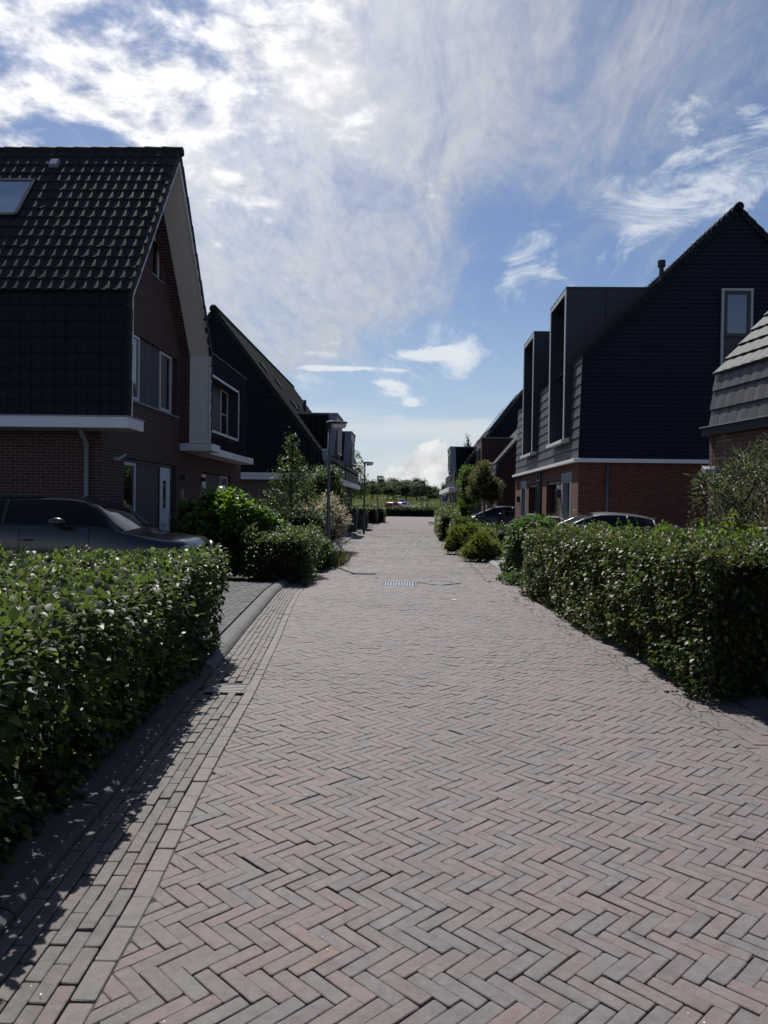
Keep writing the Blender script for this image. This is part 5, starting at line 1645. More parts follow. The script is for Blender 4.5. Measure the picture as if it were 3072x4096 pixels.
def grass(label, loc, w, d, n, h, m='grass_dry', name='grass_tuft', cat='grass', lean=.6, kind=None, group=None, zf=None, wd=.05):
    """narrow blades rising out of a patch"""
    P = np.stack([rng.normal(0, w / 2, n), rng.normal(0, d / 2, n), np.zeros(n)], 1)
    if zf is not None:
        P = np.stack([rng.uniform(-w, w, n), rng.uniform(-d, d, n), np.zeros(n)], 1)
        P[:, 2] = [zf(x + loc[0], y + loc[1]) for x, y in P[:, :2]]
    A = np.stack([rng.normal(0, lean, n), rng.normal(0, lean, n), np.ones(n)], 1)
    Nn = unit(rng.normal(0, 1, (n, 3)))
    o = leaves(name, P + np.array([loc[0], loc[1], 0]), A, Nn, h * rng.uniform(.4, 1.2, n), wd * 2, M[m], None, True, .6)
    return tag(o, label, cat, group, kind)

def RX_(X, Y): return S(X, Y)
# ---- the two big hedges in front
x, y = S(-2.92, 4.5)
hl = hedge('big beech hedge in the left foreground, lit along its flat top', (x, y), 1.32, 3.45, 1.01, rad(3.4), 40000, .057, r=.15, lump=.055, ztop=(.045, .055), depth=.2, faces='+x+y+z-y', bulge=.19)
x, y = S(3.36, 9.85)
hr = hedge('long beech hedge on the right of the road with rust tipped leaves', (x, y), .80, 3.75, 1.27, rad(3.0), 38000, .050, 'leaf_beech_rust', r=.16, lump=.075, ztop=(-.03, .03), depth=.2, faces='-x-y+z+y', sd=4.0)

def sprays(t, starts, m, leafm, name='shoot', size=.05, nl=9):
    """thin shoots that stick out of a hedge with leaves along them"""
    mb = MB(); P, A, Nn, s = [], [], [], []
    for (p, d, ln) in starts:
        p = Vector(p); d = Vector(d).normalized()
        q = [p]
        for k in range(1, 5):
            dd = (d + Vector((random.uniform(-.15, .15), random.uniform(-.15, .15), .02 * k))).normalized()
            q.append(q[-1] + dd * ln / 4)
        mb.tube(q, [.0035, .003, .0025, .002, .001], 4)
        for k in range(nl):
            u = (k + .5) / nl * 4; i = min(3, int(u))
            pp = q[i].lerp(q[i + 1], u - i)
            a = d.cross(Vector((0, 0, 1))) * (1 if k % 2 else -1) * .8 + d * .7 + Vector((0, 0, random.uniform(-.3, .3)))
            P.append(pp); A.append(a); Nn.append((random.uniform(-.4, .4), random.uniform(-.4, .4), 1)); s.append(size * random.uniform(.6, 1.1))
    og = ORG[0]; ORG[0] = Vector((0, 0, 0))
    tag(mb.build(name, M[m], t), kind='stuff'); ORG[0] = og
    tag(leaves(name + '_leaves', np.array(P), np.array(A), np.array(Nn), np.array(s), 1.0, M[leafm], t), kind='stuff')
sp = []
for k in range(34):
    u, v = random.uniform(-1, 1), random.uniform(-1, 1)
    sp.append(((u * 1.3, v * 3.3, .93 + .04 * v), (random.uniform(-.4, .5), random.uniform(-.4, .4), random.uniform(.5, 1.1)), random.uniform(.14, .30)))
for k in range(26):
    sp.append(((1.26, random.uniform(-2.6, 3.4), random.uniform(.2, .95)), (1, random.uniform(-.5, .5), random.uniform(-.1, .5)), random.uniform(.14, .28)))
for k in range(9):
    sp.append(((random.uniform(.7, 1.3), 3.4, random.uniform(.7, 1.0)), (.6, 1, random.uniform(.0, .35)), random.uniform(.2, .42)))
sprays(hl, sp, 'bark', 'leaf_lime', 'shoot', .058)
sp = []
for k in range(44):
    v = random.uniform(-1, 1)
    sp.append(((random.uniform(-.7, .7), v * 3.6, 1.2 - .04 * v), (random.uniform(-.5, .3), random.uniform(-.4, .4), random.uniform(.5, 1.1)), random.uniform(.12, .3)))
for k in range(30):
    sp.append(((-.78, random.uniform(-3.6, 3.6), random.uniform(.15, 1.15)), (-1, random.uniform(-.5, .5), random.uniform(-.2, .4)), random.uniform(.1, .26)))
sprays(hr, sp, 'bark', 'leaf_lime', 'shoot', .046)
sp = [((random.uniform(.1, .6), random.uniform(-2.9, -.6), 1.22), (random.uniform(-.25, .25), random.uniform(-.2, .2), 1), random.uniform(.22, .48)) for k in range(7)]
sprays(hr, sp, 'bark', 'leaf_rust', 'tall_shoot', .036, 7)

# ---- left side beyond the driveway
x, y = S(-3.22, 16.0)
shrub('dogwood_shrub', 'tall lime green big-leaved shrub in front of the brick gable', 'shrub', (x, y),
      [(-.25, 0, .9, .75, .7, .85), (.5, .1, .70, .65, .6, .68), (-.8, .3, .75, .5, .5, .7), (.2, -.3, 1.30, .42, .4, .42), (-.45, .2, 1.52, .34, .35, .34), (.95, -.2, .5, .5, .45, .48),
       (-.05, .1, 1.62, .22, .25, .26), (-.95, .1, 1.35, .28, .3, .28), (.62, -.1, 1.22, .28, .3, .26), (.9, .1, .98, .26, .3, .24), (-.6, -.35, 1.1, .35, .35, .35)],
      5600, .12, 'leaf_lime', width=1.1, shell=.22, droop=.5, core=.66, lump=.32)
x, y = S(-2.12, 15.7)
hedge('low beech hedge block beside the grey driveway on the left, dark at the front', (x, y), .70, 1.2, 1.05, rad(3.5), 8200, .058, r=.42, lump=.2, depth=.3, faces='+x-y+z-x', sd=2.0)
x, y = S(-1.62, 18.15)
shrub('ivy_shrub', 'bright green ivy shrub around the foot of the nearest lamp post', 'shrub', (x, y), [(-.1, -.2, .45, .32, .6, .5), (.1, .3, .35, .3, .6, .42), (.02, -.6, .28, .26, .4, .34), (-.15, .5, .7, .25, .4, .4)], 2600, .062, 'leaf_ivy', width=1.25, shell=.15)
x, y = S(-1.28, 19.4)
grass('pale dry grass tuft at the kerb under the nearest lamp post', (x, y), .24, .8, 900, .40, 'grass_dry', wd=.009)
x, y = S(-1.50, 14.3)
grass('small green weed in the gutter bricks before the left hedge block', (x, y), .10, .16, 160, .15, 'grass_green', 'weed', 'weed', wd=.012)
x, y = S(-3.3, 20.6)
hedge('dark glossy low hedge in front of the house with the black gable', (x, y), 1.75, 1.1, 1.38, rad(2), 7500, .062, 'leaf_dark', r=.45, lump=.26, depth=.25, faces='+x-y+z', sd=5.0)
x, y = S(-3.55, 18.4)
grass('tall arching green grass between the lime shrub and the hedge', (x, y), .35, .3, 320, 1.6, 'grass_green', 'ornamental_grass', 'grass', .16, wd=.02)
x, y = S(-2.62, 21.2)
tree('young_tree', 'young narrow tree with a pointed loose crown before the black gable', 'tree', (x, y), 3.7,
     [(.0, 0, 3.15, .26, .26, .42), (.0, .1, 2.65, .42, .4, .42), (-.3, 0, 2.3, .36, .4, .34), (.34, -.1, 2.35, .36, .4, .36), (.05, 0, 2.0, .5, .5, .4), (-.5, .1, 1.75, .36, .4, .3), (.5, 0, 1.75, .38, .4, .32), (-.15, -.1, 1.5, .45, .4, .3), (.75, .1, 2.45, .22, .3, .25), (-.1, 0, 3.5, .12, .12, .2)],
     3000, .082, 'leaf_tree', .035, 3.3, width=.6, gap=.75, shell=.5, droop=.75, bark='bark_dark', lump=.25)
x, y = S(-2.05, 23.6)
shrub('willow_shrub', 'pink and cream variegated willow bush behind the nearest lamp post', 'shrub', (x, y),
      [(0, 0, .95, .8, .8, .75), (.45, -.2, .6, .5, .6, .5), (-.5, 0, 1.0, .6, .6, .6), (.3, .2, 1.5, .45, .5, .45), (.62, .1, 1.05, .38, .5, .4)], 5200, .105, 'leaf_pink', width=.42, shell=.42, core=.34, droop=-.25, outward=1.1, lump=.35)
x, y = S(-2.1, 25.4)
tree('garden_tree', 'dense dark green little tree behind the pink willow bush', 'tree', (x, y), 3.0, [(0, 0, 2.1, .75, .7, .75), (.3, 0, 2.5, .45, .5, .4), (-.5, 0, 1.7, .55, .6, .5), (.5, .1, 1.7, .4, .5, .5)], 3000, .085, 'leaf_ivy', .04, 2.2, gap=.3, shell=.3, core=.5, bark='bark_dark')
# ---- far left along the pavement
FHL = [((-1.95, 58.5), .62, 1.3, 1.30, 'clipped hedge block standing behind the planters, lighter on top'), ((-1.12, 61.2), .52, 1.2, 1.26, 'clipped dark hedge block next to the far lamp post'), ((-.55, 64.6), .62, 2.2, 1.28, 'rounded clipped hedge at the far end of the left kerb')]
for (X, Y), hx, hy, hz, lab in FHL:
    hedge(lab, S(X, Y), hx, hy, hz, rad(1), 1500, .12, 'leaf_beech', 'clipped hedges at the far end of the street', r=.2, lump=.08, lo=True, faces='+x-x-y+z')
shrub('bush', 'loose green bush at the far corner of the house with dormers', 'shrub', S(-3.2, 61), [(0, 0, 1.0, 1.2, 1.0, 1.0), (-.8, .2, 1.4, .8, .8, .8), (.8, 0, .8, .8, .8, .7)], 1500, .16, 'leaf_ivy', lo=True, shell=.2)
shrub('bush', 'darker rounded bush just left of the far lamp post', 'shrub', S(-1.5, 66.5), [(0, 0, .9, 1.0, 1.0, .8), (.9, 0, .8, .8, .8, .7)], 1100, .16, 'leaf_tree', lo=True, shell=.2)
tree('tall_tree', 'tall ragged dark tree rising behind the end of the left house', 'tree', S(-4.2, 78), 9.5,
     [(-.2, 0, 7.6, 1.1, 1.1, 1.0), (.6, 0, 6.4, 1.3, 1.2, .9), (-1.2, 0, 6.4, 1.2, 1.2, 1.2), (-.4, 0, 5.0, 1.6, 1.5, 1.1), (1.3, 0, 4.2, 1.2, 1.3, 1.1), (-1.5, 0, 3.8, 1.4, 1.4, 1.2), (.3, 0, 3.0, 1.7, 1.5, 1.1), (1.9, .2, 3.2, .9, 1, 1.0), (-.3, 0, 8.5, .55, .5, .5), (1.6, 0, 5.4, .7, .7, .5)],
     5200, .26, 'leaf_tree', .2, 7.5, gap=.62, lo=True, width=.7, shell=.42, droop=.7, bark='bark_dark', lump=.25)
# ---- right side
x, y = S(3.12, 16.2)
t = shrub('ivy_hedge', 'upright bush of bright ivy at the near edge of the pale driveway', 'ivy', (x, y), [(0, 0, .75, .50, .95, .62), (.05, -.2, 1.02, .48, .9, .36), (-.05, .1, .3, .50, 1.0, .34), (.3, 0, .8, .55, .9, .6)], 5200, .075, 'leaf_ivy', width=1.25, shell=.12, droop=.6, core=.82, lump=.12)
x, y = S(2.80, 15.3)
shrub('ground_ivy', 'low creeping ivy spilling over the right kerb', 'ivy', (x, y), [(0, 0, .06, .36, .5, .16), (.3, -.25, .05, .4, .3, .14), (-.1, .6, .05, .28, .5, .13)], 1300, .065, 'leaf_ivy', width=1.25, shell=.2, core=.5, nstem=3)
def gx(px, Y): return ((px - 1536) / 3000 * Y, Y)
x, y = S(*gx(1918, 21.3))
shrub('round_shrub', 'small round golden green shrub at the front of the right flower bed', 'shrub', (x, y), [(0, 0, .36, .46, .42, .40), (.10, .05, .60, .30, .3, .26), (-.20, 0, .22, .38, .36, .26), (.26, -.05, .2, .34, .3, .24), (.45, .1, .3, .3, .3, .28)], 3600, .058, 'leaf_gold', group='rounded golden shrubs', width=.5, shell=.2, droop=-.5, core=.7, lump=.3)
x, y = S(*gx(1862, 24.2))
shrub('round_shrub', 'larger round golden green shrub behind the small one on the right', 'shrub', (x, y), [(0, 0, .46, .62, .55, .50), (-.22, .05, .62, .4, .4, .34), (.2, .05, .76, .36, .36, .28), (-.42, 0, .26, .36, .4, .30), (.4, -.1, .24, .4, .4, .3), (.7, .1, .5, .4, .4, .4)], 4400, .062, 'leaf_gold', group='rounded golden shrubs', width=.5, shell=.2, droop=-.5, core=.7, lump=.3)
x, y = S(*gx(2010, 25.6))
hedge('dark sprawling shrubs before the blue car and the bicycle', (x, y), 1.05, .85, .86, 0, 4200, .07, 'leaf_dark', r=.35, lump=.24, depth=.28, faces='-x-y+z', sd=7.0, name='garden_shrub', cat='shrub')
x, y = S(*gx(2165, 26.2))
shrub('garden_shrub', 'mid green shrub growing against the orange brick wall', 'shrub', (x, y), [(0, 0, .55, .55, .4, .55), (-.5, .1, .45, .45, .4, .45)], 1800, .07, 'leaf_tree', shell=.2)
x, y = S(*gx(1975, 22.3))
grass('dry grass and weeds between the golden shrub and the pale driveway', (x, y), .7, .35, 1100, .34, 'grass_dry', wd=.010)
x, y = S(*gx(2240, 24.0))
shrub('door_shrub', 'thin grey green shrub beside the nearest grey door frame', 'shrub', (x + .15, y - 1.0), [(0, 0, 1.15, .22, .25, .5), (-.2, 0, .9, .25, .25, .35), (.18, 0, .8, .2, .2, .4)], 800, .06, 'leaf_olive', width=.45, shell=.5, core=0, droop=-.5)
# clipped hedges further on
for X, Y, hx, hy, hz, m_, lab in [(3.05, 28.5, .48, .8, 1.08, 'leaf_beech', 'dark clipped hedge block nearest the golden shrubs'), (2.95, 33.5, .5, 1.3, 1.18, 'leaf_beech', 'glossy clipped hedge block, second along the right kerb'), (3.35, 40.5, .55, 2.4, 1.32, 'leaf_beech', 'tall long hedge at the far end of the right kerb')]:
    hedge(lab, S(X, Y), hx, hy, hz, rad(-1), 2600, .085, m_, 'clipped hedges on the right kerb', r=.2, lump=.08, faces='-x-y+z', lo=False)
hedge('low hedge running back from the right kerb before the blue car', S(4.0, 34.6), .80, .35, .78, 0, 1400, .09, 'leaf_ivy', r=.15, lump=.1, faces='-x-y+z', lo=True)
hedge('sprawling hedge mass below the porch of the farthest house', S(4.6, 47.0), .9, 2.2, 1.5, 0, 1800, .12, 'leaf_beech', r=.4, lump=.2, faces='-x-y+z', lo=True)
x, y = S(*gx(1868, 37.0))
tree('column_tree', 'upright bright green tree left of the rust tinted one', 'tree', (x, y), 3.9, [(0, 0, 3.1, .42, .5, .5), (-.1, 0, 2.5, .5, .5, .6), (.1, 0, 1.9, .55, .5, .6), (-.18, 0, 1.2, .42, .5, .6), (-.12, 0, .6, .36, .5, .5), (.2, 0, 2.9, .4, .4, .4)], 4200, .09, 'leaf_lime', .05, 3.2, width=.8, gap=.2, shell=.25, core=.5)
x, y = S(*gx(1938, 31.5))
tree('photinia_tree', 'small round headed tree with rust tinted leaves and a slim trunk before the blue car', 'tree', (x, y), 3.7, [(-.05, 0, 3.12, .40, .5, .36), (-.15, 0, 2.65, .60, .6, .42), (.35, 0, 2.35, .46, .5, .42), (-.42, 0, 2.15, .40, .5, .38), (.05, 0, 1.95, .52, .5, .34), (.45, 0, 1.95, .32, .4, .3)], 7500, .085, 'leaf_rust', .055, 2.9, width=.6, gap=.2, shell=.35, core=.45, droop=-.3, bark='bark')
x, y = S(*gx(1862, 84.0))
tree('conifer', 'dark spruce peeping over the farthest roof on the right', 'tree', (x + .1, y), 9.6, [(0, 0, 9.05, .16, .2, .5), (0, 0, 8.4, .38, .4, .4), (0, 0, 7.8, .62, .6, .4), (0, 0, 7.1, .85, .8, .45), (0, 0, 6.2, 1.05, 1, .5), (0, 0, 5.2, 1.2, 1.2, .6), (0, 0, 4, 1.35, 1.3, .7)], 3000, .24, 'leaf_dark', .15, 8.8, width=.35, gap=.2, shell=.5, core=.3, lo=True, droop=.5, outward=1.2)
x, y = S(4.62, 9.75)
tree('olive_shrub', 'grey green narrow-leaved shrub against the brick at the right edge', 'shrub', (x, y), 2.6, [(0, 0, 2.05, .35, .4, .4), (-.30, 0, 1.75, .34, .4, .30), (.3, 0, 1.9, .5, .5, .5), (-.12, -.1, 1.5, .42, .4, .3), (.2, 0, 1.5, .5, .5, .35), (-.48, 0, 1.95, .16, .2, .14), (.5, 0, 2.3, .35, .4, .35), (-.35, 0, 1.3, .25, .3, .2)], 3300, .085, 'leaf_olive', .03, 1.7, width=.34, gap=.55, shell=.5, droop=-.5, outward=1.0, bark='bark', lump=.3)
x, y = S(4.05, 8.75)
shrub('weedy_bush', 'yellow green weedy growth at the back of the right hedge', 'shrub', (x, y), [(0, 0, 1.32, .12, .2, .28), (.25, -.1, 1.25, .25, .2, .2)], 240, .085, 'leaf_gold', width=.9, shell=.5, core=0)
# weeds in the right-hand gutter, too many to count
P = []
for k in range(620):
    yy = random.choice([random.uniform(5.5, 13), random.uniform(15, 27), random.uniform(15, 27)])
    c_ = fR(yy) + random.choice([random.uniform(.0, .06), random.uniform(.1, .5)])
    P.append((c_, yy))
n_ = len(P)
A = np.stack([rng.normal(0, .7, n_), rng.normal(0, .7, n_), np.ones(n_)], 1)
o = leaves('weeds', np.array([(a, b, -.005) for a, b in P]), A, rng.normal(0, 1, (n_, 3)), .07 * rng.uniform(.3, 1.3, n_), .16, M['grass_green'], None, True, .6)
tag(o, 'scattered weeds in the joints of the right gutter', 'weeds', kind='stuff')
# dead leaves and crumbs along the kerbs
n_ = 900
yy = rng.uniform(1.5, 30, n_); side = rng.random(n_) < .5
xx = np.where(side, np.interp(yy, KLY, KLX) + np.abs(rng.normal(0, .05, n_)), np.interp(yy, KRY, KRX) - np.abs(rng.normal(0, .10, n_)))
o = leaves('leaf_litter', np.stack([xx, yy, np.full(n_, .004)], 1), np.stack([rng.normal(0, 1, n_), rng.normal(0, 1, n_), np.zeros(n_)], 1), np.stack([rng.normal(0, .2, n_), rng.normal(0, .2, n_), np.ones(n_)], 1), .022 * rng.uniform(.4, 1.5, n_), .9, M['bark'], None, True)
tag(o, 'fallen leaf crumbs along the kerbs', 'leaf litter', kind='stuff')

# pale petals and crumbs blown over the road
n_ = 120
yy = rng.uniform(1.8, 14, n_)
xx = np.interp(yy, LY, LX) - .4 + rng.random(n_) ** 1.6 * 3.9
o = leaves('petals', np.stack([xx, yy, np.full(n_, .006)], 1), np.stack([rng.normal(0, 1, n_), rng.normal(0, 1, n_), np.zeros(n_)], 1), np.stack([rng.normal(0, .3, n_), rng.normal(0, .3, n_), np.ones(n_)], 1), .008 * rng.uniform(.4, 1.5, n_), .9, M['litter_white'], None, True)
tag(o, 'tiny pale petals scattered over the bricks', 'petals', kind='stuff')
# ---- the far hedge, meadow and wood beyond the cross street
hedge('long dark clipped hedge across the far end of the street', (2.0, 95.2), 17, .75, 1.06, 0, 9000, .22, 'leaf_dark', r=.2, lump=.06, lo=True, faces='-y+z', depth=.2)
grass('tall pale meadow grass behind the far hedge', (4, 128), 40, 26, 26000, .62, 'grass_dry', 'meadow_grass', 'grass', .3, 'stuff', zf=mz, wd=.16)
grass('green meadow grass on the far bank', (4, 145), 48, 36, 20000, .5, 'grass_green', 'meadow_grass', 'grass', .3, 'stuff', zf=mz, wd=.2)

FAR = []
def far_tree(kind, label, X, Y, H, spread, group, n=900, m='leaf_far', trunk=.3, sd=1.0, shape='round'):
    random.seed(int(sd * 100)); bl = []
    if shape == 'round':
        for k in range(8):
            a = k * 2.4; rr = spread * .55 * (k % 3) / 2
            bl.append((rr * math.cos(a), rr * math.sin(a), H * (.50 + .36 * random.random()), spread * .55, spread * .55, H * .17))
        bl.append((0, 0, H * .82, spread * .5, spread * .5, H * .18))
    else:
        for k in range(10):
            a = k * 2.4; rr = spread * .6 * random.random()
            bl.append((rr * math.cos(a), rr * math.sin(a), H * (.10 + .76 * k / 10), spread * (.62 - .028 * k), spread * .5, H * (.17 + .05 * random.random())))
    zb = mz(*S(X, Y))
    t = tree(kind, label, 'tree', S(X, Y), H, bl, n, H * .062, m, trunk, H * .7, group, gap=.3, lo=True, width=1.0, shell=.28, core=.62, bark='bark_dark', seed=sd, lump=.2)
    t.location.z = zb - .1
    return t
def fx(px, Y): return (px - 1536) / 3000 * Y
near = [(1415, 152, 2.91, 1.29), (1440, 148, 2.7, 1.12), (1490, 152, 3.22, 1.46), (1552, 150, 3.12, 1.68), (1572, 154, 3.33, 1.46), (1600, 158, 3.54, 1.62), (1622, 152, 3.43, 1.57), (1665, 150, 3.54, 1.62), (1690, 151, 3.74, 1.74), (1715, 154, 3.22, 1.46)]
labs = ['leftmost little meadow tree, half hidden behind the second lamp post', 'small meadow tree right of the tall ragged tree', 'round meadow tree left of the far lamp post', 'wide round meadow tree behind the cyclist', 'meadow tree between the cyclist and the red car', 'meadow tree directly behind the red car', 'round meadow tree right of the red car', 'broad meadow tree right of the tall thin mast', 'broad olive green meadow tree, second from the right end', 'last meadow tree on the right, above the standing pedestrian']
for k, (px, Y, H, sp_) in enumerate(near):
    far_tree('meadow_tree', labs[k], fx(px, Y), Y, H, sp_ * 1.25, 'round trees on the meadow bank', 800, 'leaf_far_pale' if k in (8, 9) else 'leaf_far', .16, 1 + k)
wood = [(1380, 395, 10.4, 8.5), (1425, 432, 11.2, 8.5), (1455, 419, 11.1, 8.5), (1490, 406, 11.0, 8.5), (1520, 443, 12.8, 8.5), (1555, 430, 13.7, 8.5), (1585, 417, 13.5, 8.5), (1615, 404, 12.8, 8.5), (1645, 441, 13.8, 8.5), (1682, 428, 14.8, 8.5), (1708, 415, 10.4, 8.5), (1735, 402, 6.8, 8.5), (1757, 439, 10.8, 6), (1785, 426, 11.8, 6), (1815, 413, 10.4, 6), (1340, 400, 11.2, 8.5)]
wl = ['tall wood tree behind the ragged tree, far left', 'wood tree rising left of the second lamp head', 'wood tree above the clipped hedges on the left', 'wood tree just left of the far lamp head', 'dense wood tree just right of the far lamp head', 'wood tree with a broad top above the cyclist', 'wood tree above and left of the red car', 'wood tree above the red car', 'dark wood tree left of the airy tallest one', 'airy tallest wood tree, sky showing through its crown', 'low dark wood tree right of the airy tallest one', 'low wood tree in the dip of the skyline', 'wood tree left of the parking sign', 'dense wood tree above the parking sign', 'wood tree at the porch of the farthest right house', 'wood tree hidden mostly behind the left house']
for k, (px, Y, H, sp_) in enumerate(wood):
    far_tree('wood_tree', wl[k], fx(px, Y), Y, H, sp_ * 1.15, 'trees of the wood on the skyline', 2600, 'leaf_far_pale' if k in (9, 12) else 'leaf_far', .4, 20 + k, 'tall')
random.seed(99)

# ------------------------------------------------------------------ cars
def catmull(p0, p1, p2, p3, t):
    return tuple(.5 * ((2 * b) + (-a + c) * t + (2 * a - 5 * b + 4 * c - d) * t * t + (-a + 3 * b - 3 * c + d) * t ** 3) for a, b, c, d in zip(p0, p1, p2, p3))

def car(label, loc, rz, cols, paint_m, wheels, wr=.34, glass_cols=None, group=None, rails=False, trim='metal_dark', fin=False, seams=()):
    """cols: control columns from nose to tail, each [x, [(dx, y, z) * 7]] from sill to the middle of the roof"""
    t = thing('parked_car', label, 'car', (loc[0], loc[1], 0), rz, group)
    og = ORG[0]; ORG[0] = Vector((0, 0, 0))
    n = len(cols); R = 7; SB = 4
    C = [[(cx + d[0], d[1], d[2]) for d in ring] for cx, ring in cols]
    # interpolate along the car, then across it
    Lg = []
    for i in range(n - 1):
        for s in range(SB):
            row = []
            for j in range(R):
                row.append(catmull(C[max(i - 1, 0)][j], C[i][j], C[i + 1][j], C[min(i + 2, n - 1)][j], s / SB))
            Lg.append(row)
    Lg.append(C[-1])
    D = []
    for row in Lg:
        r2 = []
        for j in range(R - 1):
            nxt = row[j + 2] if j + 2 < R else (row[R - 2][0], -row[R - 2][1], row[R - 2][2])
            for s in range(SB):
                r2.append(catmull(row[max(j - 1, 0)], row[j], row[j + 1], nxt, s / SB))
        r2.append(row[-1])
        D.append(r2)
    parts = {}
    for sg in (1, -1):
        for i in range(len(D) - 1):
            for j in range(len(D[0]) - 1):
                key = glass_cols.get((i // SB, j // SB), 'body')
                if key == 'side_window': key = ('side_window', i // SB, sg)
                elif key != 'body': key = (key, 0, 0)
                mb = parts.setdefault(key, MB())
                q = [D[i][j], D[i + 1][j], D[i + 1][j + 1], D[i][j + 1]]
                q = [(p[0], p[1] * sg, p[2]) for p in q]
                mb.quad(*(q if sg > 0 else q[::-1]))
    def weld(o):
        bm = bmesh.new(); bm.from_mesh(o.data); bmesh.ops.remove_doubles(bm, verts=bm.verts, dist=.0008); bmesh.ops.recalc_face_normals(bm, faces=bm.faces)
        bm.to_mesh(o.data); bm.free()
        o.data.polygons.foreach_set('use_smooth', [True] * len(o.data.polygons))
    body = parts.pop('body').build('body', M[paint_m], t); weld(body)
    for key, mb in parts.items():
        o = mb.build(key[0], M['windscreen_glass' if key[0] == 'windscreen' else 'car_glass'], t); weld(o)
    def bez(i, j, sg): p = C[i][j]; return Vector((p[0], p[1] * sg, p[2]))
    # window frames, seams
    gi = sorted({k[0] for k, v in glass_cols.items() if v == 'side_window' and k[0] > 3})
    for sg in (1, -1):
        mb = MB()
        for j, rr in ((3 * SB, .012), (4 * SB, .010)):
            mb.tube([(D[i][j][0], D[i][j][1] * sg * 1.004, D[i][j][2]) for i in range(gi[0] * SB, (gi[-1] + 1) * SB + 1)], rr, 6)
        for c in gi[1:]:
            mb.tube([(D[c * SB][j][0], D[c * SB][j][1] * sg * 1.003, D[c * SB][j][2]) for j in range(3 * SB, 4 * SB + 1)], .034, 6)
        mb.build('window_trim', M[trim], t, smooth=True)
    for sg in (1, -1):
        mb = MB(); mb.tube([(D[i][4 * SB][0], D[i][4 * SB][1] * sg, D[i][4 * SB][2]) for i in range(3 * SB, 4 * SB + 1)], .030, 7); mb.build('pillar', M[paint_m], t, smooth=True)
        mb = MB(); mb.tube([(D[i][3 * SB][0], D[i][3 * SB][1] * sg * 1.004, D[i][3 * SB][2]) for i in range(3 * SB, 4 * SB + 1)], .012, 6); mb.build('sill_trim', M[trim], t, smooth=True)
    mb = MB()
    for sg in (1, -1):
        for xs_ in seams:
            i = min(range(len(D)), key=lambda k: abs(D[k][2 * SB][0] - xs_))
            mb.tube([(D[i][j][0] + (xs_ - D[i][2 * SB][0]), D[i][j][1] * sg * 1.001, D[i][j][2]) for j in range(0, 3 * SB + 1)], .0045, 5)
    if seams: mb.build('door_seams', M['black_hole'], t)
    for sg in (1, -1):
        mb = MB()
        i0 = gi[0] * SB + 1
        p = D[i0][3 * SB]
        bx_, by_, bz_ = p[0] - .10, p[1] * sg, p[2] + .04
        mb.tube([(bx_, by_ * .98, bz_ - .03), (bx_ + .02, by_ + sg * .10, bz_ - .02)], .028, 8)
        mb.lathe([(.02, -.10), (.075, -.085), (.092, -.02), (.092, .05), (.06, .11), (.01, .12)], 14, (0, 0, 0), 'y')
        nv = 6 * 14
        for k in range(len(mb.v) - nv, len(mb.v)):
            v = mb.v[k]; mb.v[k] = (bx_ + v[0] * 1.45, by_ + sg * (.17 + v[1] * .9), bz_ + .03 + v[2] * .74)
        m_ = mb.build('wing_mirror', M[paint_m], t, smooth=True)
        for xs_ in seams[1:3]:
            i = min(range(len(D)), key=lambda k: abs(D[k][2 * SB][0] - xs_ + .0))
            p = D[i][2 * SB + 1]
            mb = MB(); mb.tube([(xs_ + .22, p[1] * sg * 1.0, p[2] + .0), (xs_ + .20, (p[1] + .028) * sg, p[2] + .005), (xs_ + .05, (p[1] + .030) * sg, p[2] + .008), (xs_ + .03, p[1] * sg, p[2] + .008)], .015, 7)
            mb.build('door_handle', M[paint_m], t, smooth=True)
    if rails:
        for sg in (1, -1):
            mb = MB(); mb.tube([(D[i][5 * SB - 3][0], D[i][5 * SB - 3][1] * sg, D[i][5 * SB - 3][2] + (.03 if i not in (a_[0], a_[-1]) else -.01)) for a_ in [list(range((gi[0] + 1) * SB - 2, (gi[-1] + 1) * SB))] for i in a_], .016, 7); mb.build('roof_rail', M['metal_dark'], t, smooth=True)
    if fin:
        mb = MB(); i = (gi[-1]) * SB + 2; p = D[i][-1]
        mb.extrude([(p[0] + .12, -.03, p[2] - .01), (p[0] - .14, -.03, p[2] - .01), (p[0] - .15, -.02, p[2] + .05), (p[0] - .06, -.02, p[2] + .055)], (0, .06, 0)); mb.build('roof_aerial', M[paint_m], t, bevel=.01)
    # wiper and head lamps
    mb = MB()
    w0 = Vector(C[3][5]) + Vector((-.03, 0, .035))
    mb.tube([w0 + Vector((.05, .35, -.01)), w0 + Vector((-.02, -.15, .03)), w0 + Vector((-.06, -.5, .02))], .012, 6); mb.build('wiper', M['rubber'], t)
    for sg in (1, -1):
        mb = MB()
        a = Vector(C[1][2]); b = Vector(C[1][3]); c = Vector(C[0][3])
        mb.tube([(c.x - .02, c.y * sg * .9, c.z - .02), ((a.x + c.x) / 2, (a.y + c.y) / 2 * sg * 1.02, (b.z + c.z) / 2), (b.x - .10, b.y * sg * 1.03, b.z - .05)], [.03, .05, .02], 8)
        mb.build('headlight', M['metal_bright'], t, smooth=True)
        mb = MB(); a = Vector(C[-2][2]); mb.box(a.x - .12, a.x + .02, min(a.y * sg * .8, a.y * sg * 1.01), max(a.y * sg * .8, a.y * sg * 1.01), a.z - .06, a.z + .06); mb.build('tail_light', M['paint_red'], t, bevel=.01)
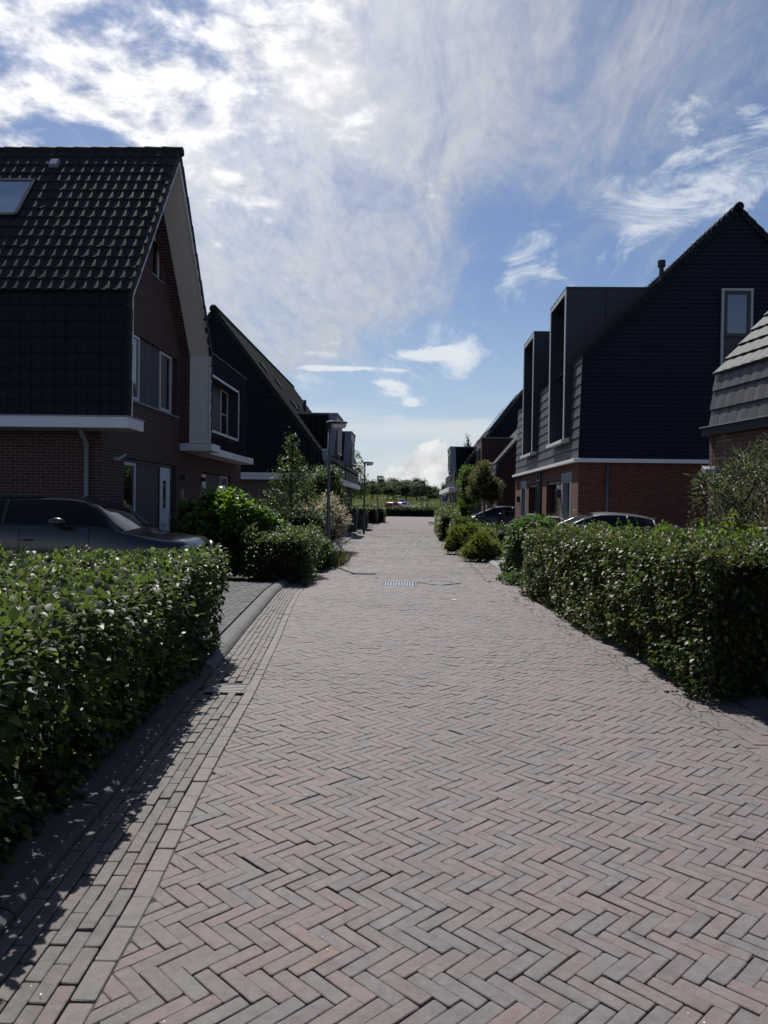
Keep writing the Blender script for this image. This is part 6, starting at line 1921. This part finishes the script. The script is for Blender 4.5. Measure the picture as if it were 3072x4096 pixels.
    for wx in wheels:
        for sg in (1, -1):
            w = .80
            mb = MB(); mb.lathe([(wr * .62, -.10), (wr * .93, -.11), (wr, -.08), (wr, .08), (wr * .93, .11), (wr * .62, .10)], 28, (wx, w * sg, wr), 'y'); wo = mb.build('wheel', M['rubber'], t, smooth=True)
            mb = MB(); mb.lathe([(.03, -.07), (wr * .62, -.07), (wr * .64, .0), (wr * .62, .07), (.03, .07)], 20, (wx, w * sg, wr), 'y')
            for k in range(5):
                a = k * 2 * math.pi / 5
                mb.tube([(wx, (w + .085) * sg, wr), (wx + math.cos(a) * wr * .6, (w + .08) * sg, wr + math.sin(a) * wr * .6)], .03, 6)
            mb.build('rim', M['metal_bright'], wo)
    ORG[0] = og
    return t

def suv_cols(Lc, W, H, belt, hood, cowl, rf, rr, tail_x, nose_z=.80, tail_z=None, th=.0, sill=.30):
    """x runs from 0 at the nose to -Lc at the tail"""
    w = W / 2
    tz = tail_z or belt + .02
    c = []
    c.append([0, [(-.16, w * .60, sill * .8), (-.04, w * .66, .45), (0, w * .68, .62), (-.03, w * .66, nose_z - .08), (-.05, w * .5, nose_z - .03), (-.04, w * .28, nose_z - .01), (-.03, 0, nose_z)]])
    c.append([-.16, [(-.06, w * .86, sill * .85), (0, w * .93, .45), (0, w * .95, .66), (-.02, w * .90, nose_z + .03), (0, w * .68, nose_z + .09), (0, w * .36, nose_z + .11), (0, 0, nose_z + .12)]])
    c.append([-.60, [(0, w * .93, sill), (0, w * .99, .52), (0, w * .99, .78), (0, w * .93, hood - .10), (0, w * .74, hood - .045), (0, w * .4, hood - .02), (0, 0, hood - .01)]])
    c.append([cowl, [(0, w * .93, sill), (0, w * .99, .55), (0, w * 1.0, .84), (.0, w * .93, belt - .06), (.10, w * .80, hood + .03), (.16, w * .42, hood + .06), (.18, 0, hood + .07)]])
    f = rf
    c.append([f + .14, [(0, w * .93, sill), (0, w * .985, .55), (0, w * .995, .86), (0, w * .93, belt), (-.08, w * .70, H - .10), (-.14, w * .40, H - .035), (-.16, 0, H - .02)]])
    m = (rf + rr) / 2
    c.append([m, [(0, w * .93, sill), (0, w * .985, .55), (0, w * .995, .88), (0, w * .94, belt + .015), (0, w * .71, H - .07), (0, w * .42, H - .005), (0, 0, H)]])
    c.append([rr + .12, [(0, w * .93, sill), (0, w * .985, .55), (0, w * 1.0, .90), (0, w * .94, belt + .03 + th), (0, w * .69, H - .11 - th), (0, w * .40, H - .04 - th), (0, 0, H - .03 - th)]])
    c.append([rr - .40, [(0, w * .92, sill), (0, w * .97, .55), (0, w * .99, .90), (0, w * .92, belt + .05 + th), (.20, w * .66, H - .20 - th * 2), (.25, w * .38, H - .13 - th * 2), (.27, 0, H - .12 - th * 2)]])
    c.append([tail_x + .10, [(0, w * .86, sill), (0, w * .93, .55), (0, w * .95, .86), (0, w * .86, tz - .04), (0, w * .70, tz), (0, w * .36, tz + .02), (0, 0, tz + .02)]])
    c.append([tail_x, [(.08, w * .74, sill), (0, w * .82, .55), (.01, w * .82, .82), (.04, w * .72, tz - .10), (.05, w * .55, tz - .07), (.05, w * .3, tz - .06), (.05, 0, tz - .06)]])
    return c
GLASS = {(3, 3): 'side_window', (3, 4): 'windscreen', (3, 5): 'windscreen', (4, 3): 'side_window', (5, 3): 'side_window', (6, 3): 'side_window', (7, 4): 'rear_window', (7, 5): 'rear_window'}
# dark estate on the left driveway, nose towards the street
x, y = S(-2.98, 12.55)
car('dark graphite estate car parked on the left driveway, nose towards the street', (x, y), rad(1.5),
    suv_cols(4.75, 1.88, 1.64, 1.17, 1.07, -1.22, -1.80, -4.1, -4.75, .88), 'paint_graphite', (-.95, -3.75), .37, GLASS, rails=True, seams=(-1.60, -2.68, -3.72))
# silver saloon on the right driveway
x, y = S(3.12, 18.95)
car('silver saloon car with arched roof parked behind the right hedge', (x, y), rad(180 - 1.5),
    suv_cols(4.75, 1.85, 1.45, 1.02, .96, -1.22, -2.05, -3.55, -4.75, .74, 1.02, .06), 'paint_silver', (-.9, -3.75), .34, GLASS, fin=True, seams=(-1.45, -2.55, -3.5))
# dark blue hatchback before the low brick gable
x, y = S(3.85, 39.8)
car('dark blue tall hatchback parked between the two brick houses on the right', (x, y), rad(180 - 2),
    suv_cols(4.3, 1.8, 1.56, 1.05, 1.0, -1.0, -2.05, -3.7, -4.3, .80), 'paint_navy', (-.8, -3.4), .33, GLASS, seams=(-1.3, -2.4, -3.3))
# far cars beyond the cross street
X, Y = fx(1597, 121), 121
t = car('small red hatchback on the road beyond the far hedge', S(X + .1, Y), rad(62), suv_cols(3.7, 1.65, 1.50, 1.0, .98, -.8, -1.7, -3.2, -3.7, .78), 'paint_red', (-.7, -3.0), .31, GLASS)
t.location.z = mz(*S(X, Y)) + .02
X, Y = fx(1610, 126), 126
t = car('white car just right of the small red hatchback', S(X + 1.0, Y + 1), rad(60), suv_cols(3.7, 1.65, 1.42, 1.0, .98, -.8, -1.7, -3.2, -3.7, .78), 'paint_white', (-.7, -3.0), .31, GLASS)
t.location.z = mz(*S(X, Y))

# ------------------------------------------------------------------ street lamps
def lamp(label, X, Y, H=3.68):
    x, y = S(X, Y)
    t = thing('street_lamp', label, 'street lamp', (x, y, 0), rad(2), 'grey street lamps along the left kerb')
    og = ORG[0]; ORG[0] = Vector((0, 0, 0))
    mb = MB(); mb.tube([(0, 0, -.05), (0, 0, .9), (-.0, 0, H * .55), (-.0, 0, H - .10)], [.052, .049, .042, .035], 14)
    mb.build('pole', M['pole_grey'], t, smooth=True)
    mb = MB(); mb.tube([(0, 0, .0), (0, 0, .34)], .056, 14); mb.build('pole_foot', M['metal_dark'], t, smooth=True)
    mb = MB(); mb.tube([(0, 0, 1.95), (0, 0, 1.98)], .050, 14); mb.box(-.028, .028, -.058, -.042, .55, .85); mb.build('service_hatch', M['pole_grey'], t)
    mb = MB()
    mb.extrude([(-.09, -.12, H - .06), (.09, -.12, H - .035), (.46, -.10, H - .02), (.46, -.10, H + .012), (.08, -.11, H + .035), (-.085, -.12, H + .005)], (0, .25, 0))
    mb.extrude([(-.055, -.06, H - .15), (.045, -.06, H - .15), (.05, -.07, H - .05), (-.08, -.08, H - .06)], (0, .13, 0))
    mb.build('lamp_head', M['metal_dark'], t, bevel=.012)
    mb = MB()
    mb.extrude([(.07, -.095, H - .05), (.44, -.085, H - .035), (.42, -.085, H - .115), (.10, -.095, H - .165)], (0, .19, 0))
    l_ = mb.build('lamp_cover', M['lens_cover'], t, bevel=.014)
    mb = MB()
    for yy in (-.045, .045): mb.tube([(.11, yy - .005, H - .170), (.41, yy, H - .125)], .012, 8)
    mb.build('tube_lamp', M['zinc_light'], l_)
    ORG[0] = og
    return t
lamp('nearest grey street lamp, standing in the ivy shrub', -1.44, 19.4)
lamp('second grey street lamp, standing at the kerb by the planters', -1.03, 38.9, 3.72)
lamp('farthest of the kerbside grey street lamps, by the clipped hedges', -.50, 58.8, 3.74)

def mast(label, px, Y, top_py, kind='short', name='street_lamp'):
    X = fx(px, Y); x, y = S(X, Y); zb = mz(x, y); H = 1.6 + (2015 - top_py) * Y / 3000 - zb
    t = thing(name, label, 'street lamp', (x, y, zb), 0, 'far street lamps by the meadow')
    og = ORG[0]; ORG[0] = Vector((0, 0, 0))
    mb = MB(); mb.tube([(0, 0, -.1), (0, 0, H)], [.08, .06], 8); mb.build('pole', M['pole_grey'], t)
    mb = MB()
    if kind == 'short': mb.box(-.12, .75, -.14, .14, H - .06, H + .05)
    else:
        mb.tube([(0, 0, H - .1), (-.5, 0, H + .25), (-1.2, 0, H + .35)], .05, 6); mb.tube([(0, 0, H - .1), (.5, 0, H + .25), (1.2, 0, H + .35)], .05, 6)
        mb.box(-1.75, -1.1, -.12, .12, H + .3, H + .4); mb.box(1.1, 1.75, -.12, .12, H + .3, H + .4)
    mb.build('lamp_head', M['lens_white'] if kind == 'short' else M['pole_grey'], t)
    ORG[0] = og
mast('short lamp with a white head left of the red car', 1585, 124, 1982)
mast('short lamp with a white head under the broad meadow trees', 1686, 126, 1987)
mast('short lamp with a white head close to the farthest right house', 1761, 120, 1990)
mast('tall thin mast with two arms between the meadow trees', 1645, 130, 1936, 'tall')
mast('thin lamp mast standing against the wood right of the far kerb lamp', 1555, 190, 1929)

# ------------------------------------------------------------------ signs and shelter
X, Y = fx(1779.5, 63), 63
x, y = S(X, Y)
t = thing('parking_sign', 'blue parking sign with a white P before the farthest right house', 'road sign', (x, y, 0), rad(1))
og = ORG[0]; ORG[0] = Vector((0, 0, 0))
mb = MB(); mb.tube([(0, .03, 0), (0, .03, 2.34)], .03, 10); mb.build('pole', M['pole_grey'], t)
mb = MB(); mb.box(-.20, .20, -.012, .012, 1.80, 2.34); pl_ = mb.build('sign_plate', M['sign_blue'], t, bevel=.004)
text(pl_, 'P', .36, (0, -.016, 2.03), FACE_S, 'sign_white', 'letter', .002)
mb = MB()
mb.box(-.13, -.02, -.017, -.013, 1.87, 1.91); mb.box(-.10, -.05, -.017, -.013, 1.91, 1.95); mb.box(.02, .13, -.017, -.013, 1.885, 1.91); mb.box(.02, .10, -.017, -.013, 1.93, 1.95)
mb.build('pictogram', M['sign_white'], pl_)
mb = MB(); mb.box(-.26, .26, -.012, .012, 1.42, 1.72); mb.build('lower_plate', M['sign_white'], t, bevel=.004)
ORG[0] = og
X, Y = fx(1609, 127), 127
x, y = S(X, Y); zb = mz(x, y)
t = thing('bus_shelter', 'white framed shelter with a blue panel behind the red car', 'shelter', (x, y, zb), 0)
og = ORG[0]; ORG[0] = Vector((0, 0, 0))
mb = MB()
for xx in (-.42, .42): mb.tube([(xx, 0, 0), (xx, 0, 1.9)], .045, 8)
mb.box(-.95, .48, -.5, .06, 1.86, 1.95); mb.box(-.42, .42, -.02, .02, .85, .92); mb.build('frame', M['sign_white'], t)
mb = MB(); mb.box(-.38, .38, -.02, .02, 1.35, 1.82); mb.build('panel', M['sign_blue'], t)
mb = MB(); mb.box(-.38, .38, -.01, .01, .2, .85); mb.build('pane', M['window_curtain'], t)
ORG[0] = og

# ------------------------------------------------------------------ planters by the left house
def planter(label, X, Y, w, d, h, taper, leaf_m, blobs, n, size, plant_label, pw=.6):
    x, y = S(X, Y)
    t = thing('planter', label, 'planter', (x, y, .075), 0, 'grey planters on the left pavement')
    og = ORG[0]; ORG[0] = Vector((0, 0, 0))
    mb = MB()
    a, b = w / 2, d / 2
    k = taper
    mb.add([(-a * k, -b * k, 0), (a * k, -b * k, 0), (a * k, b * k, 0), (-a * k, b * k, 0), (-a, -b, h), (a, -b, h), (a, b, h), (-a, b, h), (-a + .04, -b + .04, h), (a - .04, -b + .04, h), (a - .04, b - .04, h), (-a + .04, b - .04, h), (-a + .04, -b + .04, h - .06), (a - .04, -b + .04, h - .06), (a - .04, b - .04, h - .06), (-a + .04, b - .04, h - .06)],
           [(3, 2, 1, 0), (0, 1, 5, 4), (1, 2, 6, 5), (2, 3, 7, 6), (3, 0, 4, 7), (4, 5, 9, 8), (5, 6, 10, 9), (6, 7, 11, 10), (7, 4, 8, 11), (8, 9, 13, 12), (9, 10, 14, 13), (10, 11, 15, 14), (11, 8, 12, 15)])
    mb.build('pot', M['planter_grey'], t, bevel=.006)
    mb = MB(); mb.quad((-a + .03, -b + .03, h - .05), (a - .03, -b + .03, h - .05), (a - .03, b - .03, h - .05), (-a + .03, b - .03, h - .05)); mb.build('potting_soil', M['soil'], t)
    ORG[0] = og
    if blobs:
        p = shrub('potted_plant', plant_label, 'plant', (x, y), blobs, n, size, leaf_m, width=pw, shell=.3, core=.5, nstem=4)
        p.location.z = .075 + h - .03
planter('tapered grey pot nearest the pink willow bush', -2.42, 26.8, .42, .42, .62, .8, 'leaf_ivy', [(0, 0, .12, .22, .22, .16)], 260, .07, 'small plant in the pot nearest the pink willow bush')
planter('tall tapered grey planter left of the second lamp post', -1.72, 40.6, .58, .58, .92, .74, 'leaf_dark', [(0, 0, .2, .36, .36, .26), (.1, 0, .35, .25, .25, .18)], 600, .09, 'dark bushy plant in the tall tapered planter')
planter('wide dark rectangular planter behind the second lamp post', -1.62, 47.0, 1.25, .5, .85, .98, 'leaf_tree', [(0, 0, .15, .6, .25, .22)], 600, .09, 'green plants in the wide rectangular planter')
planter('small grey block planter at the house wall, lowest of the three by the wall', -2.62, 30.5, .4, .4, .5, .9, None, None, 0, 0, '')
x, y = S(-1.78, 46.2)
mb = MB(); mb.lathe([(.10, 0), (.12, .05), (.12, .95), (.16, 1.0), (.16, 1.12), (.06, 1.2)], 16, (x, y, .07)); tag(mb.build('garden_light', M['soffit_cream'], smooth=False), 'cream post standing behind the planters on the left pavement', 'garden post')

# ------------------------------------------------------------------ bicycles
def bicycle(label, X, Y, rz, name='bicycle', z=0.0, child=None):
    x, y = S(X, Y)
    t = thing(name, label, 'bicycle', (x, y, z), rz)
    og = ORG[0]; ORG[0] = Vector((0, 0, 0))
    r = .34
    for wx in (-.52, .56):
        mb = MB()
        mb.tube([(wx + r * math.cos(a), 0, r + r * math.sin(a)) for a in np.linspace(0, 2 * math.pi, 29)], .02, 6); wo = mb.build('wheel', M['rubber'], t, smooth=True)
        mb = MB()
        for k in range(12):
            a = k * math.pi / 6; mb.tube([(wx, 0, r), (wx + r * .97 * math.cos(a), 0, r + r * .97 * math.sin(a))], .003, 4)
        mb.build('spokes', M['metal_bright'], wo)
    mb = MB()
    bb, st, hd = (-.05, 0, .30), (-.20, 0, .86), (.36, 0, .92)
    mb.tube([bb, st], .018, 8); mb.tube([bb, (.40, 0, .74)], .02, 8); mb.tube([(-.14, 0, .66), (.37, 0, .88)], .018, 8); mb.tube([(-.52, 0, r), bb], .012, 6); mb.tube([(-.52, .03, r), st], .010, 6)
    mb.tube([(.33, 0, 1.0), (.43, 0, .66), (.56, .05, r)], .017, 8); mb.tube([(.43, 0, .66), (.56, -.05, r)], .014, 8)
    mb.build('frame', M['frame_dark'], t, smooth=True)
    mb = MB(); mb.tube([(.33, 0, 1.0), (.31, 0, 1.16)], .014, 8); mb.tube([(.02, -.30, 1.12), (.20, -.31, 1.14), (.30, -.20, 1.20), (.33, 0, 1.16), (.30, .20, 1.20), (.20, .31, 1.14), (.02, .30, 1.12)], .014, 8); mb.build('handlebar', M['metal_bright'], t, smooth=True)
    mb = MB()
    for s in (-.305, .305): mb.tube([(.0, s, 1.12), (.13, s, 1.135)], .02, 8)
    mb.build('grips', M['rubber'], t)
    mb = MB(); mb.tube([(-.36, 0, .98), (-.24, 0, .985), (-.05, 0, .97), (.04, 0, .96)], [.085, .09, .04, .02], 10); mb.build('saddle', M['rubber'], t, smooth=True)
    mb = MB()
    for s in (-.07, .07): mb.tube([(-.86, s, .74), (-.22, s, .74)], .009, 6)
    for xx in (-.8, -.6, -.4): mb.tube([(xx, -.07, .74), (xx, .07, .74)], .007, 6)
    mb.tube([(-.55, .06, .36), (-.62, .07, .74)], .008, 6); mb.tube([(-.55, -.06, .36), (-.62, -.07, .74)], .008, 6); mb.build('rack', M['frame_dark'], t)
    mb = MB()
    for q in ((.50, .20, .80), (.50, .20, 1.05)):
        mb.tube([(q[0], -q[1], q[2]), (q[0] + .32, -q[1], q[2]), (q[0] + .32, q[1], q[2]), (q[0], q[1], q[2]), (q[0], -q[1], q[2])], .011, 6)
    for xx, yy in ((.50, -.2), (.82, -.2), (.82, .2), (.50, .2)): mb.tube([(xx, yy, .8), (xx, yy, 1.05)], .010, 6)
    mb.tube([(.45, 0, .78), (.8, 0, .8)], .012, 6); mb.build('front_carrier', M['frame_dark'], t)
    mb = MB(); mb.tube([bb, (-.05, .10, .30)], .01, 6); mb.tube([(-.05, .09, .30), (.09, .1, .20)], .009, 6); mb.tube([(-.05, -.09, .30), (-.19, -.1, .40)], .009, 6); mb.box(.05, .13, .1, .18, .19, .21); mb.box(-.23, -.15, -.18, -.1, .39, .41); mb.build('pedals', M['metal_dark'], t)
    ORG[0] = og
    return t
bicycle('city bicycle with a front carrier behind the ivy, handlebar showing', 4.55, 22.9, rad(248), z=.0)

# ------------------------------------------------------------------ people far off
def person(label, X, Y, J, rads, cloth_cut, mats, rz=0.0):
    """one skinned figure; joints J, edges implied by parent index"""
    x, y = S(X, Y); zb = mz(x, y)
    t = thing('person', label, 'person', (x, y, zb), rz)
    me = bpy.data.meshes.new('body')
    me.from_pydata([j[0] for j in J], [(i, j[1]) for i, j in enumerate(J) if j[1] is not None], [])
    o = new_obj('body', me, t)
    sk = o.modifiers.new('skin', 'SKIN')
    for i, j in enumerate(J):
        v = me.skin_vertices[0].data[i]; v.radius = (j[2], j[2]); v.use_root = (i == 0)
    sb = o.modifiers.new('sub', 'SUBSURF'); sb.levels = 1; sb.render_levels = 1
    me.materials.append(M[mats[0]])
    og = ORG[0]; ORG[0] = Vector((0, 0, 0))
    hd = Vector(J[4][0])
    mb = MB(); mb.lathe([(.02, .13), (.085, .11), (.105, .03), (.10, -.02), (.07, -.05)], 12, (hd.x + .0, hd.y + .02, hd.z)); mb.build('hair', M['hair'], t, smooth=True)
    mb = MB(); mb.lathe([(.03, -.13), (.07, -.09), (.083, 0), (.075, .08), (.03, .11)], 12, (hd.x, hd.y - .025, hd.z)); mb.build('face', M['skin'], t, smooth=True)
    ORG[0] = og
    return t
WALK = [((0, 0, .95), None, .15), ((0, 0, 1.2), 0, .16), ((0, 0, 1.42), 1, .15), ((0, -.01, 1.52), 2, .06), ((0, -.02, 1.66), 3, .09),
        ((.19, 0, 1.40), 2, .065), ((.25, .05, 1.13), 5, .05), ((.24, -.10, .90), 6, .04), ((.245, -.14, .82), 7, .03),
        ((-.19, 0, 1.40), 2, .065), ((-.25, -.03, 1.13), 9, .05), ((-.24, -.18, .92), 10, .04), ((-.24, -.22, .85), 11, .03),
        ((.10, 0, .88), 0, .10), ((.11, -.12, .50), 13, .075), ((.11, -.02, .10), 14, .05), ((.11, -.16, .05), 15, .04),
        ((-.10, 0, .88), 0, .10), ((-.11, .08, .50), 17, .075), ((-.11, .26, .12), 18, .05), ((-.11, .14, .05), 19, .04)]
person('person in grey clothes walking on the path behind the far hedge, at the right', fx(1707, 112), 112, WALK, None, None, ('cloth_grey',), rad(90))
RIDE = [((0, .10, .98), None, .15), ((0, .04, 1.2), 0, .16), ((0, -.08, 1.44), 1, .16), ((0, -.13, 1.54), 2, .06), ((0, -.16, 1.68), 3, .09),
        ((.19, -.08, 1.40), 2, .065), ((.28, -.22, 1.20), 5, .05), ((.27, -.42, 1.14), 6, .04), ((.26, -.48, 1.13), 7, .03),
        ((-.19, -.08, 1.40), 2, .065), ((-.28, -.22, 1.20), 9, .05), ((-.27, -.42, 1.14), 10, .04), ((-.26, -.48, 1.13), 11, .03),
        ((.10, .08, .94), 0, .11), ((.12, -.26, .78), 13, .08), ((.12, -.12, .36), 14, .05), ((.12, -.24, .30), 15, .04),
        ((-.10, .08, .94), 0, .11), ((-.12, -.20, .66), 17, .08), ((-.12, -.02, .26), 18, .05), ((-.12, -.14, .20), 19, .04)]
Xc, Yc = fx(1542, 109), 109
person('person in dark clothes riding a bicycle beyond the far hedge', Xc, Yc, RIDE, None, None, ('cloth_dark',), rad(25))
b = bicycle('bicycle ridden by the dark figure beyond the far hedge', Xc, Yc, rad(-65), z=mz(*S(Xc, Yc)))

# ------------------------------------------------------------------ small things at the edges
x, y = S(4.62, 8.9)
mb = MB(); mb.box(x - .12, x + .35, y - .12, y + .12, 0, 1.34); mb.box(x - .14, x + .37, y - .14, y + .14, 1.34, 1.38)
tag(mb.build('gate_pillar', M['concrete_pale'], bevel=.01), 'pale concrete pillar behind the near end of the right hedge', 'pillar')
x, y = S(6.05, 37.9)
mb = MB(); mb.tube([(x, y, 0), (x, y, .95)], .09, 12); mb.tube([(x, y, .95), (x, y, 1.02)], .12, 12)
tag(mb.build('charging_post', M['metal_dark'], smooth=False), 'short dark post between the blue car and the orange brick corner', 'post')
